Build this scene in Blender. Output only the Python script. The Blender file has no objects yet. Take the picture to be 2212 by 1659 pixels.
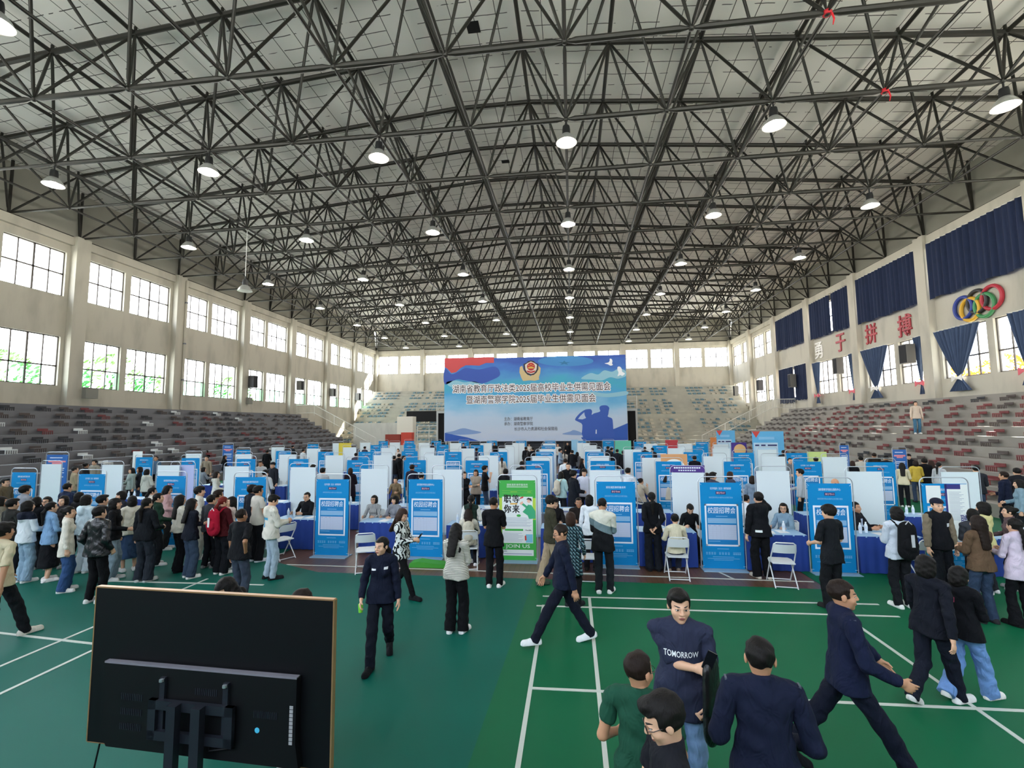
import bpy, math, random
import numpy as np
from mathutils import Vector, Matrix
R = random.Random(7)
scene = bpy.context.scene
col = scene.collection
# ---------------------------------------------------------------- camera
F_PX, YAW, PIT, ROL, CAM_H = 1027.35, 0.1244, 0.08695, -0.00915, 3.15
def cam_axes():
    s, c = math.sin(YAW), math.cos(YAW)
    r0 = Vector((c, s, 0)); f0 = Vector((-s, c, 0)); z = Vector((0, 0, 1))
    fw = f0 * math.cos(PIT) + z * math.sin(PIT)
    up0 = z * math.cos(PIT) - f0 * math.sin(PIT)
    sr, cr = math.sin(ROL), math.cos(ROL)
    return r0 * cr + up0 * sr, up0 * cr - r0 * sr, fw
CR, CU, CF = cam_axes()
cd = bpy.data.cameras.new('camera'); cam = bpy.data.objects.new('camera', cd); col.objects.link(cam)
cd.sensor_width = 36.0; cd.lens = F_PX / 2212 * 36.0; cd.clip_start = 0.05; cd.clip_end = 600
M = Matrix.Identity(4)
for i in range(3):
    M[i][0] = CR[i]; M[i][1] = CU[i]; M[i][2] = -CF[i]
M[2][3] = CAM_H
cam.matrix_world = M
scene.camera = cam
def ray(px, py):
    return CF + CR * ((px - 1106) / F_PX) - CU * ((py - 829.5) / F_PX)
def atz(px, py, z=0.0):           # point of the height-z plane seen at a pixel
    d = ray(px, py); t = (z - CAM_H) / d.z
    return Vector((d.x * t, d.y * t, z))
def aty(px, py, y):
    d = ray(px, py); t = y / d.y
    return Vector((d.x * t, y, CAM_H + d.z * t))
def atx(px, py, x):
    d = ray(px, py); t = x / d.x
    return Vector((x, d.y * t, CAM_H + d.z * t))
# ---------------------------------------------------------------- exposure and light
scene.view_settings.view_transform = 'Standard'
scene.view_settings.look = 'None'
scene.view_settings.gamma = 1.0
scene.view_settings.use_curve_mapping = False
scene.view_settings.exposure = 1.08
cy = scene.cycles
cy.max_bounces = 5; cy.diffuse_bounces = 3; cy.glossy_bounces = 2; cy.transmission_bounces = 4; cy.transparent_max_bounces = 10
cy.caustics_reflective = False; cy.caustics_refractive = False
cy.sample_clamp_indirect = 4.0; cy.sample_clamp_direct = 0.0
cy.use_denoising = True
cy.use_adaptive_sampling = True; cy.adaptive_threshold = 0.03
world = bpy.data.worlds.new('daylight'); scene.world = world
world.use_nodes = True
wn, wl = world.node_tree.nodes, world.node_tree.links
wn.clear()
w_out = wn.new('ShaderNodeOutputWorld'); w_bg = wn.new('ShaderNodeBackground')
w_tc = wn.new('ShaderNodeTexCoord'); w_sep = wn.new('ShaderNodeSeparateXYZ'); w_ramp = wn.new('ShaderNodeValToRGB')
w_map = wn.new('ShaderNodeMath'); w_map.operation = 'MULTIPLY_ADD'; w_map.inputs[1].default_value = 0.5; w_map.inputs[2].default_value = 0.5
wl.new(w_tc.outputs['Generated'], w_sep.inputs[0]); wl.new(w_sep.outputs['Z'], w_map.inputs[0]); wl.new(w_map.outputs[0], w_ramp.inputs[0])
el = w_ramp.color_ramp.elements
el[0].position = 0.0; el[0].color = (0.50, 0.50, 0.44, 1)
el[1].position = 0.47; el[1].color = (0.62, 0.63, 0.58, 1)
e = el.new(0.50); e.color = (0.95, 0.97, 1.0, 1)
e = el.new(0.62); e.color = (0.86, 0.92, 1.0, 1)
e = el.new(1.0); e.color = (0.62, 0.76, 1.0, 1)
SKY = 5.0
wl.new(w_ramp.outputs[0], w_bg.inputs[0])
# the open western sky (left) is brighter than the eastern one behind the curtains
w_x = wn.new('ShaderNodeMath'); w_x.operation = 'MULTIPLY_ADD'; w_x.inputs[1].default_value = -0.75 * SKY; w_x.inputs[2].default_value = SKY
w_y = wn.new('ShaderNodeMath'); w_y.operation = 'MULTIPLY_ADD'; w_y.inputs[1].default_value = 0.30 * SKY
wl.new(w_sep.outputs['X'], w_x.inputs[0]); wl.new(w_sep.outputs['Y'], w_y.inputs[0]); wl.new(w_x.outputs[0], w_y.inputs[2]); wl.new(w_y.outputs[0], w_bg.inputs[1])
wl.new(w_bg.outputs[0], w_out.inputs[0])
def light(name, kind, loc, energy, color=(1, 1, 1), **kw):
    d = bpy.data.lights.new(name, kind); d.energy = energy; d.color = color
    for k, v in kw.items(): setattr(d, k, v)
    o = bpy.data.objects.new(name, d); col.objects.link(o); o.location = loc
    return o
sun = light('sun', 'SUN', (30, 90, 60), 18.0, (1.0, 0.93, 0.80), angle=0.02)
sun.rotation_euler = Vector((-0.50, -0.62, -0.60)).to_track_quat('-Z', 'Y').to_euler()
def portal(name, loc, direction, sx, sy):
    o = light(name, 'AREA', loc, 1.0, shape='RECTANGLE', size=sx, size_y=sy)
    o.data.cycles.is_portal = True
    o.rotation_euler = Vector(direction).to_track_quat('-Z', 'Z').to_euler()
    return o
portal('left_window_daylight', (-30.55, 38, 9.7), (1, 0, 0), 64, 8.6)
portal('right_window_daylight', (23.05, 38, 9.7), (-1, 0, 0), 64, 8.6)
portal('end_window_daylight', (-3.75, 70.55, 12.5), (0, -1, 0), 52, 3.2)
portal('near_window_daylight', (-3.75, -6.5, 10.1), (0, 1, 0), 52, 8.4)
# ---------------------------------------------------------------- helpers
def lin(c):
    if isinstance(c, str):
        c = c.lstrip('#'); c = c if len(c) == 6 else ''.join(x * 2 for x in c); c = tuple(int(c[i:i + 2], 16) / 255 for i in (0, 2, 4))
    return tuple(x / 12.92 if x <= 0.04045 else ((x + 0.055) / 1.055) ** 2.4 for x in c)
MATS = {}
def mat(name, color, rough=0.6, metal=0.0, noise=0.0, nscale=3.0, spec=0.5, trans=0.0, emit=None):
    if name in MATS: return MATS[name]
    m = bpy.data.materials.new(name); m.use_nodes = True
    nt = m.node_tree; b = nt.nodes['Principled BSDF']
    c = lin(color)
    b.inputs['Base Color'].default_value = (*c, 1); b.inputs['Roughness'].default_value = rough
    b.inputs['Metallic'].default_value = metal; b.inputs['Specular IOR Level'].default_value = spec
    if trans: b.inputs['Transmission Weight'].default_value = trans
    if noise > 0:
        tc = nt.nodes.new('ShaderNodeTexCoord'); n = nt.nodes.new('ShaderNodeTexNoise'); n.inputs['Scale'].default_value = nscale
        n.inputs['Detail'].default_value = 5
        mx = nt.nodes.new('ShaderNodeMix'); mx.data_type = 'RGBA'
        mx.inputs[6].default_value = (*[x * (1 - noise) for x in c], 1); mx.inputs[7].default_value = (*[min(1, x * (1 + noise)) for x in c], 1)
        nt.links.new(tc.outputs['Object'], n.inputs['Vector']); nt.links.new(n.outputs['Fac'], mx.inputs[0]); nt.links.new(mx.outputs[2], b.inputs['Base Color'])
    if emit:
        b.inputs['Emission Color'].default_value = (*lin(emit[0]), 1); b.inputs['Emission Strength'].default_value = emit[1]
    MATS[name] = m
    return m
class MB:
    """collects shapes into one mesh"""
    def __init__(s): s.v = []; s.f = []; s.mi = []; s.n = 0
    def add(s, verts, faces, mi=0):
        o = s.n; s.v.extend([tuple(v) for v in verts]); s.n += len(verts)
        s.f.extend([tuple(i + o for i in f) for f in faces]); s.mi.extend([mi] * len(faces)); return s
    def box(s, c, d, rz=0.0, mi=0, rot=None):
        hx, hy, hz = d[0] / 2, d[1] / 2, d[2] / 2
        m = rot or Matrix.Rotation(rz, 3, 'Z'); c = Vector(c)
        vs = [c + m @ Vector((x, y, z)) for z in (-hz, hz) for x, y in ((-hx, -hy), (hx, -hy), (hx, hy), (-hx, hy))]
        return s.add(vs, [(3, 2, 1, 0), (4, 5, 6, 7), (0, 1, 5, 4), (1, 2, 6, 5), (2, 3, 7, 6), (3, 0, 4, 7)], mi)
    def bb(s, a, b, mi=0):
        return s.box([(x + y) / 2 for x, y in zip(a, b)], [abs(y - x) for x, y in zip(a, b)], 0, mi)
    def tube(s, pts, r, n=8, mi=0, closed=False, caps=True):
        pts = [Vector(p) for p in pts]; k = len(pts)
        rs = r if isinstance(r, (list, tuple)) else [r] * k
        vs = []; fs = []; side = None
        for i, p in enumerate(pts):
            if closed: t = (pts[(i + 1) % k] - pts[i - 1])
            else: t = (pts[min(i + 1, k - 1)] - pts[max(i - 1, 0)])
            t = t.normalized() if t.length > 1e-9 else Vector((0, 0, 1))
            if side is None:
                side = t.orthogonal().normalized() if abs(t.z) > 0.99 else t.cross(Vector((0, 0, 1))).normalized()
            else:
                side = (side - t * side.dot(t)); side = side.normalized() if side.length > 1e-6 else t.orthogonal().normalized()
            u = t.cross(side)
            for j in range(n):
                a = 2 * math.pi * j / n
                vs.append(p + (side * math.cos(a) + u * math.sin(a)) * rs[i])
        m = k if closed else k - 1
        for i in range(m):
            for j in range(n):
                a = i * n + j; b = i * n + (j + 1) % n; i2 = (i + 1) % k
                fs.append((a, b, i2 * n + (j + 1) % n, i2 * n + j))
        if caps and not closed:
            fs.append(tuple(range(n))[::-1]); fs.append(tuple((k - 1) * n + j for j in range(n)))
        return s.add(vs, fs, mi)
    def lathe(s, c, prof, n=16, mi=0, axis=None):
        c = Vector(c); q = axis or Matrix.Identity(3); vs = []; fs = []
        for r, z in prof:
            for j in range(n):
                a = 2 * math.pi * j / n
                vs.append(c + q @ Vector((r * math.cos(a), r * math.sin(a), z)))
        for i in range(len(prof) - 1):
            for j in range(n):
                fs.append((i * n + j, i * n + (j + 1) % n, (i + 1) * n + (j + 1) % n, (i + 1) * n + j))
        if prof[0][0] > 1e-5: fs.append(tuple(range(n))[::-1])
        if prof[-1][0] > 1e-5: fs.append(tuple((len(prof) - 1) * n + j for j in range(n)))
        return s.add(vs, fs, mi)
    def prism(s, poly, depth, fn, mi=0):
        """poly: 2-D outline; fn(u, v, w) -> world point; w runs 0..depth"""
        k = len(poly)
        vs = [fn(u, v, 0) for u, v in poly] + [fn(u, v, depth) for u, v in poly]
        fs = [tuple(range(k))[::-1], tuple(range(k, 2 * k))] + [(i, (i + 1) % k, k + (i + 1) % k, k + i) for i in range(k)]
        return s.add(vs, fs, mi)
    def grid(s, nu, nv, fn, mi=0):
        vs = [fn(i / nu, j / nv) for j in range(nv + 1) for i in range(nu + 1)]
        w = nu + 1
        return s.add(vs, [(j * w + i, j * w + i + 1, (j + 1) * w + i + 1, (j + 1) * w + i) for j in range(nv) for i in range(nu)], mi)
    def build(s, name, m, parent=None, smooth=False, loc=None):
        me = bpy.data.meshes.new(name)
        me.from_pydata([tuple(v) for v in s.v], [], s.f)
        ms = m if isinstance(m, (list, tuple)) else [m]
        for x in ms: me.materials.append(x)
        if len(ms) > 1: me.polygons.foreach_set('material_index', s.mi)
        if smooth:
            me.polygons.foreach_set('use_smooth', [True] * len(me.polygons))
            try: me.set_sharp_from_angle(angle=math.radians(42))
            except Exception: pass
        me.update()
        return link(name, me, parent, loc)
def link(name, me, parent=None, loc=None):
    o = bpy.data.objects.new(name, me); col.objects.link(o)
    if parent is not None: o.parent = parent
    if loc is not None: o.location = loc
    return o
def thing(name, label, cat, loc=(0, 0, 0), rz=0.0, group=None):
    o = bpy.data.objects.new(name, None); col.objects.link(o)
    o.location = loc; o.rotation_euler = (0, 0, rz); o.empty_display_size = 0.2
    return tag(o, label, cat, group)
def tag(o, label, cat, group=None):
    o['label'] = label; o['category'] = cat
    if group: o['group'] = group
    return o
def struct(o): o['kind'] = 'structure'; return o
KIDS = {}
def children(o):
    return [c for c in col.objects if c.parent is o] if o.name not in KIDS else KIDS[o.name]
def dup(root, loc, rz=0.0, label=None, group=None, scale=None):
    r = root.copy(); col.objects.link(r); r.location = loc; r.rotation_euler = (0, 0, rz)
    if scale: r.scale = scale
    if label: r['label'] = label
    if group: r['group'] = group
    if root.name not in KIDS:
        KIDS[root.name] = list(root.children)
        for c in KIDS[root.name]: KIDS[c.name] = list(c.children)
    for ch in KIDS[root.name]:
        c = ch.copy(); col.objects.link(c); c.parent = r
        for g in KIDS[ch.name]:
            d = g.copy(); col.objects.link(d); d.parent = c
    return r
ORD = ['first', 'second', 'third', 'fourth', 'fifth', 'sixth', 'seventh', 'eighth', 'ninth', 'tenth', 'eleventh', 'twelfth', 'thirteenth', 'fourteenth', 'fifteenth', 'sixteenth', 'seventeenth', 'eighteenth', 'nineteenth', 'twentieth']
TXT = {}
def text_mesh(s, size=1.0, bold=0.0, ext=0.0):
    """flat lettering as a mesh in its own XY plane, centred; returns (verts, faces)"""
    key = (s, size, bold, ext)
    if key in TXT: return TXT[key]
    c = bpy.data.curves.new('lettering', 'FONT'); c.body = s; c.size = size; c.align_x = 'CENTER'; c.align_y = 'CENTER'
    c.resolution_u = 2; c.offset = bold; c.extrude = ext; c.fill_mode = 'BOTH'
    o = bpy.data.objects.new('lettering', c); col.objects.link(o)
    dg = bpy.context.evaluated_depsgraph_get(); dg.update()
    me = bpy.data.meshes.new_from_object(o.evaluated_get(dg), depsgraph=dg)
    vs = [tuple(v.co) for v in me.vertices]; fs = [tuple(p.vertices) for p in me.polygons]
    bpy.data.objects.remove(o); bpy.data.curves.remove(c); bpy.data.meshes.remove(me)
    TXT[key] = (vs, fs)
    return vs, fs
def put_text(mb, s, fn, width, height=None, bold=0.0, mi=0, cx=0.0, cy=0.0, ext=0.0):
    """lettering fitted into width (and height) about (cx, cy); fn(u, v, w) -> point"""
    vs, fs = text_mesh(s, 1.0, bold, ext)
    if not vs: return mb
    xs = [v[0] for v in vs]; ys = [v[1] for v in vs]
    sx = width / max(1e-6, max(xs) - min(xs)); sy = sx if height is None else height / max(1e-6, max(ys) - min(ys))
    mx, my = (max(xs) + min(xs)) / 2, (max(ys) + min(ys)) / 2
    return mb.add([fn(cx + (v[0] - mx) * sx, cy + (v[1] - my) * sy, v[2] * sx) for v in vs], fs, mi)
# ---------------------------------------------------------------- room shell
G = 3.75
XL, XR, YE, YN = -30.0, 22.5, 70.0, -6.0
ZW = 14.9                                   # wall head, level of the lower truss layer
ZRIDGE, XRIDGE, SL = 19.75, -3.75, 0.09
def zroof(x): return ZRIDGE - SL * max(0.0, abs(x - XRIDGE) - 1.9)
def row_y(r): return 9.97 + G * r
def wall_material(name, base):
    m = bpy.data.materials.new(name); m.use_nodes = True; nt = m.node_tree; b = nt.nodes['Principled BSDF']
    tc = nt.nodes.new('ShaderNodeTexCoord'); n = nt.nodes.new('ShaderNodeTexNoise'); n.inputs['Scale'].default_value = 0.9; n.inputs['Detail'].default_value = 8
    mp = nt.nodes.new('ShaderNodeMapping'); mp.inputs['Scale'].default_value = (1, 1, 0.35)
    rp = nt.nodes.new('ShaderNodeValToRGB'); c = lin(base)
    rp.color_ramp.elements[0].position = 0.33; rp.color_ramp.elements[0].color = (*[x * 0.80 for x in c], 1)
    rp.color_ramp.elements[1].position = 0.52; rp.color_ramp.elements[1].color = (*c, 1)
    nt.links.new(tc.outputs['Object'], mp.inputs[0]); nt.links.new(mp.outputs[0], n.inputs['Vector'])
    nt.links.new(n.outputs['Fac'], rp.inputs[0]); nt.links.new(rp.outputs[0], b.inputs['Base Color'])
    b.inputs['Roughness'].default_value = 0.85
    return m
M_wall = wall_material('cream_plaster', '#beb8a8')
M_upper = mat('grey_parapet_panel', '#a8a598', 0.9, noise=0.12, nscale=0.6)
M_metal = mat('window_metal', '#6a6c74', 0.5, 0.3)
M_frame = mat('brown_window_metal', '#5c5650', 0.5, 0.3)
def ceiling_material():
    m = bpy.data.materials.new('insulation_panels'); m.use_nodes = True; nt = m.node_tree; b = nt.nodes['Principled BSDF']
    tc = nt.nodes.new('ShaderNodeTexCoord'); sp = nt.nodes.new('ShaderNodeSeparateXYZ'); nt.links.new(tc.outputs['Object'], sp.inputs[0])
    def M(op, a, b_=None, c_=None):
        n = nt.nodes.new('ShaderNodeMath'); n.operation = op
        for i, v in enumerate((a, b_, c_)):
            if v is None: continue
            if isinstance(v, (int, float)): n.inputs[i].default_value = v
            else: nt.links.new(v, n.inputs[i])
        return n.outputs[0]
    nz = nt.nodes.new('ShaderNodeTexNoise'); nz.inputs['Scale'].default_value = 1.3; nt.links.new(tc.outputs['Object'], nz.inputs['Vector'])
    n2 = nt.nodes.new('ShaderNodeTexNoise'); n2.inputs['Scale'].default_value = 0.8; n2.inputs['Detail'].default_value = 3; nt.links.new(tc.outputs['Object'], n2.inputs['Vector'])
    wob = M('MULTIPLY_ADD', nz.outputs['Fac'], 0.10, -0.05)
    fx = M('FRACT', M('DIVIDE', sp.outputs['X'], 0.9375)); lx = M('LESS_THAN', fx, 0.034)
    fy = M('FRACT', M('DIVIDE', M('ADD', sp.outputs['Y'], wob), 0.72)); ly = M('MULTIPLY', M('LESS_THAN', fy, 0.055), M('GREATER_THAN', n2.outputs['Fac'], 0.47))
    line = M('MAXIMUM', lx, ly)
    mx = nt.nodes.new('ShaderNodeMix'); mx.data_type = 'RGBA'
    mx.inputs[6].default_value = (*lin('#f0ece4'), 1); mx.inputs[7].default_value = (*lin('#55534c'), 1)
    nt.links.new(line, mx.inputs[0]); nt.links.new(mx.outputs[2], b.inputs['Base Color']); b.inputs['Roughness'].default_value = 0.8
    return m
M_ceil = ceiling_material()
M_dark = mat('painted_void_shade', '#0c0c0d', 0.9)  # near-black that stands in for the shade inside openings
# ceiling: two gentle slopes with a flat ridge strip
c = MB()
xs = [XL - 0.4, XRIDGE - 1.9, XRIDGE + 1.9, XR + 0.4]
for a, b in zip(xs, xs[1:]):
    c.grid(1, 1, lambda u, v, a=a, b=b: (a + (b - a) * u, YN + (YE + 0.4 - YN) * (1 - v), zroof(a + (b - a) * u) + 0.32))
for a, b in zip(xs, xs[1:]):
    c.grid(1, 1, lambda u, v, a=a, b=b: (a + (b - a) * u, YN + (YE + 0.4 - YN) * v, zroof(a + (b - a) * u) + 0.50))
struct(c.build('ceiling', M_ceil))
# openings
BAYS = [(row_y(k), row_y(k + 2)) for k in range(-2, 16, 2)]           # pilaster to pilaster
UP = (11.08, 13.78); LO = (5.72, 8.65); EN = (11.2, 13.95)
def holes_side(side):
    hs = []
    for a, b in BAYS:
        for z0, z1 in (UP, LO):
            hs.append((a + 0.62, a + 3.18, z0, z1)); hs.append((a + 3.62, a + 6.85, z0, z1))
    return hs
END_X = [(-30 + 7.5 * i) for i in range(8)]
def holes_end():
    hs = []
    for a in END_X[:-1]:
        hs.append((a + 0.45, a + 3.55, *EN)); hs.append((a + 3.95, a + 7.05, *EN))
    return hs
def wall_with_holes(name, u0, u1, z0, z1, holes, fn, m, thick):
    us = sorted({u0, u1, *[h[0] for h in holes], *[h[1] for h in holes]}); zs = sorted({z0, z1, *[h[2] for h in holes], *[h[3] for h in holes]})
    mb = MB()
    solid = {}
    for i in range(len(us) - 1):
        for j in range(len(zs) - 1):
            cu, cz = (us[i] + us[i + 1]) / 2, (zs[j] + zs[j + 1]) / 2
            solid[i, j] = not any(h[0] < cu < h[1] and h[2] < cz < h[3] for h in holes)
    for (i, j), s in solid.items():
        a, b, p, q = us[i], us[i + 1], zs[j], zs[j + 1]
        if s:
            for w in (0, thick):
                mb.add([fn(a, p, w), fn(b, p, w), fn(b, q, w), fn(a, q, w)], [(0, 1, 2, 3)])
        else:
            for n, e in (((i - 1, j), (a, p, a, q)), ((i + 1, j), (b, p, b, q)), ((i, j - 1), (a, p, b, p)), ((i, j + 1), (a, q, b, q))):
                if solid.get(n, True):
                    x0, y0, x1, y1 = e
                    mb.add([fn(x0, y0, 0), fn(x1, y1, 0), fn(x1, y1, thick), fn(x0, y0, thick)], [(0, 1, 2, 3)])
    return struct(mb.build(name, m))
fL = lambda u, z, w: (XL - w, u, z)
fR = lambda u, z, w: (XR + w, u, z)
fE = lambda u, z, w: (u, YE + w, z)
wall_with_holes('wall_left', YN, YE, 0, ZW, [h for h in holes_side(0) if h[0] > YN], fL, M_wall, 0.4)
# the right wall and the end wall have low windows beside the end stand too
wall_with_holes('wall_right', YN, YE, 0, ZW, [h for h in holes_side(1) if h[0] > YN], fR, M_wall, 0.4)
wall_with_holes('wall_end', XL - 0.4, XR + 0.4, 0, ZW, holes_end(), fE, M_wall, 0.4)
fN = lambda u, z, w: (u, YN - w, z)
NEAR = [(XL + 7.5 * i + d0, XL + 7.5 * i + d1, 6.0, 14.2) for i in range(7) for d0, d1 in ((.45, 3.55), (3.95, 7.05))]
wall_with_holes('wall_near', XL - .4, XR + .4, 0, 20, NEAR, fN, M_wall, 0.4)
# parapet between the wall head and the roof
def parapet(name, pts_fn, a, b):
    m2 = MB(); m2.grid(8, 1, lambda u, v: pts_fn(a + (b - a) * u, v)); struct(m2.build(name, M_upper))
parapet('wall_left_parapet', lambda u, v: (XL - 0.02 - 0.3 * v, u, ZW + v * (zroof(XL) + 0.3 - ZW)), YN, YE)
parapet('wall_right_parapet', lambda u, v: (XR + 0.02 + 0.3 * v, u, ZW + v * (zroof(XR) + 0.3 - ZW)), YN, YE)
m2 = MB(); m2.grid(28, 1, lambda u, v: (XL - .3 + (XR - XL + .6) * u, YE + 0.02 + 0.3 * v, ZW + v * (zroof(XL - .3 + (XR - XL + .6) * u) + 0.32 - ZW))); struct(m2.build('wall_end_parapet', M_upper))
# pilasters, ring beam and sills
k = 0
def trim(mb, m=M_wall):
    global k
    k += 1
    return struct(mb.build('trim_%d' % k, m))
for y in [row_y(r) for r in range(-2, 17, 2)]:
    trim(MB().bb((XL, y - 0.42, 0), (XL + 0.42, y + 0.42, ZW - 0.05)))
    trim(MB().bb((XR - 0.42, y - 0.42, 0), (XR, y + 0.42, ZW - 0.05)))
for x in END_X[1:-1]:
    trim(MB().bb((x - 0.3, YE - 0.32, 0), (x + 0.3, YE, ZW - 0.05)))
trim(MB().bb((XL, YN, ZW - 0.62), (XL + 0.22, YE, ZW - 0.12)))
trim(MB().bb((XR - 0.22, YN, ZW - 0.62), (XR, YE, ZW - 0.12)))
trim(MB().bb((XL, YE - 0.2, ZW - 0.62), (XR, YE, ZW - 0.12)))
# windows
def glass_material(name, tint, refl=0.06):
    m = bpy.data.materials.new(name); m.use_nodes = True; nt = m.node_tree; nt.nodes.clear()
    o = nt.nodes.new('ShaderNodeOutputMaterial'); t = nt.nodes.new('ShaderNodeBsdfTransparent'); g = nt.nodes.new('ShaderNodeBsdfGlossy'); x = nt.nodes.new('ShaderNodeMixShader')
    t.inputs[0].default_value = (*tint, 1); g.inputs['Roughness'].default_value = 0.05; x.inputs[0].default_value = refl
    nt.links.new(t.outputs[0], x.inputs[1]); nt.links.new(g.outputs[0], x.inputs[2]); nt.links.new(x.outputs[0], o.inputs[0])
    return m
M_glass = glass_material('window_glass', (0.97, 0.98, 1.0))
M_green = glass_material('green_sash_glass', (0.35, 0.80, 0.50))
wn_i = 0
def window(fn, h, nv, lower, split):
    """frame bars (structure), a pane, and in low windows the sliding sashes of greenish glass"""
    global wn_i
    wn_i += 1
    a, b, z0, z1 = h; mb = MB(); t = 0.055
    def bar(u0, u1, p, q, d=0.06):
        P = [fn(u, z, w) for w in (0.14, 0.14 + d) for u, z in ((u0, p), (u1, p), (u1, q), (u0, q))]
        mb.add(P, [(0, 1, 2, 3), (7, 6, 5, 4), (0, 4, 5, 1), (1, 5, 6, 2), (2, 6, 7, 3), (3, 7, 4, 0)])
    bar(a, b, z0, z0 + t); bar(a, b, z1 - t, z1); bar(a, a + t, z0, z1); bar(b - t, b, z0, z1)
    zs = z0 + (z1 - z0) * split
    bar(a, b, zs - 0.04, zs + 0.04)
    for i in range(1, nv):
        u = a + (b - a) * i / nv; w = 0.05 if i == nv // 2 and nv % 2 == 0 else 0.03
        bar(u - w, u + w, z0, z1)
    f = struct(mb.build('window_%d' % wn_i, M_frame))
    g = MB(); g.add([fn(a, z0, 0.17), fn(b, z0, 0.17), fn(b, z1, 0.17), fn(a, z1, 0.17)], [(0, 1, 2, 3)])
    g.build('pane', M_glass, f)
    if lower:
        w = (b - a) / nv
        for i in ((1, 2) if nv == 4 else (0, 2)):
            u0 = a + w * i + 0.06; u1 = u0 + w * 0.86
            g = MB(); g.add([fn(u0, z0 + t, 0.24), fn(u1, z0 + t, 0.24), fn(u1, zs, 0.24), fn(u0, zs, 0.24)], [(0, 1, 2, 3)])
            g.build('sash_pane', M_green, f)
for fn, lst in ((fL, holes_side(0)), (fR, holes_side(1))):
    for h in lst:
        if h[0] < 4: continue
        lower = h[2] < 8
        window(fn, h, 4 if h[1] - h[0] > 2.8 else 3, lower and fn is fL, 0.40 if lower else 0.5)
for h in holes_end(): window(fE, h, 4, False, 0.52)
for h in NEAR: window(fN, h, 4, False, 0.5)
# ---------------------------------------------------------------- floor
def wood_material():
    m = bpy.data.materials.new('court_boards'); m.use_nodes = True; nt = m.node_tree; b = nt.nodes['Principled BSDF']
    tc = nt.nodes.new('ShaderNodeTexCoord'); br = nt.nodes.new('ShaderNodeTexBrick'); mp = nt.nodes.new('ShaderNodeMapping')
    mp.inputs['Rotation'].default_value = (0, 0, math.pi / 2)
    br.inputs['Scale'].default_value = 1.0; br.inputs['Brick Width'].default_value = 1.4; br.inputs['Row Height'].default_value = 0.11; br.inputs['Mortar Size'].default_value = 0.004
    br.inputs['Color1'].default_value = (*lin('#6b4a35'), 1); br.inputs['Color2'].default_value = (*lin('#59402f'), 1); br.inputs['Mortar'].default_value = (*lin('#33241a'), 1)
    nt.links.new(tc.outputs['Object'], mp.inputs[0]); nt.links.new(mp.outputs[0], br.inputs['Vector']); nt.links.new(br.outputs['Color'], b.inputs['Base Color'])
    b.inputs['Roughness'].default_value = 0.35
    return m
struct(MB().bb((XL - .4, YN - .4, -0.3), (XR + .4, YE + .4, 0.0)).build('floor', wood_material()))
M_line = mat('white_court_paint', '#c9cfc6', 0.6)
def mat_floor(name, color, poly, z=0.006):
    m = mat(name + '_rubber', color, 0.58, noise=0.10, nscale=0.7, spec=0.18)
    o = MB().prism(poly, z, lambda u, v, w: (u, v, w)).build(name, m)
    return struct(o)
mat_floor('floor_mat_teal', '#025e50', [(-30, YN), (-1.35, YN), (-0.85, 10.06), (-5.55, 10.06), (-7.3, 10.85), (-7.3, 16), (-21, 16), (-21, 4), (-30, 4)])
mat_floor('floor_mat_green', '#08623f', [(-1.35, YN), (22, YN), (22, 4), (15, 4), (15, 30), (4.75, 30), (4.75, 9.97), (-0.85, 10.06)])
mat_floor('floor_mat_far', '#08623f', [(-21, 16), (-18, 16), (-18, 44), (-21, 44)])
li = 0
def line(a, b, w=0.05):
    global li
    li += 1
    a = Vector((*a, 0)); b = Vector((*b, 0)); t = (b - a).normalized(); n = Vector((-t.y, t.x, 0)) * w / 2
    q = [a - n, b - n, b + n, a + n]
    struct(MB().prism([(p.x, p.y) for p in q], 0.003, lambda u, v, z: (u, v, 0.006 + z * (1 + .15 * li))).build('floor_line_%d' % li, M_line))
line((0.25, 2.5), (0.25, 9.1)); line((-0.56, 2.5), (-0.56, 8.65)); line((-0.60, 9.08), (5.2, 9.25)); line((-0.68, 8.60), (5.2, 8.72))
line((-0.56, 5.98), (5.2, 6.12)); line((4.34, 2.5), (4.34, 9.2)); line((-7.64, 4), (-7.64, 9.4)); line((-6.85, 4), (-6.85, 9.4)); line((-10, 6.75), (-6.85, 6.45))
line((-10, 9.05), (-6.2, 9.15))
def line2(a, b, w=0.04):
    global li
    li += 1
    a = Vector((*a, 0)); b = Vector((*b, 0)); t = (b - a).normalized(); n = Vector((-t.y, t.x, 0)) * w / 2
    q = [a - n, b - n, b + n, a + n]
    struct(MB().prism([(p.x, p.y) for p in q], 0.003, lambda u, v, z: (u, v, z * (1 + .1 * li))).build('floor_line_%d' % li, M_line))
line2((-6.6, 10.55), (4.7, 10.42)); line2((-1.9, 10.5), (-1.75, 11.2)); line2((3.2, 10.45), (3.0, 11.0))
# outside: ground, shrubs and trees seen through the low windows
struct(MB().bb((-140, -120, -0.6), (140, 220, -0.32)).build('ground', mat('pale_paving_outside', '#dcd9cc', 0.9)))
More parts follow.
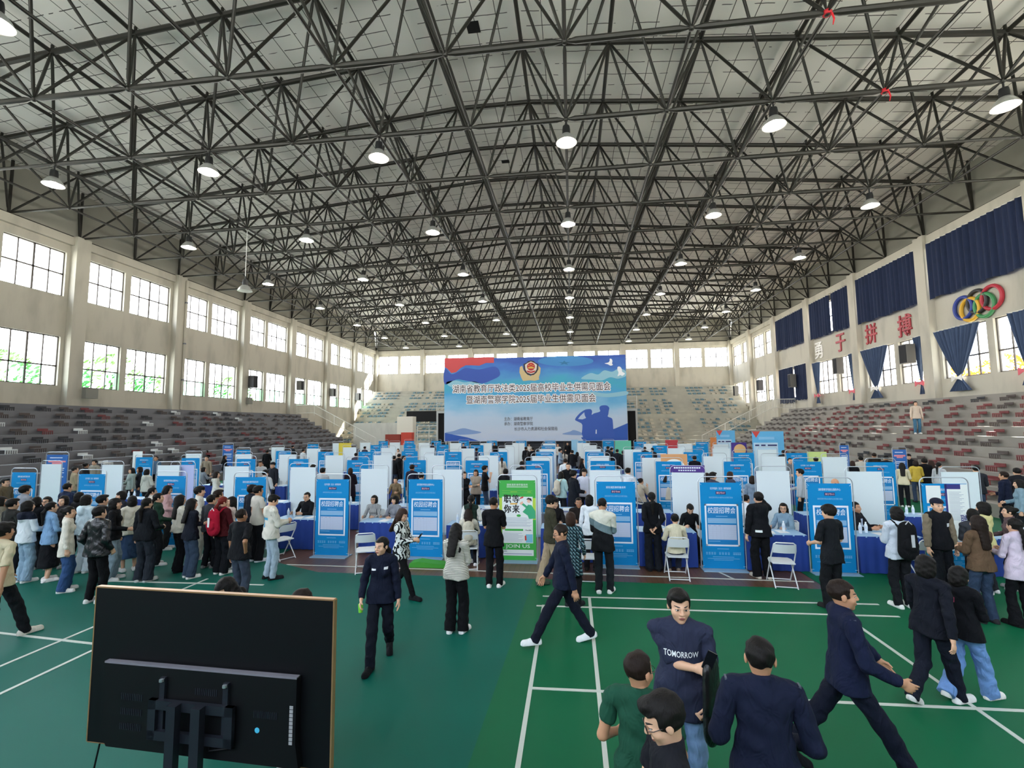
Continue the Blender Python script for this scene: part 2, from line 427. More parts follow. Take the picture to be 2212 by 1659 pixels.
# ---------------------------------------------------------------- space frame
M_steel = mat('dark_bronze_steel', '#2c2a24', 0.45, 0.3, noise=0.15, nscale=1.5)
ZB = 14.86
def member(mb, a, b, r, taper=True, n=8):
    a, b = Vector(a), Vector(b); d = b - a; L = d.length; t = d / L
    if taper:
        e = min(0.34, L * 0.2)
        mb.tube([a + t * 0.06, a + t * e, b - t * e, b - t * 0.06], [r * 0.38, r, r, r * 0.38], n)
    else: mb.tube([a, b], r, n)
NX, NY0, NY1 = range(-8, 7), 0, 16
def bot(i, r): return Vector((i * G, row_y(r), ZB))
def top(i, r): x = (i + 0.5) * G; return Vector((x, row_y(r) + G / 2, zroof(x)))
truss = thing('roof_truss', 'dark steel space frame of tubes spanning the hall under the pale ceiling', 'roof truss', (XRIDGE, 38, ZB))
def tpart(mb, name, **kw):
    o = mb.build(name, M_steel, truss, smooth=True)
    o.matrix_parent_inverse = Matrix.Translation((-XRIDGE, -38, -ZB))
    for a, b in kw.items(): o[a] = b
    return o
bpy.context.view_layer.update()
RB = range(-1, 17)
for r in RB:
    mb = MB()
    for i in range(-8, 6): member(mb, bot(i, r), bot(i + 1, r), 0.10 if -7 < i < 4 else 0.065)
    for i in NX: mb.lathe(bot(i, r), [(0, -.10), (.07, -.07), (.10, 0), (.07, .07), (0, .10)], 8)
    tpart(mb, 'bottom_chord')
for i in NX:
    mb = MB()
    for r in range(-1, 16): member(mb, bot(i, r), bot(i, r + 1), 0.06)
    tpart(mb, 'bottom_tie')
for r in range(-1, 16):
    mb = MB()
    for i in range(-8, 5): member(mb, top(i, r), top(i + 1, r), 0.11, False)
    for i in range(-8, 6): mb.lathe(top(i, r), [(0, -.15), (.11, -.10), (.15, 0), (.11, .10), (0, .15)], 8); mb.tube([top(i, r), top(i, r) + Vector((0, 0, .3))], .06, 6)
    tpart(mb, 'top_chord')
for i in range(-8, 6):
    mb = MB()
    for r in range(-1, 15): member(mb, top(i, r), top(i, r + 1), 0.085, False)
    tpart(mb, 'top_tie')
webs = []
for r in range(-1, 16):
    for i in range(-8, 6):
        t = top(i, r)
        for di, dr in ((0, 0), (1, 0), (0, 1), (1, 1)):
            webs.append((t, bot(i + di, r + dr)))
def seen(p):
    d = p - Vector((0, 0, CAM_H)); z = d.dot(CF)
    if z < 1: return False
    return abs(d.dot(CR) / z) < 1.12 and abs(d.dot(CU) / z) < 0.86
webs.sort(key=lambda w: (((w[0] + w[1]) / 2 - Vector((0, 0, CAM_H))).length, 0) if seen((w[0] + w[1]) / 2) else (1e3, 0))
for w in webs[:100]:
    mb = MB(); member(mb, w[0], w[1], 0.055); tpart(mb, 'web_brace')
mb = MB()
for w in webs[100:]: member(mb, w[0], w[1], 0.055, True, 6)
tpart(mb, 'web_brace', kind='stuff')
# ties from the outermost wall nodes up to the parapet
for r in RB:
    for x in (XL + .02, XR - .02):
        mb = MB(); member(mb, (x, row_y(r), ZB), (x, row_y(r), zroof(x) + .25), 0.075, False); tpart(mb, 'wall_strut')
# dark patches that paint the shade of openings where ceiling panels dropped out
for px, py, w, h in ((1022, 66, 0.55, 0.6), (1092, 354, 0.5, 0.35), (1126, 498, 0.6, 0.3), (45, 362, .5, .4)):
    d = ray(px, py); t = (19.9 - CAM_H) / d.z; p = Vector((d.x * t, d.y * t, 0)); z = zroof(p.x) + 0.30
    trim(MB().box((p.x, p.y, z), (w, h, 0.012)), M_dark)
# red ribbons tied to truss nodes on the right
M_red = mat('red_ribbon', '#d4202c', 0.6)
for (i, r), lab in (((2, 1), 'red ribbon knotted round a truss node high above the right aisle'), ((3, 2), 'red ribbon wrapped round a truss node nearer the right wall')):
    p = bot(i, r); mb = MB(); mb.lathe(p, [(.11, -.06), (.13, 0), (.11, .06)], 10)
    mb.tube([p + Vector((.1, -.05, -.05)), p + Vector((.13, -.08, -.25)), p + Vector((.10, -.06, -.42))], [.03, .025, .012], 6)
    tag(mb.build('red_ribbon', M_red), lab, 'ribbon')
# high-bay lamps under every second node
M_refl = mat('spun_aluminium', '#d9dad6', 0.28, 0.75)
M_house = mat('black_lamp_housing', '#161718', 0.5)
M_lglass = mat('lamp_glass', '#ffffff', 0.15, emit=('#fff6e6', 2.2))
def make_lamp():
    t = thing('high_bay_lamp', 'x', 'lamp')
    MB().tube([(0, 0, 0), (0, 0, -.22)], .03, 8).build('hanger', M_house, t)
    MB().lathe((0, 0, -.55), [(.02, .36), (.13, .34), (.15, .2), (.15, .02), (.17, 0)], 14).build('housing', M_house, t, True)
    MB().lathe((0, 0, -.88), [(.40, .0), (.385, .03), (.33, .14), (.24, .26), (.17, .33), (.16, .325), (.235, .25), (.32, .13), (.375, .02), (.40, 0)], 22).build('reflector', M_refl, t, True)
    MB().lathe((0, 0, -.84), [(0.0, .26), (.05, .25), (.07, .18), (.05, .08), (0, .05)], 12).build('bulb', M_lglass, t, True)
    return t
lamp0 = make_lamp(); first = True
LAMP_E = 160.0
COLN = {-6: 'first', -4: 'second', -2: 'third', 0: 'fourth', 2: 'fifth', 4: 'sixth'}
lamp_data = bpy.data.lights.new('high_bay_light', 'POINT'); lamp_data.energy = LAMP_E; lamp_data.color = (1, .95, .86); lamp_data.shadow_soft_size = .12
for r in range(0, 16, 2):
    for i in (-6, -4, -2, 0, 2, 4):
        if r == 0 and i != -4: continue
        p = bot(i, r) + Vector((0, 0, -.08))
        lab = 'high bay lamp, %s column from the left, %s row from the near end' % (COLN[i], ORD[r // 2])
        if first: lamp0.location = p; lamp0['label'] = lab; lamp0['group'] = 'high bay lamps under the truss'; first = False
        else: dup(lamp0, p, 0, lab, 'high bay lamps under the truss')
        l = bpy.data.objects.new('high_bay_light', lamp_data); col.objects.link(l); l.location = p + Vector((0, 0, -.92))
q = aty(527, 597, row_y(4)); q.x = -5 * G
lw = dup(lamp0, q, 0, 'high bay lamp let down on a long pale wire near the left wall', 'high bay lamps under the truss')
MB().tube([(0, 0, 0), (0, 0, ZB - q.z)], .022, 6).build('suspension_wire', mat('pale_wire', '#c8c8c4', .5), lw)
# ---------------------------------------------------------------- concrete stands
def concrete(name, color):
    return mat(name, color, 0.7, noise=0.22, nscale=1.1)
M_conL = concrete('stand_concrete_left_dimmed', '#6f6f72'); M_conR = concrete('stand_concrete_right', '#8a857d')  # the left side's dimmer light is put into its darker concrete colour
M_conE = concrete('stand_concrete_end', '#a7a496')
RUN, RISE = 0.80, 0.41
NS = 11
YS0, YSL, YSR = 6.0, 48.5, 51.0
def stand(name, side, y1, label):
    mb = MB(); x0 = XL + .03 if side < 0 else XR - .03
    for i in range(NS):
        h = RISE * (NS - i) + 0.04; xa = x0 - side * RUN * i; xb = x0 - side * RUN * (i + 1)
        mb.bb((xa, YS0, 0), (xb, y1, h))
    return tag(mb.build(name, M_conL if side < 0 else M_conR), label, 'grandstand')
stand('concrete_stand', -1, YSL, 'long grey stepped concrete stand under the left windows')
stand('concrete_stand', 1, YSR, 'long grey stepped concrete stand under the right windows')
ES, ERUN, ERISE, EY0 = 19, 0.72, 0.445, 56.3
mb = MB()
for i in range(ES):
    mb.bb((XL + .05, YE - .03 - ERUN * (i + 1), 0), (XR - .05, YE - .03 - ERUN * i, ERISE * (ES - i)))
for ax in (-24.5, 14.5):                           # aisle steps
    for i in range(1, ES):
        mb.bb((ax - 0.6, YE - ERUN * (i + 1) + .0, 0), (ax + .6, YE - ERUN * (i + .5), ERISE * (ES - i) - .0 + .2 - ERISE / 2 + .02))
tag(mb.build('end_stand', M_conE), 'tall stepped concrete stand filling the far end of the hall', 'grandstand')
# small plastic seats
M_seat_red = mat('worn_maroon_plastic', '#6e2f30', 0.55, noise=0.25, nscale=8); M_seat_dk = mat('dark_bench_plastic', '#2b2c30', 0.6)
M_seat_br = mat('brown_grey_plastic', '#4a403c', 0.6, noise=.2, nscale=6)
M_seat_pale = mat('pale_plastic', '#c9cccb', 0.5); M_seat_blue = mat('blue_grey_plastic', '#5d7a84', .6)
def seat_mesh(m):
    mb = MB()
    mb.bb((-.24, -.02, 0), (.24, .30, .03)); mb.bb((-.24, .27, .03), (.24, .30, .13)); mb.bb((-.24, -.04, -.02), (.24, -.01, .03))
    for i in range(6): mb.bb((-.24 + i * .089, -.035, -.17), (-.205 + i * .089, -.01, .0))
    o = mb.build('stadium_seat', m); me = o.data; bpy.data.objects.remove(o); return me
SM = [seat_mesh(m) for m in (M_seat_red, M_seat_br, M_seat_dk, M_seat_pale)]
seats = []
for side, y1 in ((-1, YSL), (1, YSR)):
    x0 = XL if side < 0 else XR
    for i in range(1, NS):
        y = YS0 + 0.6 + (i % 3) * .35; k = 0
        while y < y1 - .6:
            k += 1
            if (k % 9) not in (0,):
                seats.append((side, i, Vector((x0 - side * (RUN * (i + .55)), y, RISE * (NS - i) + .04 + .17)), R.random()))
            y += 1.18 if (k % 4) else 1.75
seats.sort(key=lambda s: (s[2] - Vector((0, 0, CAM_H))).length if seen(s[2]) else 1e3)
def seat_kind(s, u):
    if s > 0: return 0 if u < .72 else 1 if u < .92 else 2
    return 2 if u < .3 else 1 if u < .75 else 0 if u < .94 else 3
nvis = [s for s in seats if seen(s[2])]
for s, i, p, u in nvis[:300]:
    o = link('stadium_seat', SM[seat_kind(s, u)], None, p); o.rotation_euler = (0, 0, math.pi / 2 if s < 0 else -math.pi / 2)
    tag(o, 'small slatted plastic seat on the %s concrete stand, %s row down from the wall' % ('left' if s < 0 else 'right', ORD[i - 1]), 'seat', 'stadium seats in the %s row of the %s stand' % (ORD[i - 1], 'left' if s < 0 else 'right'))
def merge_seats(lst, rot_fn, m, label):
    mb = MB()
    for p, a in lst:
        for w, d, h, z in ((.44, .36, .05, 0), (.44, .06, .2, .12)):
            pass
        q = Matrix.Rotation(a, 3, 'Z')
        for c, d in (((0, .14, .0), (.40, .30, .04)), ((0, .28, .06), (.40, .03, .10)), ((0, -.03, -.07), (.40, .03, .13))):
            mb.box(Vector(p) + q @ Vector(c), d, a)
    o = mb.build('stadium_seat', m); tag(o, label, 'seat'); o['kind'] = 'stuff'
rest = nvis[300:]
merge_seats([(p, math.pi / 2 if s < 0 else -math.pi / 2) for s, i, p, u in rest], None, M_seat_br, 'remaining distant plastic seats along the side stands')
lst = []; lst2 = []
for i in range(1, ES - 1):
    if i in (4, 10): continue
    x = XL + 1.0; k = 0
    while x < XR - 1:
        k += 1
        if abs(x + 24.5) > 1.0 and abs(x - 14.5) > 1.0 and not (-12 < x < 3):
            (lst if R.random() < (.55 if i > 3 else .8) else lst2).append(((x, YE - ERUN * (i + .62), ERISE * (ES - i) + .16), 0))
        x += .62 if k % 12 else 1.2
merge_seats(lst, None, M_seat_blue, 'blue grey plastic seats along the rows of the end stand')
merge_seats(lst2, None, mat('bone_plastic', '#b3ab9a', .6), 'bone coloured plastic seats along the rows of the end stand')
# handrails that run down the ends of the side stands
M_rail = mat('white_painted_rail', '#d8d6cc', 0.5)
def handrail(side, y, label):
    x0 = XL if side < 0 else XR
    P = lambda x, z: Vector((x0 - side * x, y, z))
    t = thing('handrail', label, 'handrail', P(0, 4.55))
    inv = Matrix.Translation(-P(0, 4.55))
    def part(mb, n):
        o = mb.build(n, M_rail, t); o.matrix_parent_inverse = inv; return o
    zt = lambda x: 4.55 - max(0, x - 2.3) * RISE / RUN + 1.0
    part(MB().tube([P(.2, zt(0)), P(2.3, zt(0)), P(9.3, zt(9.3))], .035, 8), 'top_rail')
    part(MB().tube([P(.2, zt(0) - .85), P(2.3, zt(0) - .85), P(9.3, zt(9.3) - .85)], .025, 8), 'lower_rail')
    mb = MB(); x = .2
    while x < 9.3:
        mb.tube([P(x, zt(x) - .85), P(x, zt(x))], .011, 5); x += .16
    part(mb, 'balusters')
    for x in (.2, 2.3, 4.6, 7.0, 9.3): part(MB().tube([P(x, zt(x) - 1.15), P(x, zt(x))], .03, 8), 'post')
handrail(-1, YSL + .06, 'pale handrail sloping down the far end of the left stand')
handrail(1, YSR + .06, 'cream handrail sloping down the far end of the right stand')
# plain concrete flank and store room at the far left corner
M_flank = wall_material('pale_flank_plaster', '#c9c7bd')
def wpoly(name, pts, y0, y1, m): return struct(MB().prism(pts, y1 - y0, lambda u, v, w: (u, y0 + w, v)).build(name, m))
k += 1; wpoly('trim_%d' % k, [(-30, 0), (-21.2, 0), (-21.2, 0.3), (-30, 4.5)], YSL - .0, YSL + .03, M_flank)
k += 1; wpoly('trim_%d' % k, [(22.5, 0), (13.7, 0), (13.7, .3), (22.5, 4.5)], YSR, YSR + .03, M_flank)
k += 1; struct(MB().bb((-25.8, 54.0, 0), (-18.5, 54.25, 3.6)).build('trim_%d' % k, M_flank))
k += 1; struct(MB().bb((-20.2, 53.4, 0), (-18.3, 54.6, 4.3)).build('trim_%d' % k, mat('white_chalky_plaster', '#ded9ca', .9)))
M_ora = mat('orange_red_vinyl', '#c3402b', .6)
def mat_box(name, c, d, m, label, cat):
    b = MB().box((0, 0, d[2] / 2), d).build(name, m); b.location = c; return tag(b, label, cat)
mat_box('gym_mat_box', (-19.3, 50.2, 1.15), (1.7, .8, 1.15), mat('dark_red_board', '#8a3424', .7), 'dark red slatted gym box beside the white pier at the far left', 'box')
mat_box('gym_mat_box', (-17.7, 50.0, 1.15), (1.2, .8, 1.35), M_ora, 'bright orange-red gym box to the right of the dark red one', 'box')
k += 1; struct(MB().bb((-21, 49.4, 0), (-15, 51.2, 1.15)).build('trim_%d' % k, M_flank))
for nm, x0_, x1_, yy, lab in (('guard_rail', -17.8, -14.9, 53.6, 'white guard rail beside the foot of the end stand on the left'),):
    t = thing(nm, lab, 'handrail', ((x0_ + x1_) / 2, yy, 0)); inv = Matrix.Translation((-(x0_ + x1_) / 2, -yy, 0))
    for z in (2.0, 2.6, 3.2):
        o = MB().tube([(x0_, yy, z), (x1_, yy, z)], .04, 8).build('rail', M_rail, t); o.matrix_parent_inverse = inv
    for x in (x0_, x0_ + 1.4, x1_ - .6, x1_):
        o = MB().tube([(x, yy, 0), (x, yy, 3.2)], .05, 8).build('post', M_rail, t); o.matrix_parent_inverse = inv
# dark block that paints the shade of a vomitory recess in the end stand
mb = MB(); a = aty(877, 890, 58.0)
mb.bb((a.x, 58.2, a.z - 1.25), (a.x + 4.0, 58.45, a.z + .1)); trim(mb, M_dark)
for dx in (3.9, 7.8): pass
# stage block under the backdrop
M_stage = mat('dark_stage_front', '#2a2b31', 0.6)
tp = thing('stage_platform', 'low dark stage with stepped front under the big blue backdrop', 'stage', (-4.0, 53.3, 0))
for i in range(5):
    MB().bb((-9.6, -1.6 + i * .28, .28 * i), (9.6, 1.8, .28 * (i + 1))).build('step', M_stage, tp)
# grey door tower edges either side of the backdrop
M_tower = mat('pale_grey_frame', '#b9bab4', .6)
for x, lab in ((-14.55, 'grey metal door surround left of the big backdrop'), (6.35, 'grey metal door surround right of the big backdrop')):
    s = -1 if x < 0 else 1
    t = thing('door_surround', lab, 'door frame', (x, 52.4, 0))
    MB().bb((-.62, -.1, 0), (-.42, .1, 4.6)).build('jamb', M_tower, t); MB().bb((.42, -.1, 0), (.62, .1, 4.6)).build('jamb', M_tower, t)
    MB().bb((-.62, -.1, 4.6), (.62, .1, 4.85)).build('lintel', M_tower, t); MB().bb((-.42, .0, 0), (.42, .06, 4.6)).build('opening_shade', M_dark, t)  # dark sheet paints the shade inside the doorway
    for z in (5.2, 5.7, 6.2): MB().tube([(-.6, 0, z), (.6, 0, z)], .03, 6).build('rail', M_rail, t)
    for xx in (-.6, .6): MB().tube([(xx, 0, 4.85), (xx, 0, 6.2)], .03, 6).build('post', M_rail, t)
# ---------------------------------------------------------------- big backdrop
def art_sky():
    m = bpy.data.materials.new('printed_sky'); m.use_nodes = True; nt = m.node_tree; b = nt.nodes['Principled BSDF']
    tc = nt.nodes.new('ShaderNodeTexCoord'); sp = nt.nodes.new('ShaderNodeSeparateXYZ'); nt.links.new(tc.outputs['Object'], sp.inputs[0])
    mp = nt.nodes.new('ShaderNodeMapping'); mp.inputs['Scale'].default_value = (0.16, 1, 0.42); nt.links.new(tc.outputs['Object'], mp.inputs[0])
    n = nt.nodes.new('ShaderNodeTexNoise'); n.inputs['Scale'].default_value = 1.6; n.inputs['Detail'].default_value = 6; nt.links.new(mp.outputs[0], n.inputs['Vector'])
    a = nt.nodes.new('ShaderNodeMath'); a.operation = 'MULTIPLY_ADD'; a.inputs[1].default_value = 3.2; nt.links.new(n.outputs['Fac'], a.inputs[0]); nt.links.new(sp.outputs['Z'], a.inputs[2])
    d = nt.nodes.new('ShaderNodeMath'); d.operation = 'DIVIDE'; d.inputs[1].default_value = 11.0; nt.links.new(a.outputs[0], d.inputs[0])
    r = nt.nodes.new('ShaderNodeValToRGB'); e = r.color_ramp.elements
    e[0].position = 0.10; e[0].color = (*lin('#b4c8e6'), 1); e[1].position = 0.95; e[1].color = (*lin('#2f55ae'), 1)
    for p, c in ((0.2, '#c3d0e4'), (0.38, '#b9cfe6'), (0.50, '#86bfe2'), (0.60, '#4aa4d8'), (0.70, '#3fa9c6'), (0.78, '#4a97cd'), (0.86, '#3b74c4')):
        q = e.new(p); q.color = (*lin(c), 1)
    nt.links.new(d.outputs[0], r.inputs[0]); nt.links.new(r.outputs[0], b.inputs['Base Color']); b.inputs['Roughness'].default_value = 0.55
    return m
BY = 50.9
TL, TRp, BLp, BR = aty(960, 774, BY), aty(1351, 768, BY), aty(960.5, 954, BY), aty(1357, 951, BY)
BW = TRp.x - TL.x; BH = 10.5 - 1.46; BX = (TL.x + TRp.x) / 2; BZ = 1.46
bd = thing('event_backdrop', 'huge blue sky backdrop with red flag corner and saluting silhouettes over the stage', 'backdrop', (BX, BY, BZ))
MB().bb((-BW / 2, 0, 0), (BW / 2, .06, BH)).build('canvas', art_sky(), bd)
def ink(name, c): return mat(name + '_ink', c, 0.55)
for xx in (-BW / 2 + .3, -3.2, 3.2, BW / 2 - .3):
    MB().tube([(xx, .16, -BZ), (xx, .16, BH - .1)], .06, 8).build('support_post', M_steel, bd)
def pix(px, py):     # photo pixel -> backdrop coordinates
    p = aty(px, py, BY); return (p.x - BX, p.z - BZ)
LAY = [0]
def soft(pts, n=4):          # rounded outline through the given points
    k = len(pts); out = []
    for i in range(k):
        a, b, c, d = (pts[(i + j - 1) % k] for j in range(4))
        for q in range(n):
            t = q / n; out.append(tuple(.5 * (2 * b[m] + (c[m] - a[m]) * t + (2 * a[m] - 5 * b[m] + 4 * c[m] - d[m]) * t * t + (3 * b[m] - a[m] - 3 * c[m] + d[m]) * t ** 3) for m in (0, 1)))
    return out
def onb(u, v, w): return Vector((u, -0.004 - LAY[0] * 0.003 - w, v))
def shape(name, pts, c, layer, parent=bd):
    LAY[0] = layer
    return MB().prism(pts, .002, onb).build(name, ink(name, c), parent)
# red flag in the upper left corner
pts = [pix(*p) for p in ((960.5, 774), (1067, 771), (1067, 784), (1050, 784), (1035, 790), (1020, 789), (1006, 789), (995, 795), (985, 804), (975, 806), (966, 796), (960.5, 793))]
shape('red_flag', pts, '#c8474b', 1)
pts = [pix(*p) for p in ((960.5, 796), (975, 808), (990, 803), (1006, 795), (1035, 798), (1070, 792), (1080, 810), (1060, 822), (1040, 828), (1005, 822), (985, 820), (960.5, 830))]
shape('dark_cloud', soft(pts), '#2f52ad', 1)
shape('pale_cloud', soft([pix(*p) for p in ((1255, 818), (1275, 806), (1292, 809), (1305, 800), (1322, 803), (1335, 797), (1350, 800), (1352, 812), (1335, 818), (1318, 815), (1300, 822), (1280, 820))]), '#8fc3d6', 1)
shape('pale_cloud', soft([pix(*p) for p in ((964, 826), (985, 822), (1003, 826), (1025, 824), (1045, 831), (1062, 829), (1055, 835), (1030, 834), (1000, 834), (975, 836))]), '#5fa3d6', 1)
shape('pale_cloud', soft([pix(*p) for p in ((1245, 853), (1275, 846), (1310, 850), (1352, 845), (1354, 853), (1315, 858), (1280, 855))]), '#a5cbe2', 1)
shape('blue_swoosh', [pix(*p) for p in ((961, 953), (961, 935), (985, 940), (1010, 945), (1035, 952.5))], '#2456b3', 1)
shape('blue_swoosh', [pix(*p) for p in ((1255, 945), (1290, 940), (1330, 925), (1356, 914), (1356.5, 950.5), (1260, 952))], '#2b55b0', 1)
for pts in (((962, 935), (980, 931), (1000, 925), (1020, 929), (1040, 934), (1020, 938), (985, 939)), ((1215, 938), (1232, 932), (1240, 929), (1255, 934), (1262, 940))):
    shape('misty_hill', soft([pix(*p) for p in pts]), '#7f9ed0', 1)
# two saluting figures in silhouette
sil = ((1259, 944), (1258, 918), (1249, 911), (1242, 906), (1252, 893), (1262, 886), (1268, 884), (1276, 884), (1279, 889), (1278, 896), (1283, 893), (1296, 889), (1295, 883), (1296, 878), (1302, 875.5), (1311, 876), (1316, 881), (1315, 887), (1314, 895), (1313, 900), (1322, 904), (1324, 915), (1325, 930), (1326, 946), (1290, 944))
shape('saluting_silhouette', soft([pix(*p) for p in sil], 3), '#2e58b4', 3)
shape('sleeve_gap', [pix(*p) for p in ((1248.5, 905), (1254, 898), (1262, 890.5), (1263, 897), (1266, 903), (1258, 906))], '#b9cbe6', 4)
shape('white_baton', [pix(*p) for p in ((1286.5, 937), (1287, 928), (1289, 928), (1289, 937))], '#dfe8f5', 4)
# pool with a star, two white doves
def ell(cx, cy, rx, ry, n=40): return [pix(cx + rx * math.cos(2 * math.pi * i / n), cy + ry * math.sin(2 * math.pi * i / n)) for i in range(n)]
shape('pale_ring', ell(1222, 780, 60, 11), '#3c86c4', 1); shape('pale_ring', ell(1222, 780, 46, 9), '#2f93b8', 2)
star = []
for i in range(10):
    a = math.pi * i / 5 - math.pi / 2; rr = (14 if i % 2 == 0 else 5.5); star.append(pix(1219 + rr * math.cos(a), 784 + rr * .36 * math.sin(a)))
shape('star', star, '#1f6d9c', 3)
shape('white_dove', soft([pix(*p) for p in ((1306, 785), (1314, 783), (1317, 779), (1317, 775), (1321, 775.5), (1323, 780), (1322, 785), (1324, 788), (1319, 790), (1313, 787))], 3), '#eef2f8', 3)
shape('white_dove', soft([pix(*p) for p in ((1334, 813), (1336, 805), (1334, 800), (1334, 793), (1339, 792), (1343, 797), (1344, 803), (1350, 807), (1344, 812), (1340, 810))], 3), '#dfe9ee', 3)
# the badge: shield, red roundel, gold sheaf
shape('badge_sheaf', [pix(*p) for p in ((1123, 793), (1128, 790), (1131, 800), (1146, 813), (1159, 801), (1163, 790), (1168, 795), (1167, 806), (1164, 815), (1165, 820), (1155, 822.5), (1145, 821.5), (1130, 823), (1126, 816), (1122, 804))], '#cdb887', 3)
shape('badge_shield', [pix(*p) for p in ((1131, 786), (1137, 784), (1141, 780), (1147, 778.5), (1153, 780), (1157, 784), (1163, 786), (1163, 798), (1159, 805), (1153, 810), (1147, 811), (1140, 810), (1134, 804), (1131, 797))], '#2c2230', 4)
shape('badge_field', [pix(*p) for p in ((1134, 788), (1140, 784), (1147, 781), (1154, 784), (1160, 788), (1159, 798), (1154, 806), (1147, 808), (1139, 805), (1135, 798))], '#d8cfc0', 5)
shape('badge_roundel', ell(1147, 792, 8.6, 8.6), '#b5252c', 6)
shape('badge_gate', [pix(*p) for p in ((1140, 796), (1141, 793.5), (1147, 791.5), (1153, 793.5), (1154, 796))], '#d9b24a', 7)
for a, b in ((1147, 787.5), (1142.5, 789.5), (1151.5, 789.5)): shape('badge_star', ell(a, b, 1.2, 1.2, 8), '#d9b24a', 7)
shape('badge_ribbon', [pix(*p) for p in ((1138, 800), (1147, 802.5), (1156, 800), (1155, 804), (1147, 806), (1139, 804))], '#b5252c', 6)
def bd_text(s, x0, x1, y, h, c, halo=None, redpart=()):
    a = pix(x0, y); b = pix(x1, y); w = b[0] - a[0]; cx = (a[0] + b[0]) / 2; cyv = a[1]
    hh = h / F_PX * (BY + 1.2)
    if halo:
        LAY[0] = 2; hb = MB()
        for i in range(8): put_text(hb, s, lambda u, v, q, i=i: onb(u, v, q + i * .0003), w, hh, .004, 0, cx + .085 * math.cos(i * .785), cyv + .085 * math.sin(i * .785))
        hb.build('title_halo', ink('halo', halo), bd)
    LAY[0] = 3; put_text(MB(), s, onb, w, hh, .004, 0, cx, cyv).build('title_lettering', ink('title', c), bd)
bd_text('湖南省教育厅政法类2025届高校毕业生供需见面会', 978, 1319, 840.5, 17.5, '#3a3038', '#f0eef0')
bd_text('暨湖南警察学院2025届毕业生供需见面会', 1008, 1287, 863.5, 17.5, '#3a3038', '#f0eef0')
bd_text('主办：湖南省教育厅', 1089, 1151, 905, 8, '#28303c'); bd_text('承办：湖南警察学院', 1089, 1151, 915.5, 8, '#28303c'); bd_text('长沙市人力资源和社会保障局', 1111, 1204, 926.5, 8, '#1f3566')
# ---------------------------------------------------------------- right wall: rings, slogan, curtains
def onR(u, z, w): return Vector((XR - w, u, z))
rg = thing('ring_emblem', 'five interlocking coloured rings fixed to the right wall', 'emblem', (XR, 28.9, 9.75))
for (px, py), c, nm in (((2085, 665), '#2a3f8e', 'blue_ring'), ((2100, 668), '#d8a72c', 'yellow_ring'), ((2115, 651), '#2c2a28', 'black_ring'), ((2131, 659), '#3f8a54', 'green_ring'), ((2147, 642), '#b32a3a', 'red_ring')):
    p = atx(px, py, XR); rr = .62
    mb = MB(); mb.tube([(-.101, p.y - 28.9 + rr * math.cos(2 * math.pi * i / 36), p.z - 9.75 + rr * math.sin(2 * math.pi * i / 36)) for i in range(36)], .10, 8, closed=True)
    mb.build(nm, mat(nm, c, .5), rg, True)
M_slog = mat('red_slogan_paint', '#a8323a', .55); M_slogw = mat('bare_white_letter', '#f2efe8', .6)
for ch, px, py, m, lab in (('勇', 1770, 757, M_slogw, 'white faded slogan character, first of the four on the right wall'), ('于', 1817, 740, M_slog, 'red slogan character with missing strokes, second of four on the right wall'), ('拼', 1883, 721, M_slog, 'red slogan character, third of the four on the right wall'), ('搏', 1956, 703, M_slog, 'red slogan character nearest the ring emblem, last of the four')):
    p = atx(px, py, XR)
    mb = put_text(MB(), ch, lambda u, v, w, p=p: Vector((XR - .055 - w * .5, p.y - u, p.z + v)), 1.35, 1.5, .01, 0, 0, 0, .05)
    tag(mb.build('slogan_character', m), lab, 'wall lettering')
M_curt = mat('navy_curtain_cloth', '#11203f', .85, noise=.25, nscale=2.5)
M_curtg = mat('grey_lined_curtain_cloth', '#40506c', .85, noise=.2, nscale=2.5)
M_bow = mat('white_curtain_tie', '#eceae4', .6); M_pink = mat('pink_curtain_tie', '#d8606c', .6)
def curtain(y0, y1, z0, z1, label, folds, gather=None, m=None, tie=None):
    """drawn curtain, or one gathered to a tie at (y, z)"""
    def fn(u, v):
        y = y0 + (y1 - y0) * u; z = z1 + (z0 - z1) * v; d = .07 * math.sin(u * folds * 2 * math.pi) + .025 * math.sin(u * folds * 4.7 + 1)
        if gather:
            gy, gz, half = gather
            t = min(1.0, (z1 - z) / (z1 - gz)) if z > gz else 1.0
            s = (1 - t) ** 0.8 if z > gz else -(gz - z) * .55
            k_ = max(.06, abs(s)) if z > gz else .06 + (gz - z) * .55
            y = gy + (y - gy) * k_; d *= (.4 + k_)
        else: z += .05 * math.sin(u * 23) * v
        return (XR - .30 + d, y, z)
    nu = max(24, int(folds * 8))
    mb = MB(); mb.grid(nu, 24 if gather else 8, fn)
    t = thing('curtain', label, 'curtain', (XR, (y0 + y1) / 2, z0)); inv = Matrix.Translation((-XR, -(y0 + y1) / 2, -z0))
    o = mb.build('drape', m or M_curt, t, True); o.matrix_parent_inverse = inv
    o = MB().tube([(XR, y0, z1 + .03), (XR - .28, y0, z1 + .03), (XR - .28, y1, z1 + .03), (XR, y1, z1 + .03)], .025, 8).build('curtain_rail', M_rail, t); o.matrix_parent_inverse = inv
    if gather:
        gy, gz, half = gather; mb = MB(); mb.lathe((XR - .3, gy, gz), [(.15, -.08), (.17, 0), (.15, .08)], 12)
        for s in (-1, 1): mb.add([(XR - .47, gy, gz), (XR - .47, gy + s * .38, gz + .2), (XR - .47, gy + s * .38, gz - .2)], [(0, 1, 2)]); mb.add([(XR - .45, gy, gz), (XR - .45, gy + s * .38, gz - .2), (XR - .45, gy + s * .38, gz + .2)], [(0, 1, 2)])
        o = mb.build('tie_bow', tie or M_bow, t); o.matrix_parent_inverse = inv
    return t
b4, b6, b8 = row_y(4), row_y(6), row_y(8)
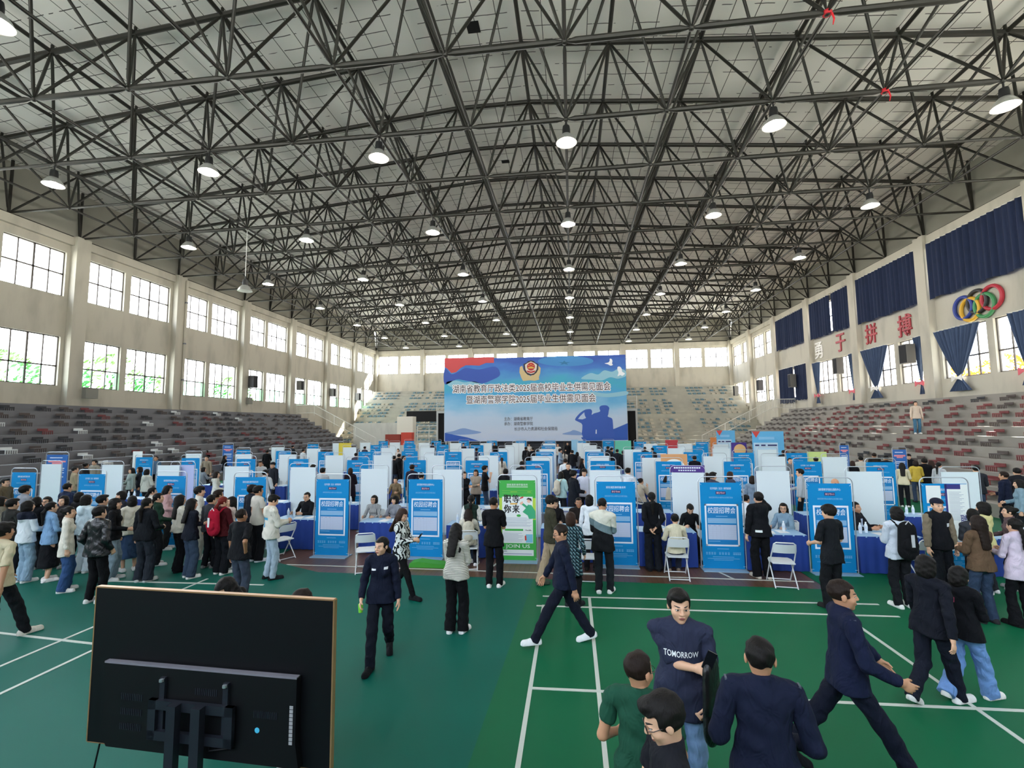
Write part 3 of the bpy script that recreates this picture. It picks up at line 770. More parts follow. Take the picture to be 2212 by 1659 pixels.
curtain(b4 + .5, b6 - .5, 10.7, 14.2, 'closed navy curtain above the five rings', 16)
curtain(b6 + .5, b8 - .5, 10.7, 14.2, 'closed navy curtain above the last two red slogan characters', 16)
curtain(b8 + .5, b8 + 3.1, 10.8, 14.15, 'navy curtain half right of the bright slit, above the faded slogan', 7)
curtain(b8 + 3.45, b8 + 6.9, 10.8, 14.15, 'navy curtain half left of the bright slit, above the faded slogan', 8)
b10 = row_y(10)
curtain(b10 + .5, b10 + 6.9, 10.9, 14.15, 'closed navy upper curtain, farthest from the camera on the right wall', 15)
curtain(b10 + .5, b10 + 3.0, 5.4, 8.8, 'narrow closed navy lower curtain right of the pale mullion', 6)
curtain(b10 + 3.5, b10 + 6.6, 5.2, 8.8, 'wide closed navy lower curtain left of the pale mullion', 8)
curtain(b4 + 3.7, b4 + 7.0, 4.9, 8.6, 'navy curtain gathered by a white bow under the five rings', 11, (b4 + 5.3, 5.65, .3), M_curtg)
curtain(b4 + .45, b4 + 1.9, 4.9, 8.6, 'slim curtain tied in pink at the right edge under the rings', 5, (b4 + 1.1, 5.6, .3), M_curtg, M_pink)
curtain(b6 + 3.9, b6 + 7.0, 4.9, 8.6, 'navy curtain gathered by a white bow under the third slogan character', 11, (b6 + 5.4, 5.6, .3), M_curtg)
curtain(b6 + .45, b6 + 1.2, 4.9, 8.6, 'slim curtain tied in pink under the last slogan character', 4, (b6 + .8, 5.6, .3), M_curtg, M_pink)
curtain(b8 + 5.7, b8 + 6.9, 4.9, 8.6, 'slim grey curtain hanging tied under the faded slogan character', 4, (b8 + 6.2, 5.6, .3), M_curtg, M_pink)
curtain(b8 + .45, b8 + 1.1, 4.9, 8.6, 'slim tied curtain under the half red slogan character', 3, (b8 + .7, 5.6, .3), M_curtg, M_pink)
# wall loudspeakers and boxes
M_spk = mat('grey_speaker_case', '#6d6b66', .6); M_spkd = mat('dark_speaker_case', '#3a383a', .6); M_grille = mat('black_speaker_grille', '#19191b', .8)
def speaker(px, py, X, m, label, h=1.0, w=.6):
    p = atx(px, py, X); s = 1 if X < 0 else -1
    t = thing('wall_speaker', label, 'loudspeaker', (X + s * .42, p.y, p.z - h / 2))
    MB().bb((s * .10, -w / 2, 0), (s * .62, w / 2, h)).build('case', m, t)
    MB().bb((s * .62, -w / 2 + .05, .05), (s * .635, w / 2 - .05, h - .05)).build('grille', M_grille, t)
    MB().bb((0, -.06, h * .4), (s * .12, .06, h * .6)).build('bracket', M_metal, t)
for a in ((530, 825, XL, M_spkd, 'dark wall speaker on the left wall, nearest the camera of its row', 1.1), (634, 833, XL, M_spk, 'grey wall speaker, second along the left wall'), (706, 848, XL, M_spk, 'grey wall speaker, third along the left wall'), (762, 857, XL, M_spk, 'grey wall speaker beside the end stand on the left wall'),
          (1988, 764, XR, M_spk, 'big grey wall speaker left of the five rings on the right wall', 1.25, .75), (1833, 790, XR, M_spk, 'grey wall speaker on the right wall below the half red slogan', 1.3), (1729, 822, XR, M_spk, 'grey wall speaker at the edge of the closed lower curtain', 1.3), (1657, 832, XR, M_spkd, 'brown wall speaker beside the uncurtained right window', 1.2), (1603, 844, XR, M_spk, 'grey wall speaker beside the end stand on the right wall', 1.3)):
    speaker(*a)
def wall_box(px, py, X, d, label):
    p = atx(px, py, X); s = 1 if X < 0 else -1
    return tag(MB().bb((X + s * .42, p.y - d[0] / 2, p.z - d[1] / 2), (X + s * .72, p.y + d[0] / 2, p.z + d[1] / 2)).build('junction_box', mat('weathered_grey_box', '#85847b', .8)), label, 'box')
wall_box(177, 850, XL, (.75, .65), 'weathered grey box on the nearest left pilaster'); wall_box(526, 866, XL, (.5, .6), 'small grey box below the dark left speaker')
p = atx(388, 700, XL)
t = thing('drain_pipe', 'pale vertical drain pipe on the second left pilaster', 'pipe', (XL + .5, p.y, 4.6))
MB().tube([(0, 0, 0), (0, 0, 10.0)], .09, 10).build('pipe', M_wall, t, True)
for z in (2.2, 5.0, 8.2): MB().tube([(0, 0, z), (0, 0, z + .1)], .115, 10).build('collar', M_metal, t)
# trees beyond the low left windows and hills of colour beyond the right ones
M_leaf = mat('sunlit_leaves', '#6f9a4e', .8, noise=.4, nscale=3); M_leafo = mat('orange_flower_leaves', '#d98a2e', .8, noise=.3, nscale=3); M_bark = mat('tree_bark', '#5a4a3c', .9)
def tree(name, x, y, h, rad, m, label, cat='tree', grp=None):
    rr = random.Random(int(x * 7 + y * 13)); t = thing(name, label, cat, (x, y, -.32), 0, grp)
    MB().tube([(0, 0, 0), (.1, .1, h * .4), (0, .1, h * .75)], [.22, .16, .08], 8).build('trunk', M_bark, t)
    mb = MB()
    for i in range(900):
        a = rr.uniform(0, 6.28); u = rr.uniform(-1, 1); q = rad * rr.uniform(.55, 1.0) * math.sqrt(1 - u * u)
        c = Vector((q * math.cos(a), q * math.sin(a), h * .62 + u * h * .36)); s = rr.uniform(.14, .3)
        ax = Vector((rr.uniform(-1, 1), rr.uniform(-1, 1), rr.uniform(-1, 1))).normalized(); b_ = ax.orthogonal().normalized() * s; c_ = ax.cross(b_) * .6
        mb.add([c - b_, c + c_ * .6, c + b_, c - c_ * .6], [(0, 1, 2, 3)])
    mb.build('foliage', m, t)
for n_, y in enumerate((21, 27.5, 33.5, 40, 47)):
    tree('broadleaf_tree', -36.5 - (n_ % 2) * 2, y, 8.6 + (n_ % 3) * .5, 2.7, M_leaf, 'green tree outside the left windows, %s from the near end' % ORD[n_], grp='trees outside the left windows')
for n_, (y, m) in enumerate(((26.5, M_leaf), (31.5, M_leafo), (37.5, M_leafo), (44, M_leafo))):
    tree('flowering_tree', 30.5 + (n_ % 2), y, 8.3, 2.5, m, '%s tree outside the right windows, %s from the near end' % ('green' if m is M_leaf else 'orange', ORD[n_]), grp='trees outside the right windows')
# ---------------------------------------------------------------- booth banners
M_tube = mat('satin_steel_tube', '#b9c0c9', .35, .6); M_plate = mat('pale_blue_foot_plate', '#8fb0c8', .5)
M_blue = mat('banner_blue_print', '#0a88c8', .6, spec=.2); M_blue2 = mat('panel_blue_print', '#2280c0', .6, spec=.2); M_wht = mat('white_print', '#e6f0fa', .5); M_tab = mat('form_print', '#c3cfe6', .5)
M_pale = mat('pale_blue_print', '#86c1ea', .5); M_navyink = mat('navy_tag_print', '#1d1f5e', .5); M_pinkink = mat('pink_tag_print', '#f6c6d0', .5); M_back = mat('white_banner_back', '#dbe7ec', .7, spec=.2); M_lav = mat('lavender_banner_back', '#b7c0ea', .6)
M_gline = mat('form_rule_print', '#8f9bb8', .5)
BWD, BHT = 0.95, 2.0
def frame_parts(t, parent_plate=True):
    pts = [(-.465, 0, .02)]; rr = .12
    for i in range(7): a = math.pi - i * math.pi / 12; pts.append((-.465 + rr + rr * math.cos(a), 0, BHT - .012 - rr + rr * math.sin(a)))
    for i in range(7): a = math.pi / 2 - i * math.pi / 12; pts.append((.465 - rr + rr * math.cos(a), 0, BHT - .012 - rr + rr * math.sin(a)))
    pts.append((.465, 0, .02))
    MB().tube(pts, .011, 8).build('tube_frame', M_tube, t, True)
    MB().bb((-.46, -.19, 0), (.46, .19, .018)).build('foot_plate', M_plate, t)
LZ = [0]
def onf(u, v, w): return Vector((u, -.006 - LZ[0] * .0012 - w, v))
def rect(mb, x0, z0, x1, z1, mi=0):
    return mb.add([onf(x0, z0, 0), onf(x1, z0, 0), onf(x1, z1, 0), onf(x0, z1, 0)], [(0, 1, 2, 3)], mi)
def poster_sheet(t, m, back=M_back, w=.43, z0=.03, z1=1.86):
    mb = MB(); mb.add([(-w, -.006, z0), (w, -.006, z0), (w, -.006, z1), (-w, -.006, z1)], [(0, 1, 2, 3)], 0)
    mb.add([(-w, .006, z0), (w, .006, z0), (w, .006, z1), (-w, .006, z1)], [(3, 2, 1, 0)], 1)
    mb.add([(-w, -.006, z0), (w, -.006, z0), (w, -.006, z1), (-w, -.006, z1), (-w, .006, z0), (w, .006, z0), (w, .006, z1), (-w, .006, z1)], [(0, 4, 5, 1), (1, 5, 6, 2), (2, 6, 7, 3), (3, 7, 4, 0)], 0)
    for sx in (-1, 1):
        for z in (z0 + .05, z1 - .05): mb.tube([(sx * (w - .03), -.008, z), (sx * .462, 0, z + (.06 if z > 1 else -.0))], .003, 5, 1)
    return mb.build('poster', [m, back], t)
def blue_front(t, firm, no):
    p = poster_sheet(t, M_blue)
    LZ[0] = 1; mb = MB(); put_text(mb, firm, onf, .44, .052, 0, 0, 0, 1.735); mb.build('heading_lettering', M_wht, p)
    mb = MB(); rect(mb, -.105, 1.605, .105, 1.672); mb.build('number_tag', M_navyink, p)
    LZ[0] = 2; mb = MB(); put_text(mb, no, onf, .18, .045, .004, 0, 0, 1.639); mb.build('number_lettering', M_pinkink, p)
    LZ[0] = 1; mb = MB(); put_text(mb, '湖南警察学院2025届毕业生供需见面会', onf, .50, .036, .003, 0, 0, 1.54); mb.build('event_lettering', M_pale, p)
    mb = MB()
    for a in ((-.35, .50, -.315, 1.40), (.315, .50, .35, 1.40), (-.35, 1.36, .35, 1.40), (-.35, .50, .35, .535)): rect(mb, *a)
    mb.build('white_border', M_wht, p)
    mb = MB(); rect(mb, -.315, .535, .315, 1.36); mb.build('inner_panel', M_blue2, p)
    LZ[0] = 2; mb = MB(); put_text(mb, '校园招聘会', lambda u, v, w: onf(u + v * .12 - .15, v, w), .58, .135, .004, 0, 0, 1.265); mb.build('title_lettering', M_wht, p)
    mb = MB(); rect(mb, -.12, 1.13, .12, 1.142); rect(mb, -.29, .60, -.05, .61); rect(mb, -.12, .44, .12, .45); rect(mb, -.22, .27, .22, .278); rect(mb, -.33, .235, .33, .242); rect(mb, -.2, .205, .2, .211); mb.build('fine_print', M_pale, p)
    mb = MB(); rect(mb, -.295, .99, .295, 1.095); mb.build('notice_block', M_pale, p)
    mb = MB(); rect(mb, -.295, .64, .295, .955); mb.build('form_table', M_tab, p)
    LZ[0] = 3; mb = MB()
    for i in range(14): rect(mb, -.295, .655 + i * .02, .295, .6565 + i * .02)
    for x in (-.2, -.12, -.04, .03): rect(mb, x, .64, x + .0015, .955)
    for i in range(3): rect(mb, -.28 + i * .1, .93, -.23 + i * .1, .938)
    for i in range(5): rect(mb, -.285, 1.005 + i * .018, .285, 1.010 + i * .018)
    mb.build('form_rules', M_gline, p)
    LZ[0] = 1; mb = MB()
    for x0, x1 in ((-.36, -.14), (-.09, .15), (.2, .36)):
        n = 4
        for i in range(n):
            a = x0 + (x1 - x0) * i / n; rect(mb, a, .325, a + .042, .332); rect(mb, a, .345, a + .042, .351); rect(mb, a + .018, .318, a + .024, .372); rect(mb, a, .366, a + .042, .372)
    mb.build('slogan_lettering', M_pale, p)
M_green = mat('green_poster_print', '#3fae49', .5); M_lime = mat('lime_poster_print', '#b7d64c', .5); M_blk = mat('black_print', '#15181a', .5); M_wp = mat('white_poster_print', '#e9efee', .5); M_jade = mat('jade_print', '#3fae7c', .5); M_skinp = mat('flesh_print', '#eebfa6', .5); M_redp = mat('red_print', '#d0443c', .5); M_ltb = mat('light_blue_print', '#7fc6df', .5); M_gold = mat('gold_print', '#e0a83a', .5)
def green_front(t):
    p = poster_sheet(t, M_green)
    LZ[0] = 1; mb = MB(); put_text(mb, '湖南湘民律师事务所', onf, .5, .056, 0, 0, 0, 1.755); rect(mb, -.25, 1.700, .25, 1.712); mb.build('heading_lettering', M_wp, p)
    mb = MB(); rect(mb, -.36, 1.615, .36, 1.618); rect(mb, -.36, 1.565, .36, 1.568); rect(mb, -.16, 1.59, 0, 1.598); rect(mb, .24, 1.59, .32, 1.598); mb.build('search_bar', M_lime, p)
    mb = MB(); rect(mb, -.43, .95, -.36, 1.45); rect(mb, .36, .95, .43, 1.45); rect(mb, -.43, .40, -.37, .75); mb.build('lime_glow', M_lime, p)
    mb = MB(); rect(mb, -.36, .415, .36, 1.48); mb.build('white_panel', M_wp, p)
    LZ[0] = 2; mb = MB()
    for s, u, v in (('职', -.235, 1.43), ('等', -.035, 1.43), ('你', -.235, 1.20), ('来', -.035, 1.20)): [put_text(mb, s, lambda a, b, c, a_=a_: onf(a, b, c + a_ * .05), .165, .19, .006, 0, u + a_, v) for a_ in (-.006, 0, .006)]
    mb.build('headline_lettering', M_blk, p)
    mb = MB(); mb.prism([(.12, 1.13), (.20, 1.22), (.25, 1.30), (.33, 1.29), (.42, 1.15), (.42, .98), (.27, .97), (.24, 1.05)], .001, onf); mb.prism([(.2, 1.22), (.10, 1.30), (.13, 1.34), (.26, 1.24)], .001, onf); mb.build('figure_jacket', M_jade, p)
    LZ[0] = 3; mb = MB(); mb.prism([(.27 + .042 * math.cos(i * .52), 1.385 + .048 * math.sin(i * .52)) for i in range(12)], .001, onf); mb.prism([(.05, 1.33), (.12, 1.38), (.14, 1.33), (.09, 1.29)], .001, onf); mb.build('figure_skin', M_skinp, p)
    mb = MB(); mb.prism([(.21, 1.42), (.26, 1.46), (.33, 1.44), (.34, 1.37), (.30, 1.40)], .001, onf)
    rect(mb, .20, .70, .33, .708)
    for s, z in (('10-18', .715),): put_text(mb, s, onf, .13, .035, .004, 0, .24, z)
    for i in range(3): rect(mb, -.33, .29 - i * .03, -.27, .296 - i * .03)
    mb.build('figure_hair', M_blk, p)
    mb = MB(); mb.prism([(.05, 1.42), (.14, 1.455), (.15, 1.49), (.08, 1.47)], .001, onf); mb.prism([(.17, .48), (.21, .48), (.2, .6), (.165, .58)], .001, onf); mb.build('figure_horn', M_redp, p)
    mb = MB(); rect(mb, -.17, 1.30, .0, 1.33); mb.build('sun_mark', M_gold, p)
    mb = MB(); mb.prism([(.03 + .05 * math.cos(i * .4), 1.045 + .03 * math.sin(i * .4)) for i in range(16)], .001, onf); rect(mb, -.30, .695, .13, .74); mb.build('lime_button', M_green, p)
    mb = MB()
    for i in range(9): rect(mb, -.33, .80 + i * .024, (.30, .33, .22)[i % 3], .806 + i * .024)
    for i in range(7): rect(mb, -.33, .46 + i * .03, (.10, .13, .02)[i % 3], .466 + i * .03)
    mb.build('body_lettering', M_gline, p)
    mb = MB(); rect(mb, .19, .43, .35, .62); mb.build('small_figure', M_ltb, p)
    LZ[0] = 1; mb = MB(); put_text(mb, 'JOIN US', onf, .57, .105, .006, 0, 0, .335); mb.build('join_lettering', M_wp, p)
    mb = MB(); rect(mb, -.37, .13, .37, .265); mb.build('footer_panel', M_wp, p)
    LZ[0] = 2; mb = MB(); rect(mb, -.33, .22, -.25, .235); rect(mb, -.33, .165, .33, .18); mb.build('footer_lettering', M_gline, p)
def guide_front(t):
    p = poster_sheet(t, mat('deep_blue_print', '#2b68b4', .5))
    LZ[0] = 1; mb = MB(); rect(mb, -.30, 1.70, .22, 1.735); rect(mb, -.32, 1.20, .32, 1.24); rect(mb, -.32, 1.12, .30, 1.15); rect(mb, -.32, 1.0, .32, 1.03); rect(mb, -.3, .8, .3, .84); mb.build('notice_lettering', M_wht, p)
    mb = MB(); rect(mb, -.36, 1.50, .36, 1.58); rect(mb, -.2, 1.42, .2, 1.49); mb.build('notice_heading', mat('salmon_print', '#e88f98', .5), p)
def make_banner(kind):
    t = thing('banner_stand', 'x', 'banner'); frame_parts(t)
    if kind == 'B0': blue_front(t, '湖南湘民律师事务所', '展位号008')
    if kind == 'B1': blue_front(t, '北京市盈科（长沙）律师事务所', '展位号007')
    if kind == 'B2': blue_front(t, '湖南警察学院就业服务中心', '展位号015')
    if kind == 'G': green_front(t)
    if kind == 'W': poster_sheet(t, M_back)
    if kind == 'L': poster_sheet(t, M_lav, M_lav)
    if kind == 'D': guide_front(t)
    if kind == 'P':
        poster_sheet(t, M_back)
        LZ[0] = 2; mb = MB(); rect(mb, -.46, 1.80, .46, 2.0); h = mb.build('purple_header', mat('purple_print', '#4a2c84', .5), t); LZ[0] = 3
        mb = MB()
        for i in range(12): rect(mb, -.36 + i * .06, 1.91, -.315 + i * .06, 1.95)
        for i in range(8): rect(mb, -.24 + i * .06, 1.84, -.2 + i * .06, 1.875)
        mb.build('header_lettering', M_wht, h)
    if kind == 'A':
        blue_front(t, '湖南湘民律师事务所', '展位号011')
        LZ[0] = 6; mb = MB(); rect(mb, -.36, 1.46, -.08, 1.82); mb.build('taped_notice', M_wp, t)
        mb = MB(); rect(mb, 0.0, .70, .43, 1.85); n = mb.build('recruiting_sheet', M_wp, t); LZ[0] = 7
        mb = MB(); rect(mb, 0.0, 1.75, .30, 1.85); rect(mb, 0, 1.1, .04, 1.85); put_text(mb, '聘', onf, .15, .22, .006, 0, .33, 1.12); mb.build('sheet_heading', mat('violet_print', '#33317c', .5), n)
        mb = MB()
        for i in range(22): rect(mb, .07, 1.12 + i * .027, (.26, .30, .22)[i % 3] + .05, 1.127 + i * .027)
        mb.build('sheet_lettering', M_gline, n)
        mb = MB(); rect(mb, .33, .74, .40, .84); mb.build('red_stamp', M_redp, n)
    return t
PROTO = {}
BAN = """B 27 80 1010.4;W 85.5 139.5 994.5;D 100 150 976;B 168.5 232.5 1013.5;W 217 271 995.5;B 291.5 333 981;B 335 406.7 1017;W 336 394 996.5;L 368 424 996;B 387 438 982.5;W 399 439 974;W 483 541.7 998.5;B 505 579.5 1019;B 507 557 984;W 501 552 975;B 510.5 542 966.5;D 481 505.5 957;W 627 684 1000;B 622 669 984;W 601 643 975.5;B 594.5 629.5 968.5;W 584 616.5 961.5;B 661 692 955.5;W 661 694 964;B 681 727 970;W 702 743 977;W 738 773 961.5;W 717.5 743 953.5;W 777.5 801 952.5;B 679.5 759 1023;B 745.5 800 986;B 776 808 970;W 776.5 841 1003;B 816 840 949.5;B 800 826 957;W 840 866 952;B 872 897 949;B 869.5 900.5 956;W 821 856 962.5;W 806 848 976.5;B 866 904 969;B 873 920 986;W 903 930 952.5;W 905 942 962;W 916 961 977;B 929.5 955 949;B 942 970 956;W 970 998 953;B 990.5 1014 949;W 991 1026 963.5;B 958 1000 970;W 933 1001 1004;B 878 961 1023;B 1004 1056 986.5;B 1016 1045.5 957;W 1037 1063 953;B 1049 1076 948.5;W 1032 1078 977;B 1057 1097 970;W 1076 1111 963;W 1088.5 1122.5 956.5;W 1106 1134 953;B 1112.5 1139 948.5;B 1174 1202.5 948.5;W 1171 1202 954;B 1167.5 1202 957.5;W 1163.5 1202 964.5;B 1156.5 1198 969.5;W 1146 1196 978;B 1133 1190 987;W 1102.5 1170 1004.5;G 1074 1160 1024.5;B 1240 1267 948.5;W 1246 1274 952.5;W 1256 1291 957;W 1256.5 1303 964.5;B 1262 1304 969.5;W 1268 1317.5 977.5;B 1272.5 1330 987;W 1271 1342 1005;B 1283 1375.5 1027;B 1299.5 1328 948.5;B 1370 1395 950;W 1391 1419 954;W 1348 1384 965;B 1366 1409 970;B 1409.5 1440.5 957.5;W 1443 1478 962.5;W 1465 1493 954;B 1504 1529 950.5;B 1493 1531 957;B 1476 1518 970;W 1392 1430 981;B 1417 1470 988;P 1447 1521.5 1005;W 1518 1567.5 978;B 1562 1620 988;W 1539 1576 963;W 1541 1572 955;B 1583 1629 971;B 1507.5 1602 1028.5;W 1636 1677 965;W 1642.5 1698 978.5;B 1696 1743.5 971.5;B 1713 1774 988;W 1631 1705 1006;W 1773.5 1830 979;D 1812 1833 957;B 1737.5 1841 1030;B 1863 1938 989;W 1823 1907.5 1007;D 1926 1957.5 965.5;W 2026.5 2116 1007.5;A 1983 2091 1030"""
banners = []
for s in BAN.split(';'):
    kd, a, b, t = s.split(); a, b, t = float(a), float(b), float(t)
    p = atz((a + b) / 2, t, BHT); banners.append([kd, p.x, p.y, (a + b) / 2])
# booth rows run across the hall, bending back a little towards the left
ROWS = [11.15, 13.85, 17.3, 20.1, 23.2, 26.2, 30.2, 32.8, 36.2, 39.8]
def rown(x, y):
    yy = y + .075 * min(0, x - 3) if x < 3 else y
    return min(range(len(ROWS)), key=lambda i: abs(ROWS[i] - yy))
KN = {'B': 'blue recruitment banner', 'W': 'plain white back of a banner', 'L': 'lavender back of a banner', 'D': 'deep blue guide sign', 'G': 'green recruitment banner with lettering JOIN US', 'P': 'white banner back with a purple header', 'A': 'blue banner with papers taped over it'}
byrow = {}
for bn in banners: byrow.setdefault((bn[0], rown(bn[1], bn[2]) if bn[0] != 'D' else 99), []).append(bn)
for (kd, rw), lst in byrow.items():
    lst.sort(key=lambda q: q[3])
    for i, (k_, x, y, px) in enumerate(lst):
        if kd == 'B': v = 'B%d' % ((i + rw) % 3)
        else: v = kd
        if kd == 'D': lab = ('deep blue guide sign in front of the left stand, nearer the camera', 'deep blue guide sign in front of the left stand, farther back', 'deep blue guide sign in front of the right stand, farther back', 'deep blue guide sign in front of the right stand, nearer the camera')[i]
        elif len(lst) == 1 and kd in 'LGPA': lab = KN[kd] + ', on a steel tube stand, ' + ('front row' if rw == 0 else 'second row')
        else: lab = '%s, %s from the left in the %s booth row' % (KN[kd], ORD[i], ORD[rw])
        rz = R.uniform(-.03, .03); sc_ = None; zz = 0.0
        if kd == 'D':          # the guide signs stand on the lowest step of a side stand
            b0 = [q for q in BAN.split(';') if q.startswith('D') and abs((float(q.split()[1]) + float(q.split()[2])) / 2 - px) < 1][0].split(); xs_ = -21.55 if x < 0 else 13.95
            pp = atx(px, float(b0[3]), xs_); zz = RISE + .04; x, y = pp.x, pp.y; wd_ = abs(aty(float(b0[1]), float(b0[3]), y).x - aty(float(b0[2]), float(b0[3]), y).x); sc_ = (wd_ / .95, 1, (pp.z - zz) / 2.0)
        grp = {'B': 'blue booth banners', 'W': 'white banner backs', 'D': 'deep blue guide signs'}.get(kd)
        if v not in PROTO:
            o = make_banner(v); PROTO[v] = o; o.location = (x, y, zz); o.rotation_euler = (0, 0, rz); o.scale = sc_ or (1, 1, 1); o['label'] = lab
            if grp: o['group'] = grp
        else: o = dup(PROTO[v], (x, y, zz), rz, lab, grp, sc_)
bpy.context.view_layer.update()
# ---------------------------------------------------------------- tables, chairs, bottles, papers
M_skirt = mat('royal_blue_skirt', '#173a8c', .75, noise=.15, nscale=3); M_top = mat('pale_blue_tabletop', '#8fb7da', .45)
def make_table():
    t = thing('booth_table', 'x', 'table')
    MB().bb((-.62, -.30, .735), (.62, .30, .76)).build('tabletop', M_top, t)
    mb = MB(); per = [(-.62, -.30), (.62, -.30), (.62, .30), (-.62, .30)]; pts = []
    for i in range(4):
        a, b = per[i], per[(i + 1) % 4]; n = int(40 * math.dist(a, b)); 
        for j in range(n):
            u = j / n; x = a[0] + (b[0] - a[0]) * u; y = a[1] + (b[1] - a[1]) * u; nx, ny = (b[1] - a[1]), -(b[0] - a[0]); L_ = math.hypot(nx, ny)
            pts.append((x, y, nx / L_, ny / L_, j))
    vs = []
    for z, s in ((.758, 0.3), (.70, .5), (.35, 1.0), (.015, 1.3)):
        for x, y, nx, ny, j in pts:
            d = (.010 + .012 * math.sin(j * .78)) * s; vs.append((x + nx * d, y + ny * d, z))
    n = len(pts); mb.add(vs, [(r_ * n + i, (r_ + 1) * n + i, (r_ + 1) * n + (i + 1) % n, r_ * n + (i + 1) % n) for r_ in range(3) for i in range(n)])
    mb.build('table_skirt', M_skirt, t, True)
    return t
M_chair = mat('white_chair_plastic', '#dfe5e8', .45); M_cleg = mat('white_chair_tube', '#e2e6e8', .4, .1)
def make_chair():
    t = thing('folding_chair', 'x', 'chair')           # faces +Y
    mb = MB(); mb.prism([(-.20, -.2), (.20, -.2), (.215, .1), (.17, .2), (-.17, .2), (-.215, .1)], .022, lambda u, v, w: (u, v, .435 + w + .02 * (v + .2))); mb.build('seat', M_chair, t)
    mb = MB(); mb.grid(10, 4, lambda u, v: ((u - .5) * .40, -.235 - .035 * (1 - (2 * u - 1) ** 2) - .05 * v, .66 + .17 * v)); mb.grid(10, 4, lambda u, v: ((.5 - u) * .40, -.250 - .035 * (1 - (2 * u - 1) ** 2) - .05 * v, .66 + .17 * v)); mb.build('backrest', M_chair, t, True)
    fr = [(-.215, .26, 0), (-.215, -.06, .45), (-.205, -.24, .70), (-.19, -.295, .83), (-.15, -.305, .86), (.15, -.305, .86), (.19, -.295, .83), (.205, -.24, .70), (.215, -.06, .45), (.215, .26, 0)]
    MB().tube(fr, .013, 8).build('main_frame', M_cleg, t, True)
    for s in (-1, 1): MB().tube([(s * .195, -.30, 0), (s * .195, .0, .34), (s * .195, .12, .44)], .012, 8).build('leg', M_cleg, t, True)
    MB().tube([(-.215, .235, .035), (.215, .235, .035)], .010, 6).build('stretcher', M_cleg, t); MB().tube([(-.195, -.275, .03), (.195, -.275, .03)], .010, 6).build('stretcher', M_cleg, t)
    return t
M_pet = mat('clear_bottle_plastic', '#dfeaf2', .12, spec=.8); M_cap = mat('white_bottle_cap', '#f2f4f6', .5); M_lab = mat('pale_bottle_label', '#c9d6e6', .5)
def make_bottle():
    t = thing('water_bottle', 'x', 'bottle')
    MB().lathe((0, 0, 0), [(.028, 0), (.033, .01), (.033, .06), (.030, .075), (.033, .09), (.033, .14), (.026, .175), (.012, .20), (.012, .215)], 14).build('bottle_body', M_pet, t, True)
    MB().lathe((0, 0, .205), [(.015, 0), (.015, .022), (0, .024)], 12).build('cap', M_cap, t, True)
    MB().lathe((0, 0, .085), [(.0345, 0), (.0345, .05)], 14).build('bottle_label', M_lab, t)
    return t
M_paper = mat('white_paper', '#e6e9ec', .6)
T0 = C0 = W0 = None
def rowy(i, x): return ROWS[i] - .075 * min(0, x - 3)
tables = []
COLX = [9.0, 6.55, 4.3, 2.05, -.15, -2.45, -4.75, -7.2, -9.7, -12.3, -15.0]
def dtable(x, y, lab):
    global T0
    if T0 is None: T0 = make_table(); T0.location = (x, y, 0); T0['label'] = lab; T0['group'] = 'booth tables with blue skirts'; o = T0
    else: o = dup(T0, (x, y, 0), 0, lab, 'booth tables with blue skirts')
    return o
def dchair(x, y, rz, lab):
    global C0
    if C0 is None: C0 = make_chair(); C0.location = (x, y, 0); C0.rotation_euler = (0, 0, rz); C0['label'] = lab; C0['group'] = 'white folding chairs'; return C0
    return dup(C0, (x, y, 0), rz, lab, 'white folding chairs')
def dbottle(x, y, z, lab):
    global W0
    if W0 is None: W0 = make_bottle(); W0.location = (x, y, z); W0['label'] = lab; W0['group'] = 'water bottles on booth tables'; return W0
    return dup(W0, (x, y, z), R.uniform(0, 6), lab, 'water bottles on booth tables')
NT = len(COLX)
SITX = [aty(px, 1085, 12.0).x for px in (662, 810, 850, 1199, 1248, 1487, 1695, 1850)]
for ri in range(0, 6):
    for ci, x in enumerate(COLX):
        xx = x
        y = rowy(ri, xx) + (.22 if ri % 2 == 0 else -.12)
        seenum = NT - ci
        lab = 'blue skirted table, %s from the left in the %s booth row' % (ORD[seenum - 1], ORD[ri])
        dtable(xx, y, lab); tables.append((ri, ci, xx, y))
        for j, dx in enumerate((-.42, -.25) if (ci + ri) % 2 else (.3,)):
            if ri < 4: dbottle(xx + dx, y + R.uniform(-.15, .1), .76, 'water bottle %s the %s table from the left in the %s booth row' % (('left on', 'beside it on')[j] if (ci + ri) % 2 else 'right on', ORD[seenum - 1], ORD[ri]))
        if ri < 3:
            for j in range(2):
                q = MB().box((0, 0, .002), (.21, .297, .004)).build('paper_sheet', M_paper); q.location = (xx - .05 + j * .3, y - .05 + .08 * j, .7605 + .0); q.rotation_euler = (0, 0, R.uniform(-.5, .5))
                tag(q, 'white paper on the %s half of the %s table from left, %s booth row' % (('left', 'right')[j], ORD[seenum - 1], ORD[ri]), 'paper', 'papers on booth tables')
        # the recruiter's chair behind each table
        cy_ = y + .62 if ri % 2 == 0 else y - .62
        if ri < 4 and not (ri == 0 and any(abs(xx - q) < .95 for q in SITX)): dchair(xx + (.1 if ci % 2 else -.12), cy_, math.pi if ri % 2 == 0 else 0, 'white folding chair behind the %s table from the left in the %s booth row' % (ORD[seenum - 1], ORD[ri]))
# visitors' chairs in front of the first row
for px, py, rz, lab in ((790, 1232, .35, 'empty white folding chair in front of the table beside the women'), (1268, 1250, .0, 'white folding chair behind the plaid dress'), (1690, 1262, -.12, 'empty white folding chair in front of the light denim woman'), (607, 1205, 1.1, 'white folding chair side-on behind the white hoodie'), (1990, 1255, .1, 'white folding chair behind the two walkers at right')):
    p = atz(px, py); dchair(p.x, p.y, rz, lab)
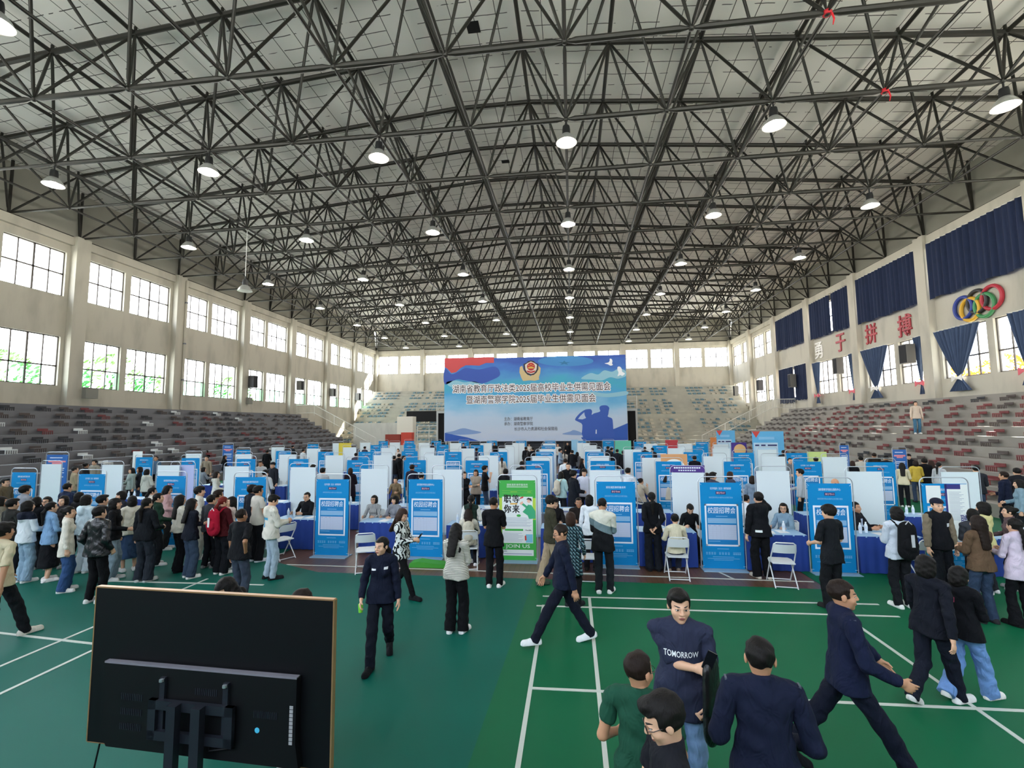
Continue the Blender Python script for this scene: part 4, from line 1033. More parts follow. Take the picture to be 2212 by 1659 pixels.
# loose things on and near the booths
p = atz(935, 1214); o = MB().prism([(-.42, 0), (.42, 0), (.40, .08), (.1, .10), (-.2, .13), (-.4, .09)], .30, lambda u, v, w: (u, -.15 + w, v)).build('folded_tarp', mat('bright_green_cloth', '#3f9a30', .7)); o.location = (p.x, p.y - .32, 0.001); tag(o, 'bright green folded cloth on the floor under a blue banner', 'cloth')
# tall sign boards around the edges
def board(px0, px1, py, h, m, label, hm=None, y=None, name='sign_board', deco=None):
    a = atz(px0, py, h) if y is None else aty(px0, py, y); b = atz(px1, py, h) if y is None else aty(px1, py, y)
    yy = a.y; b = aty(px1, py, yy); w = b.x - a.x; hh = a.z
    t = thing(name, label, 'sign', ((a.x + b.x) / 2, yy, 0))
    MB().bb((-w / 2, -.012, .05), (w / 2, .012, hh)).build('panel', m, t)
    for s in (-1, 1): MB().bb((s * w * .4 - .02, .0, 0), (s * w * .4 + .02, .4, .05)).build('foot', M_tube, t)
    if deco: deco(t, w, hh)
    return t
def flat(t, name, pts, m, w=.015): return MB().prism(pts, .002, lambda u, v, z: Vector((u, -w - z, v))).build(name, m, t)
M_lb = mat('sky_board_print', '#5fb0e0', .5); M_lb2 = mat('pale_board_print', '#b9d6ea', .5)
def notice(t, w, h):
    flat(t, 'red_corner', [(-w / 2, h), (-w / 2 + .42, h), (-w / 2 + .2, h - .35)], M_redp)
    flat(t, 'pale_panel', [(-w / 2 + .05, .3), (w * .3, .3), (w * .3, h - .62), (-w / 2 + .05, h - .62)], M_lb2)
    for i, (a, b) in enumerate(((-.42, -.29), (-.23, -.09), (-.02, .27))): flat(t, 'column_heading', [(a * w, h - .80), (b * w, h - .80), (b * w, h - .72), (a * w, h - .72)], M_navyink, .019)
    flat(t, 'notice_heading', [(-.3 * w, h - .45), (.2 * w, h - .45), (.2 * w, h - .3), (-.3 * w, h - .3)], M_pale, .019)
board(1624, 1692, 932, 2.7, M_lb, 'tall sky-blue notice board with a red corner, nearer the camera', deco=notice)
board(1547, 1587, 930, 2.7, M_lb, 'sky-blue notice board with a red corner, farther back', y=34.5, deco=notice)
def moon(t, w, h):
    flat(t, 'moon_disc', [(.05 + .33 * math.cos(i * .3), h - .42 + .33 * math.sin(i * .3)) for i in range(21)], mat('peach_print', '#eab97c', .5))
board(1579, 1612, 956, 2.05, mat('purple_print', '#4a2c84', .5), 'purple poster with a golden moon disc among the right booths', deco=moon)
board(1534, 1559, 945, 2.3, mat('orange_print', '#d98648', .5), 'orange poster behind the far right booths', y=38)
def speech(t, w, h):
    flat(t, 'speech_bubble', [(.5 * w * .8 * math.cos(i * .25), h - .48 + .30 * math.sin(i * .25)) for i in range(25)], M_wp)
    mb = MB(); f = lambda u, v, z: Vector((u, -.02 - z, v)); put_text(mb, '未来与可能', f, w * .55, .14, .004, 0, 0, h - .38); put_text(mb, '生活皆可玩', f, w * .55, .14, .004, 0, 0, h - .58); mb.build('slogan_lettering', M_blk, t)
board(1427, 1484, 981, 2.05, mat('tan_orange_print', '#d9a06a', .5), 'tan poster with a white speech bubble above the purple header', deco=speech)
board(1743, 1785, 976, 1.9, mat('lime_yellow_print', '#c9dd8a', .5), 'pale lime poster between blue and white banners at right')
board(1328, 1363, 952, 2.0, mat('jade_poster_print', '#5fc0a4', .5), 'jade green poster right of the far centre aisle')
board(732, 759, 957, 2.0, mat('yellow_poster_print', '#d8c53a', .5), 'yellow poster behind the far left booths')
board(1437, 1464, 950.5, 2.0, mat('navy_red_print', '#b8323c', .5), 'red poster behind the far right booths')
board(1234, 1249, 950, 2.0, mat('ice_blue_print', '#8fc4e4', .5), 'ice blue poster at the far end of the centre aisle')
board(288, 308, 975, 1.9, M_wp, 'small white card sign in front of the left stand', y=21.0)
# ---------------------------------------------------------------- the television on its trolley
M_tv = mat('black_tv_back', '#07080c', .5, spec=.25); M_tvb = mat('black_tv_housing', '#08090c', .55, spec=.25); M_edge = mat('brushed_bronze_edge', '#b28a62', .35, .6); M_brk = mat('charcoal_bracket', '#23262f', .45, .3); M_sil = mat('bare_screw', '#c9ccd0', .3, .8)
a = atz(210, 1268, 1.97); b = atz(720, 1297, 1.97); dirv = (b - a); TW = dirv.length; ang = math.atan2(dirv.y, dirv.x)
THH = 1.09
tv = thing('television', 'large black television seen from behind on a floor trolley', 'television', ((a.x + b.x) / 2, (a.y + b.y) / 2, 0), ang)
# local: x along the screen, -y towards the camera
z1 = 1.97; z0 = z1 - THH
MB().bb((-TW / 2, .0, z0), (TW / 2, .028, z1)).build('back_panel', M_tv, tv)
mb = MB(); mb.bb((-TW / 2 - .004, -.002, z1 - .004), (TW / 2 + .004, .034, z1 + .006)); mb.bb((TW / 2, -.002, z0), (TW / 2 + .010, .034, z1)); mb.bb((-TW / 2 - .01, -.002, z0), (-TW / 2, .034, z1)); mb.bb((-TW / 2, -.002, z0 - .006), (TW / 2, .034, z0)); mb.build('metal_edge', M_edge, tv)
mb = MB(); x0, x1 = -TW * .41, TW * .385; mb.prism([(x0, z1 - .50), (x1, z1 - .50), (x1, z0 + .18), (TW * .40, z0 + .02), (x0 + .05, z0 + .02), (x0, z0 + .1)], .055, lambda u, v, w: Vector((u, -.055 + w, v))); hs = mb.build('electronics_housing', M_tvb, tv)
MB().bb((x0, -.056, z1 - .505), (x1, -.02, z1 - .492)).build('housing_ledge', mat('grey_ledge', '#77747c', .5), hs)
for cx_, cz_ in ((x0 + .25, z1 - .72), (x0 + .25, z1 - .82), (.06, z1 - .64), (x0 + .25, z1 - .92), (x1 - .22, z1 - .75)):
    mb = MB()
    for i in range(12): mb.bb((cx_ - .09 + i * .015, -.058, cz_ - .022), (cx_ - .083 + i * .015, -.054, cz_ + .022))
    mb.build('vent', M_brk, hs)
mb = MB(); mb.bb((-.36, -.10, z1 - .76), (.30, -.07, z1 - .70)); mb.bb((-.36, -.10, z1 - .96), (.30, -.07, z1 - .90)); mb.bb((.24, -.1, z1 - .96), (.30, -.07, z1 - .70)); mb.bb((-.36, -.1, z1 - .96), (-.30, -.07, z1 - .70)); mb.build('mount_bracket', M_brk, tv)
for x in (-.28, .22): MB().bb((x - .02, -.075, z1 - .98), (x + .02, -.055, z1 - .56)).build('mount_arm', M_brk, tv)
mb = MB()
for x in (-.28, .22): mb.lathe((x, -.08, z1 - .575), [(.016, -.008), (.016, .008), (0, .012)], 8)
mb.build('screw', M_sil, tv)
for x in (-.13, .06): MB().bb((x - .035, -.15, .09), (x + .035, -.10, z1 - .70)).build('post', M_brk, tv)
MB().prism([(-.55, -.38), (.5, -.38), (.5, .35), (-.55, .35)], .045, lambda u, v, w: (u, v - .05, .06 + w)).build('trolley_base', M_brk, tv)
MB().prism([(-.33 + .0, -.34), (.27, -.34), (.27, -.04), (-.33, -.04)], .03, lambda u, v, w: (u, v, .70 + w)).build('shelf', M_brk, tv)
for x in (-.5, .45):
    for y in (-.38, .26): MB().tube([(x - .012, y, .03), (x + .012, y, .03)], .03, 12).build('caster', M_tvb, tv)
mb = MB(); mb.lathe((x1 - .28, -.057, z1 - .85), [(.018, 0), (.018, .002), (0, .003)], 14, axis=Matrix.Rotation(math.pi / 2, 3, 'X')); mb.build('blue_sticker', mat('cyan_sticker', '#49b6d8', .5), hs)
mb = MB()
for i in range(10): mb.bb((x1 - .045, -.058, z1 - .92 + i * .025), (x1 - .02, -.054, z1 - .90 + i * .025))
mb.build('port_label', mat('grey_port_label', '#9a9a9c', .6), hs)
MB().tube([(.1, -.06, z1 - .98), (.12, -.08, z1 - 1.0), (.3, -.07, z1 - .97)], .005, 6).build('signal_cable', M_tvb, tv)
bpy.context.view_layer.update()
pc = [atz(212, 1592, .95), atz(208, 1610, .6), atz(200, 1640, .2), atz(188, 1659, 0.01), atz(150, 1720, .01)]
pc[0] = tv.matrix_world @ Vector((-TW / 2 + .12, -.01, z0)); pc[1] = pc[0] + Vector((-.04, -.02, -.3)); pc[2] = pc[0] + Vector((-.08, -.06, -.7)); pc[3] = pc[0] + Vector((-.1, -.1, -.93)); pc[3].z = .012; pc[4] = pc[3] + Vector((-.3, -.6, 0))
tag(MB().tube(pc, .006, 6).build('power_cord', M_tvb), 'black power cord hanging from the lower left corner of the television', 'cord')
# ---------------------------------------------------------------- people: smooth-union solids meshed with surface nets
V3 = lambda *a: np.array(a, float)
def smin(a, b, k):
    if k <= 0: return np.minimum(a, b)
    h = np.clip(.5 + .5 * (b - a) / k, 0, 1)
    return b + (a - b) * h - k * h * (1 - h)
class Solid:
    def __init__(s): s.p = []
    def _a(s, fn, lo, hi, k, mode='u'): s.p.append((fn, np.array(lo, float), np.array(hi, float), k, mode)); return s
    def cone(s, a, b, ra, rb, k=.02, squash=None, front=None, flat=None):
        """tapered capsule; squash < 1 flattens it along the front direction; flat=(point, dir) cuts the end"""
        a, b = np.array(a, float), np.array(b, float); ba = b - a; L = max(1e-9, ba @ ba)
        def fn(P):
            q = P - a; h = np.clip((q @ ba) / L, 0, 1); q = q - h[..., None] * ba
            if squash:
                f = front; q = q + ((1 / squash - 1) * (q @ f))[..., None] * f
                d = np.sqrt((q * q).sum(-1)) - (ra + (rb - ra) * h); d = d * (.5 + .5 * squash)
            else: d = np.sqrt((q * q).sum(-1)) - (ra + (rb - ra) * h)
            if flat is not None: d = np.maximum(d, (P - flat[0]) @ flat[1])
            return d
        m = max(ra, rb); return s._a(fn, np.minimum(a, b) - m, np.maximum(a, b) + m, k)
    def ell(s, c, r, k=.02, rot=None, mode='u'):
        c, r = np.array(c, float), np.array(r, float)
        def fn(P):
            q = P - c
            if rot is not None: q = q @ rot
            k0 = np.sqrt(((q / r) ** 2).sum(-1)); k1 = np.sqrt(((q / (r * r)) ** 2).sum(-1))
            return k0 * (k0 - 1) / np.maximum(k1, 1e-6)
        m = r.max(); return s._a(fn, c - m, c + m, k, mode)
    def cut(s, fn): s.p.append((fn, None, None, 0, 'i')); return s
    def mesh(s, v, noise=0.0, nf=11.0, phase=0.0):
        lo = np.min([p[1] for p in s.p if p[1] is not None and p[4] == 'u'], axis=0) - 3 * v; hi = np.max([p[2] for p in s.p if p[1] is not None and p[4] == 'u'], axis=0) + 3 * v
        n = np.ceil((hi - lo) / v).astype(int) + 1
        ax = [lo[i] + v * np.arange(n[i]) for i in range(3)]
        D = np.full(n, .5)
        for fn, a, b, k, mode in s.p:
            if a is None:
                P = np.stack(np.meshgrid(*ax, indexing='ij'), -1); D = np.maximum(D, fn(P)); continue
            m = k + 2.5 * v
            i0 = np.clip(np.floor((a - m - lo) / v).astype(int), 0, n); i1 = np.clip(np.ceil((b + m - lo) / v).astype(int) + 1, 0, n)
            sl = tuple(slice(x, y) for x, y in zip(i0, i1))
            P = np.stack(np.meshgrid(*[ax[i][sl[i]] for i in range(3)], indexing='ij'), -1)
            d = fn(P)
            if mode == 'u': D[sl] = smin(D[sl], d, k)
            else: D[sl] = -smin(-D[sl], d, k)            # scoop out
        if noise:
            P = np.stack(np.meshgrid(*ax, indexing='ij'), -1); x, y, z = P[..., 0], P[..., 1], P[..., 2]
            D = D + noise * (np.sin(nf * x + 2.2 * np.sin(nf * .63 * z + phase) + phase) * np.sin(nf * 1.1 * z + 1.7 * np.sin(nf * .8 * y + phase * 2)) + .5 * np.sin(nf * 2.1 * (z + .5 * x + .4 * y) + 3 * phase))
        return nets(D, lo, v)
def nets(D, lo, v):
    S = D < 0; nx, ny, nz = D.shape
    c = sum(S[i:nx - 1 + i, j:ny - 1 + j, k:nz - 1 + k].astype(np.int8) for i in (0, 1) for j in (0, 1) for k in (0, 1))
    act = (c > 0) & (c < 8); idx = np.full(act.shape, -1, int); I, J, K = np.nonzero(act); idx[I, J, K] = np.arange(len(I))
    acc = np.zeros((len(I), 3)); cnt = np.zeros(len(I))
    cor = [(i, j, k) for i in (0, 1) for j in (0, 1) for k in (0, 1)]
    for p in cor:
        for a in range(3):
            if p[a]: continue
            q = list(p); q[a] = 1
            d0 = D[I + p[0], J + p[1], K + p[2]]; d1 = D[I + q[0], J + q[1], K + q[2]]
            m = (d0 < 0) != (d1 < 0); t = np.where(m, d0 / np.where(m, d0 - d1, 1), 0)
            e = np.array(p, float)[None] + np.zeros((len(I), 1)); e[:, a] += t
            acc[m] += e[m]; cnt[m] += 1
    V = lo + v * (np.stack([I, J, K], 1) + acc / np.maximum(cnt, 1)[:, None])
    F = []
    for a in range(3):
        b, c_ = (a + 1) % 3, (a + 2) % 3
        s0 = [slice(None)] * 3; s1 = [slice(None)] * 3; s0[a] = slice(0, -1); s1[a] = slice(1, None)
        A, B = S[tuple(s0)], S[tuple(s1)]
        for flip, M_ in ((False, A & ~B), (True, ~A & B)):
            E = np.stack(np.nonzero(M_), 1)
            E = E[(E[:, b] > 0) & (E[:, c_] > 0) & (E[:, b] < act.shape[b]) & (E[:, c_] < act.shape[c_]) & (E[:, a] < act.shape[a])]
            if not len(E): continue
            def at(db, dc):
                q = E.copy(); q[:, b] -= db; q[:, c_] -= dc; return idx[q[:, 0], q[:, 1], q[:, 2]]
            f = np.stack([at(1, 1), at(0, 1), at(0, 0), at(1, 0)], 1)
            if flip: f = f[:, ::-1]
            F.append(f)
    return V, (np.concatenate(F) if F else np.zeros((0, 4), int))
def np_mesh(name, parts, mats, hp=None, smooth=True):
    """parts: list of (V, F, material index)"""
    V = np.concatenate([p[0] for p in parts]); off = np.cumsum([0] + [len(p[0]) for p in parts]); F = np.concatenate([p[1] + o for p, o in zip(parts, off)])
    me = bpy.data.meshes.new(name)
    me.vertices.add(len(V)); me.vertices.foreach_set('co', V.astype(np.float32).ravel())
    me.loops.add(F.size); me.loops.foreach_set('vertex_index', F.astype(np.int32).ravel())
    me.polygons.add(len(F)); me.polygons.foreach_set('loop_start', np.arange(0, F.size, 4, dtype=np.int32))
    me.polygons.foreach_set('use_smooth', np.ones(len(F), bool))
    for m in mats: me.materials.append(m)
    if len(mats) > 1: me.polygons.foreach_set('material_index', np.concatenate([np.full(len(p[1]), p[2], np.int32) for p in parts]))
    if hp is not None:
        at = me.attributes.new('face_position', 'FLOAT_VECTOR', 'POINT'); at.data.foreach_set('vector', hp.astype(np.float32).ravel())
    me.update(calc_edges=True)
    return me
# ---- skin with eyes, brows and lips drawn in the head's own coordinates
def skin_material(name, tone):
    m = bpy.data.materials.new(name); m.use_nodes = True; nt = m.node_tree; b = nt.nodes['Principled BSDF']; b.inputs['Roughness'].default_value = .55
    at = nt.nodes.new('ShaderNodeAttribute'); at.attribute_name = 'face_position'; sp = nt.nodes.new('ShaderNodeSeparateXYZ'); nt.links.new(at.outputs['Vector'], sp.inputs[0])
    def M(op, a, b_=None, c_=None):
        n = nt.nodes.new('ShaderNodeMath'); n.operation = op
        for i, v in enumerate((a, b_, c_)):
            if v is None: continue
            if isinstance(v, (int, float)): n.inputs[i].default_value = v
            else: nt.links.new(v, n.inputs[i])
        return n.outputs[0]
    ax = M('ABSOLUTE', sp.outputs['X']); z = sp.outputs['Z']; fr = M('GREATER_THAN', sp.outputs['Y'], .045)
    def oval(cx, cz, rx, rz):
        a = M('POWER', M('DIVIDE', M('SUBTRACT', ax, cx), rx), 2.0); c = M('POWER', M('DIVIDE', M('SUBTRACT', z, cz), rz), 2.0)
        return M('MULTIPLY', M('LESS_THAN', M('ADD', a, c), 1.0), fr)
    cur = lin(tone); out = None
    def over(mask, color):
        nonlocal out
        mx = nt.nodes.new('ShaderNodeMix'); mx.data_type = 'RGBA'
        if out is None: mx.inputs[6].default_value = (*cur, 1)
        else: nt.links.new(out, mx.inputs[6])
        mx.inputs[7].default_value = (*lin(color), 1); nt.links.new(mask, mx.inputs[0]); out = mx.outputs[2]
    over(oval(0, -.060, .024, .0085), '#a4605a'); over(oval(0, -.0595, .020, .0016), '#6e3734')
    over(oval(.033, .026, .020, .0042), '#2a211e'); over(oval(.031, .003, .0165, .0070), '#2c2320'); over(oval(.031, .0022, .0150, .0050), '#d9d4cc'); over(oval(.0305, .0025, .0062, .0056), '#1d1512')
    nt.links.new(out, b.inputs['Base Color']); return m
SKIN = {'a': skin_material('skin_light', '#d9ab8c'), 'b': skin_material('skin_medium', '#c28f6e'), 'c': skin_material('skin_tan', '#a97756')}
def head_solid(f=False):
    s = Solid()
    s.ell((0, -.012, .030), (.0765, .097, .088), .02).ell((0, .030, -.045), (.056 if f else .060, .060, .072), .035).ell((0, .066, -.096), (.018 if f else .023, .018, .018), .022)
    for x in (-1, 1): s.ell((x * .040, .056, -.028), (.027, .026, .026), .02)
    s.ell((0, .086, .018), (.034, .010, .009), .018)
    s.cone((0, .090, .014), (0, .1075, -.024), .0075, .0120, .010)
    for x in (-1, 1): s.ell((x * .0115, .098, -.028), (.009, .009, .007), .008)
    for x in (-1, 1): s.ell((x * .031, .101, .002), (.017, .014, .010), .010, mode='s')
    for x in (-1, 1): s.ell((x * .031, .0775, .002), (.0150, .0125, .0115), .004)
    s.cone((-.017, .0905, -.055), (.017, .0905, -.055), .0060, .0060, .007).cone((-.014, .0895, -.065), (.014, .0895, -.065), .0066, .0066, .007)
    for x in (-1, 1): s.ell((x * .079, -.010, -.006), (.010, .020, .031), .006)
    s.cone((0, -.014, -.05), (0, -.010, -.088), .043 if f else .049, .036 if f else .041, .03)
    return s
HEADS = {(sx, q): head_solid(sx == 'f').mesh(v) for sx in 'mf' for q, v in (('hi', .0055), ('lo', .011), ('far', .018))}
def hand_solid(pose, v):
    s = Solid(); c = {'relax': .35, 'grip': 1.15, 'flat': .08}[pose]
    s.cone((0, 0, .03), (0, 0, -.015), .026, .026, .015)
    s.cone((0, .004, -.018), (0, .0, -.075), .030, .040, .02, .42, V3(1, 0, 0))
    for y, L, b in ((.029, .070, .0), (.010, .078, .05), (-.010, .073, .1), (-.029, .058, .18)):
        a = V3(0, y, -.085); t1 = c * .8 + b; t2 = t1 + c * .9 + b
        p = a + V3(-math.sin(t1) * L * .5, y * .12, -math.cos(t1) * L * .5); q = p + V3(-math.sin(t2) * L * .5, y * .05, -math.cos(t2) * L * .5)
        s.cone(a + V3(0, 0, .02), p, .0100, .0088, .006).cone(p, q, .0086, .0072, .004)
    p = V3(-.020, .046, -.058); q = V3(-.034 - .012 * c, .052 - .012 * c, -.088)
    s.cone((-.004, .022, -.025), p, .0150, .0110, .012).cone(p, q, .0108, .0086, .005)
    return s.mesh(v)
HANDS = {(p, q): hand_solid(p, v) for p in ('relax', 'grip', 'flat') for q, v in (('hi', .0042), ('lo', .0075), ('far', .0105))}
def rot_xyz(pitch, yaw, roll=0):
    """head attitude: pitch down positive, yaw to its left positive"""
    cp, sp = math.cos(-pitch), math.sin(-pitch); cyw, syw = math.cos(yaw), math.sin(yaw); cr, sr = math.cos(roll), math.sin(roll)
    X = np.array([[1, 0, 0], [0, cp, -sp], [0, sp, cp]]); Z = np.array([[cyw, -syw, 0], [syw, cyw, 0], [0, 0, 1]]); Y = np.array([[cr, 0, sr], [0, 1, 0], [-sr, 0, cr]])
    return Z @ X @ Y
def hair_solid(style, ph):
    s = Solid(); keepface = True
    fringe = .058; face_y = .035; halfw = None; low = None
    if style in ('short', 'crop', 'fluffy', 'part'):
        r = {'short': (.0875, .108, .096), 'crop': (.081, .102, .092), 'fluffy': (.096, .117, .108), 'part': (.090, .110, .100)}[style]
        s.ell((0, -.014, .034), r, .02)
        if style in ('fluffy', 'part', 'short'): s.ell((.012, .050, .092), (.062, .048, .030), .02)
        fringe = {'short': .064, 'crop': .070, 'fluffy': .040, 'part': .060}[style]
        low = lambda P: (-.030 + .42 * P[..., 1]) - P[..., 2]
    elif style in ('bob', 'long', 'bang'):
        s.ell((0, -.016, .034), (.090, .112, .099), .02).ell((0, -.026, -.045), (.097, .098, .105), .03)
        zb = {'bob': -.135, 'bang': -.15, 'long': -.40}[style]
        if style == 'long':
            s.cone((0, -.070, -.05), (0, -.120, -.36), .088, .075, .04, .5, V3(0, 1, 0))
            for x in (-1, 1): s.cone((x * .078, -.01, -.02), (x * .095, .0, -.30), .030, .024, .03)
        low = lambda P, zb=zb: zb - P[..., 2]; fringe = .034 if style == 'bang' else .062; halfw = .066
    elif style in ('pony', 'bun', 'tied'):
        s.ell((0, -.014, .034), (.085, .107, .095), .02); fringe = .068
        if style == 'pony': s.cone((0, -.105, .03), (0, -.165, -.03), .034, .040, .02).cone((0, -.165, -.03), (0, -.150, -.24), .040, .022, .02)
        if style == 'tied': s.cone((0, -.095, -.03), (0, -.135, -.10), .032, .038, .02).cone((0, -.135, -.10), (0, -.130, -.34), .038, .022, .02)
        if style == 'bun': s.ell((0, -.115, .055), (.045, .042, .042), .015)
        low = lambda P: np.minimum((-.040 + .40 * P[..., 1]) - P[..., 2], (P[..., 1] + .06) * 3 + .0)
    def face(P):
        a = P[..., 1] - face_y; b = fringe - P[..., 2]
        d = np.minimum(a, b)
        if halfw: d = np.minimum(d, halfw - np.abs(P[..., 0]))
        return d
    s.cut(face)
    if low: s.cut(low)
    return s
HAIRS = {}
def hair_mesh(style, q, var):
    key = (style, q, var)
    if key not in HAIRS:
        v = {'hi': .0065, 'lo': .011, 'far': .019}[q]
        HAIRS[key] = hair_solid(style, var).mesh(v, {'hi': .0035, 'lo': .003, 'far': 0}[q], 46, var * 2.1)
    return HAIRS[key]
def hair_material(name, c):
    m = mat(name, c, .62, spec=.22); nt = m.node_tree; b = nt.nodes['Principled BSDF']; tc = nt.nodes.new('ShaderNodeTexCoord'); mp = nt.nodes.new('ShaderNodeMapping'); mp.inputs['Scale'].default_value = (110, 110, 14)
    n = nt.nodes.new('ShaderNodeTexNoise'); n.inputs['Scale'].default_value = 1.0; n.inputs['Detail'].default_value = 3; bp = nt.nodes.new('ShaderNodeBump'); bp.inputs['Strength'].default_value = .9; bp.inputs['Distance'].default_value = .006
    nt.links.new(tc.outputs['Object'], mp.inputs[0]); nt.links.new(mp.outputs[0], n.inputs['Vector']); nt.links.new(n.outputs['Fac'], bp.inputs['Height']); nt.links.new(bp.outputs[0], b.inputs['Normal']); return m
M_hair = hair_material('black_hair', '#120f0d'); M_hairb = hair_material('dark_brown_hair', '#20150f'); M_hairr = hair_material('copper_red_hair', '#6a1f18'); M_hairg = hair_material('brown_hair', '#33221a')
HC = {'k': M_hair, 'b': M_hairb, 'r': M_hairr, 'g': M_hairg}
CL = {}
def cloth(c, pat=None):
    key = (c, pat)
    if key in CL: return CL[key]
    nm = {None: 'plain'}.get(pat, pat)
    m = bpy.data.materials.new('%s_cloth_%d' % (nm, len(CL))); m.use_nodes = True; nt = m.node_tree; b = nt.nodes['Principled BSDF']
    b.inputs['Roughness'].default_value = .38 if pat == 'leather' else .88; b.inputs['Specular IOR Level'].default_value = .5 if pat == 'leather' else .2
    base = lin(c); tc = nt.nodes.new('ShaderNodeTexCoord')
    def ramp(src, stops, const=True):
        r = nt.nodes.new('ShaderNodeValToRGB'); r.color_ramp.interpolation = 'CONSTANT' if const else 'LINEAR'; e = r.color_ramp.elements
        e[0].position, e[0].color = stops[0][0], (*lin(stops[0][1]), 1); e[1].position, e[1].color = stops[1][0], (*lin(stops[1][1]), 1)
        for p, q in stops[2:]:
            x = e.new(p); x.color = (*lin(q), 1)
        nt.links.new(src, r.inputs[0]); nt.links.new(r.outputs[0], b.inputs['Base Color'])
    def sepz(scale, add=0.0, axis='Z'):
        sp = nt.nodes.new('ShaderNodeSeparateXYZ'); nt.links.new(tc.outputs['Object'], sp.inputs[0]); n = nt.nodes.new('ShaderNodeMath'); n.operation = 'MULTIPLY_ADD'; n.inputs[1].default_value = scale; n.inputs[2].default_value = add; nt.links.new(sp.outputs[axis], n.inputs[0]); return n.outputs[0]
    def fract(x):
        n = nt.nodes.new('ShaderNodeMath'); n.operation = 'FRACT'; nt.links.new(x, n.inputs[0]); return n.outputs[0]
    if pat == 'stripe': ramp(fract(sepz(42)), [(0, '#55554f'), (.28, '#d3d0c3')])
    elif pat == 'vstripe': ramp(fract(sepz(26, 0, 'X')), [(0, '#6d7480'), (.3, '#b9bcbc')])
    elif pat == 'zebra':
        w = nt.nodes.new('ShaderNodeTexWave'); w.inputs['Scale'].default_value = 5; w.inputs['Distortion'].default_value = 9; w.inputs['Detail Scale'].default_value = 2.2; nt.links.new(tc.outputs['Object'], w.inputs['Vector']); ramp(w.outputs['Fac'], [(0, '#0f1113'), (.5, '#d8dcd8')])
    elif pat == 'plaid':
        a = fract(sepz(16)); x = fract(sepz(18, 0, 'X')); mn = nt.nodes.new('ShaderNodeMath'); mn.operation = 'ADD'; nt.links.new(a, mn.inputs[0]); nt.links.new(x, mn.inputs[1]); h = nt.nodes.new('ShaderNodeMath'); h.operation = 'MULTIPLY'; h.inputs[1].default_value = .5; nt.links.new(mn.outputs[0], h.inputs[0]); ramp(h.outputs[0], [(0, '#152229'), (.45, '#2f5560'), (.62, '#9fbcbc'), (.7, '#1d3038')])
    elif pat == 'block':
        sp = nt.nodes.new('ShaderNodeSeparateXYZ'); nt.links.new(tc.outputs['Object'], sp.inputs[0]); n = nt.nodes.new('ShaderNodeMath'); n.operation = 'MULTIPLY_ADD'; n.inputs[1].default_value = .38; nt.links.new(sp.outputs['X'], n.inputs[0]); nt.links.new(sp.outputs['Z'], n.inputs[2])
        h = nt.nodes.new('ShaderNodeMath'); h.operation = 'DIVIDE'; h.inputs[1].default_value = 2.0; nt.links.new(n.outputs[0], h.inputs[0]); ramp(h.outputs[0], [(0, '#15171a'), (.555, '#6b8086'), (.625, '#d5d4c6')])
    elif pat == 'yoke':
        h = sepz(.5); ramp(h, [(0, c), (.655, '#171c2b')])
    else:
        n = nt.nodes.new('ShaderNodeTexNoise'); n.inputs['Scale'].default_value = 5 if pat != 'denim' else 14; n.inputs['Detail'].default_value = 4; nt.links.new(tc.outputs['Object'], n.inputs['Vector'])
        mx = nt.nodes.new('ShaderNodeMix'); mx.data_type = 'RGBA'; w = .28 if pat == 'denim' else .10
        mx.inputs[6].default_value = (*[x * (1 - w) for x in base], 1); mx.inputs[7].default_value = (*[min(1, x * (1 + w)) for x in base], 1); nt.links.new(n.outputs['Fac'], mx.inputs[0]); nt.links.new(mx.outputs[2], b.inputs['Base Color'])
    # creases of worn cloth
    mp = nt.nodes.new('ShaderNodeMapping'); mp.inputs['Scale'].default_value = (1.0, 1.0, .55); mp.inputs['Rotation'].default_value = (.3, .5, .2); nt.links.new(tc.outputs['Object'], mp.inputs[0])
    n1 = nt.nodes.new('ShaderNodeTexNoise'); n1.inputs['Scale'].default_value = 9; n1.inputs['Detail'].default_value = 2; n1.inputs['Distortion'].default_value = 1.6; nt.links.new(mp.outputs[0], n1.inputs['Vector'])
    bp = nt.nodes.new('ShaderNodeBump'); bp.inputs['Strength'].default_value = .75; bp.inputs['Distance'].default_value = .035; nt.links.new(n1.outputs['Fac'], bp.inputs['Height']); nt.links.new(bp.outputs[0], b.inputs['Normal'])
    CL[key] = m; return m
def ik(a, b, l1, l2, hint):
    d = b - a; L = np.linalg.norm(d); L2 = min(L, (l1 + l2) * .998); u = d / max(L, 1e-6)
    x = (l1 * l1 - l2 * l2 + L2 * L2) / (2 * L2); h = math.sqrt(max(0, l1 * l1 - x * x)); n = np.array(hint, float); n = n - u * (n @ u); n /= max(1e-6, np.linalg.norm(n))
    return a + u * x + n * h, a + u * L2
def unit(v): return v / max(1e-9, np.linalg.norm(v))
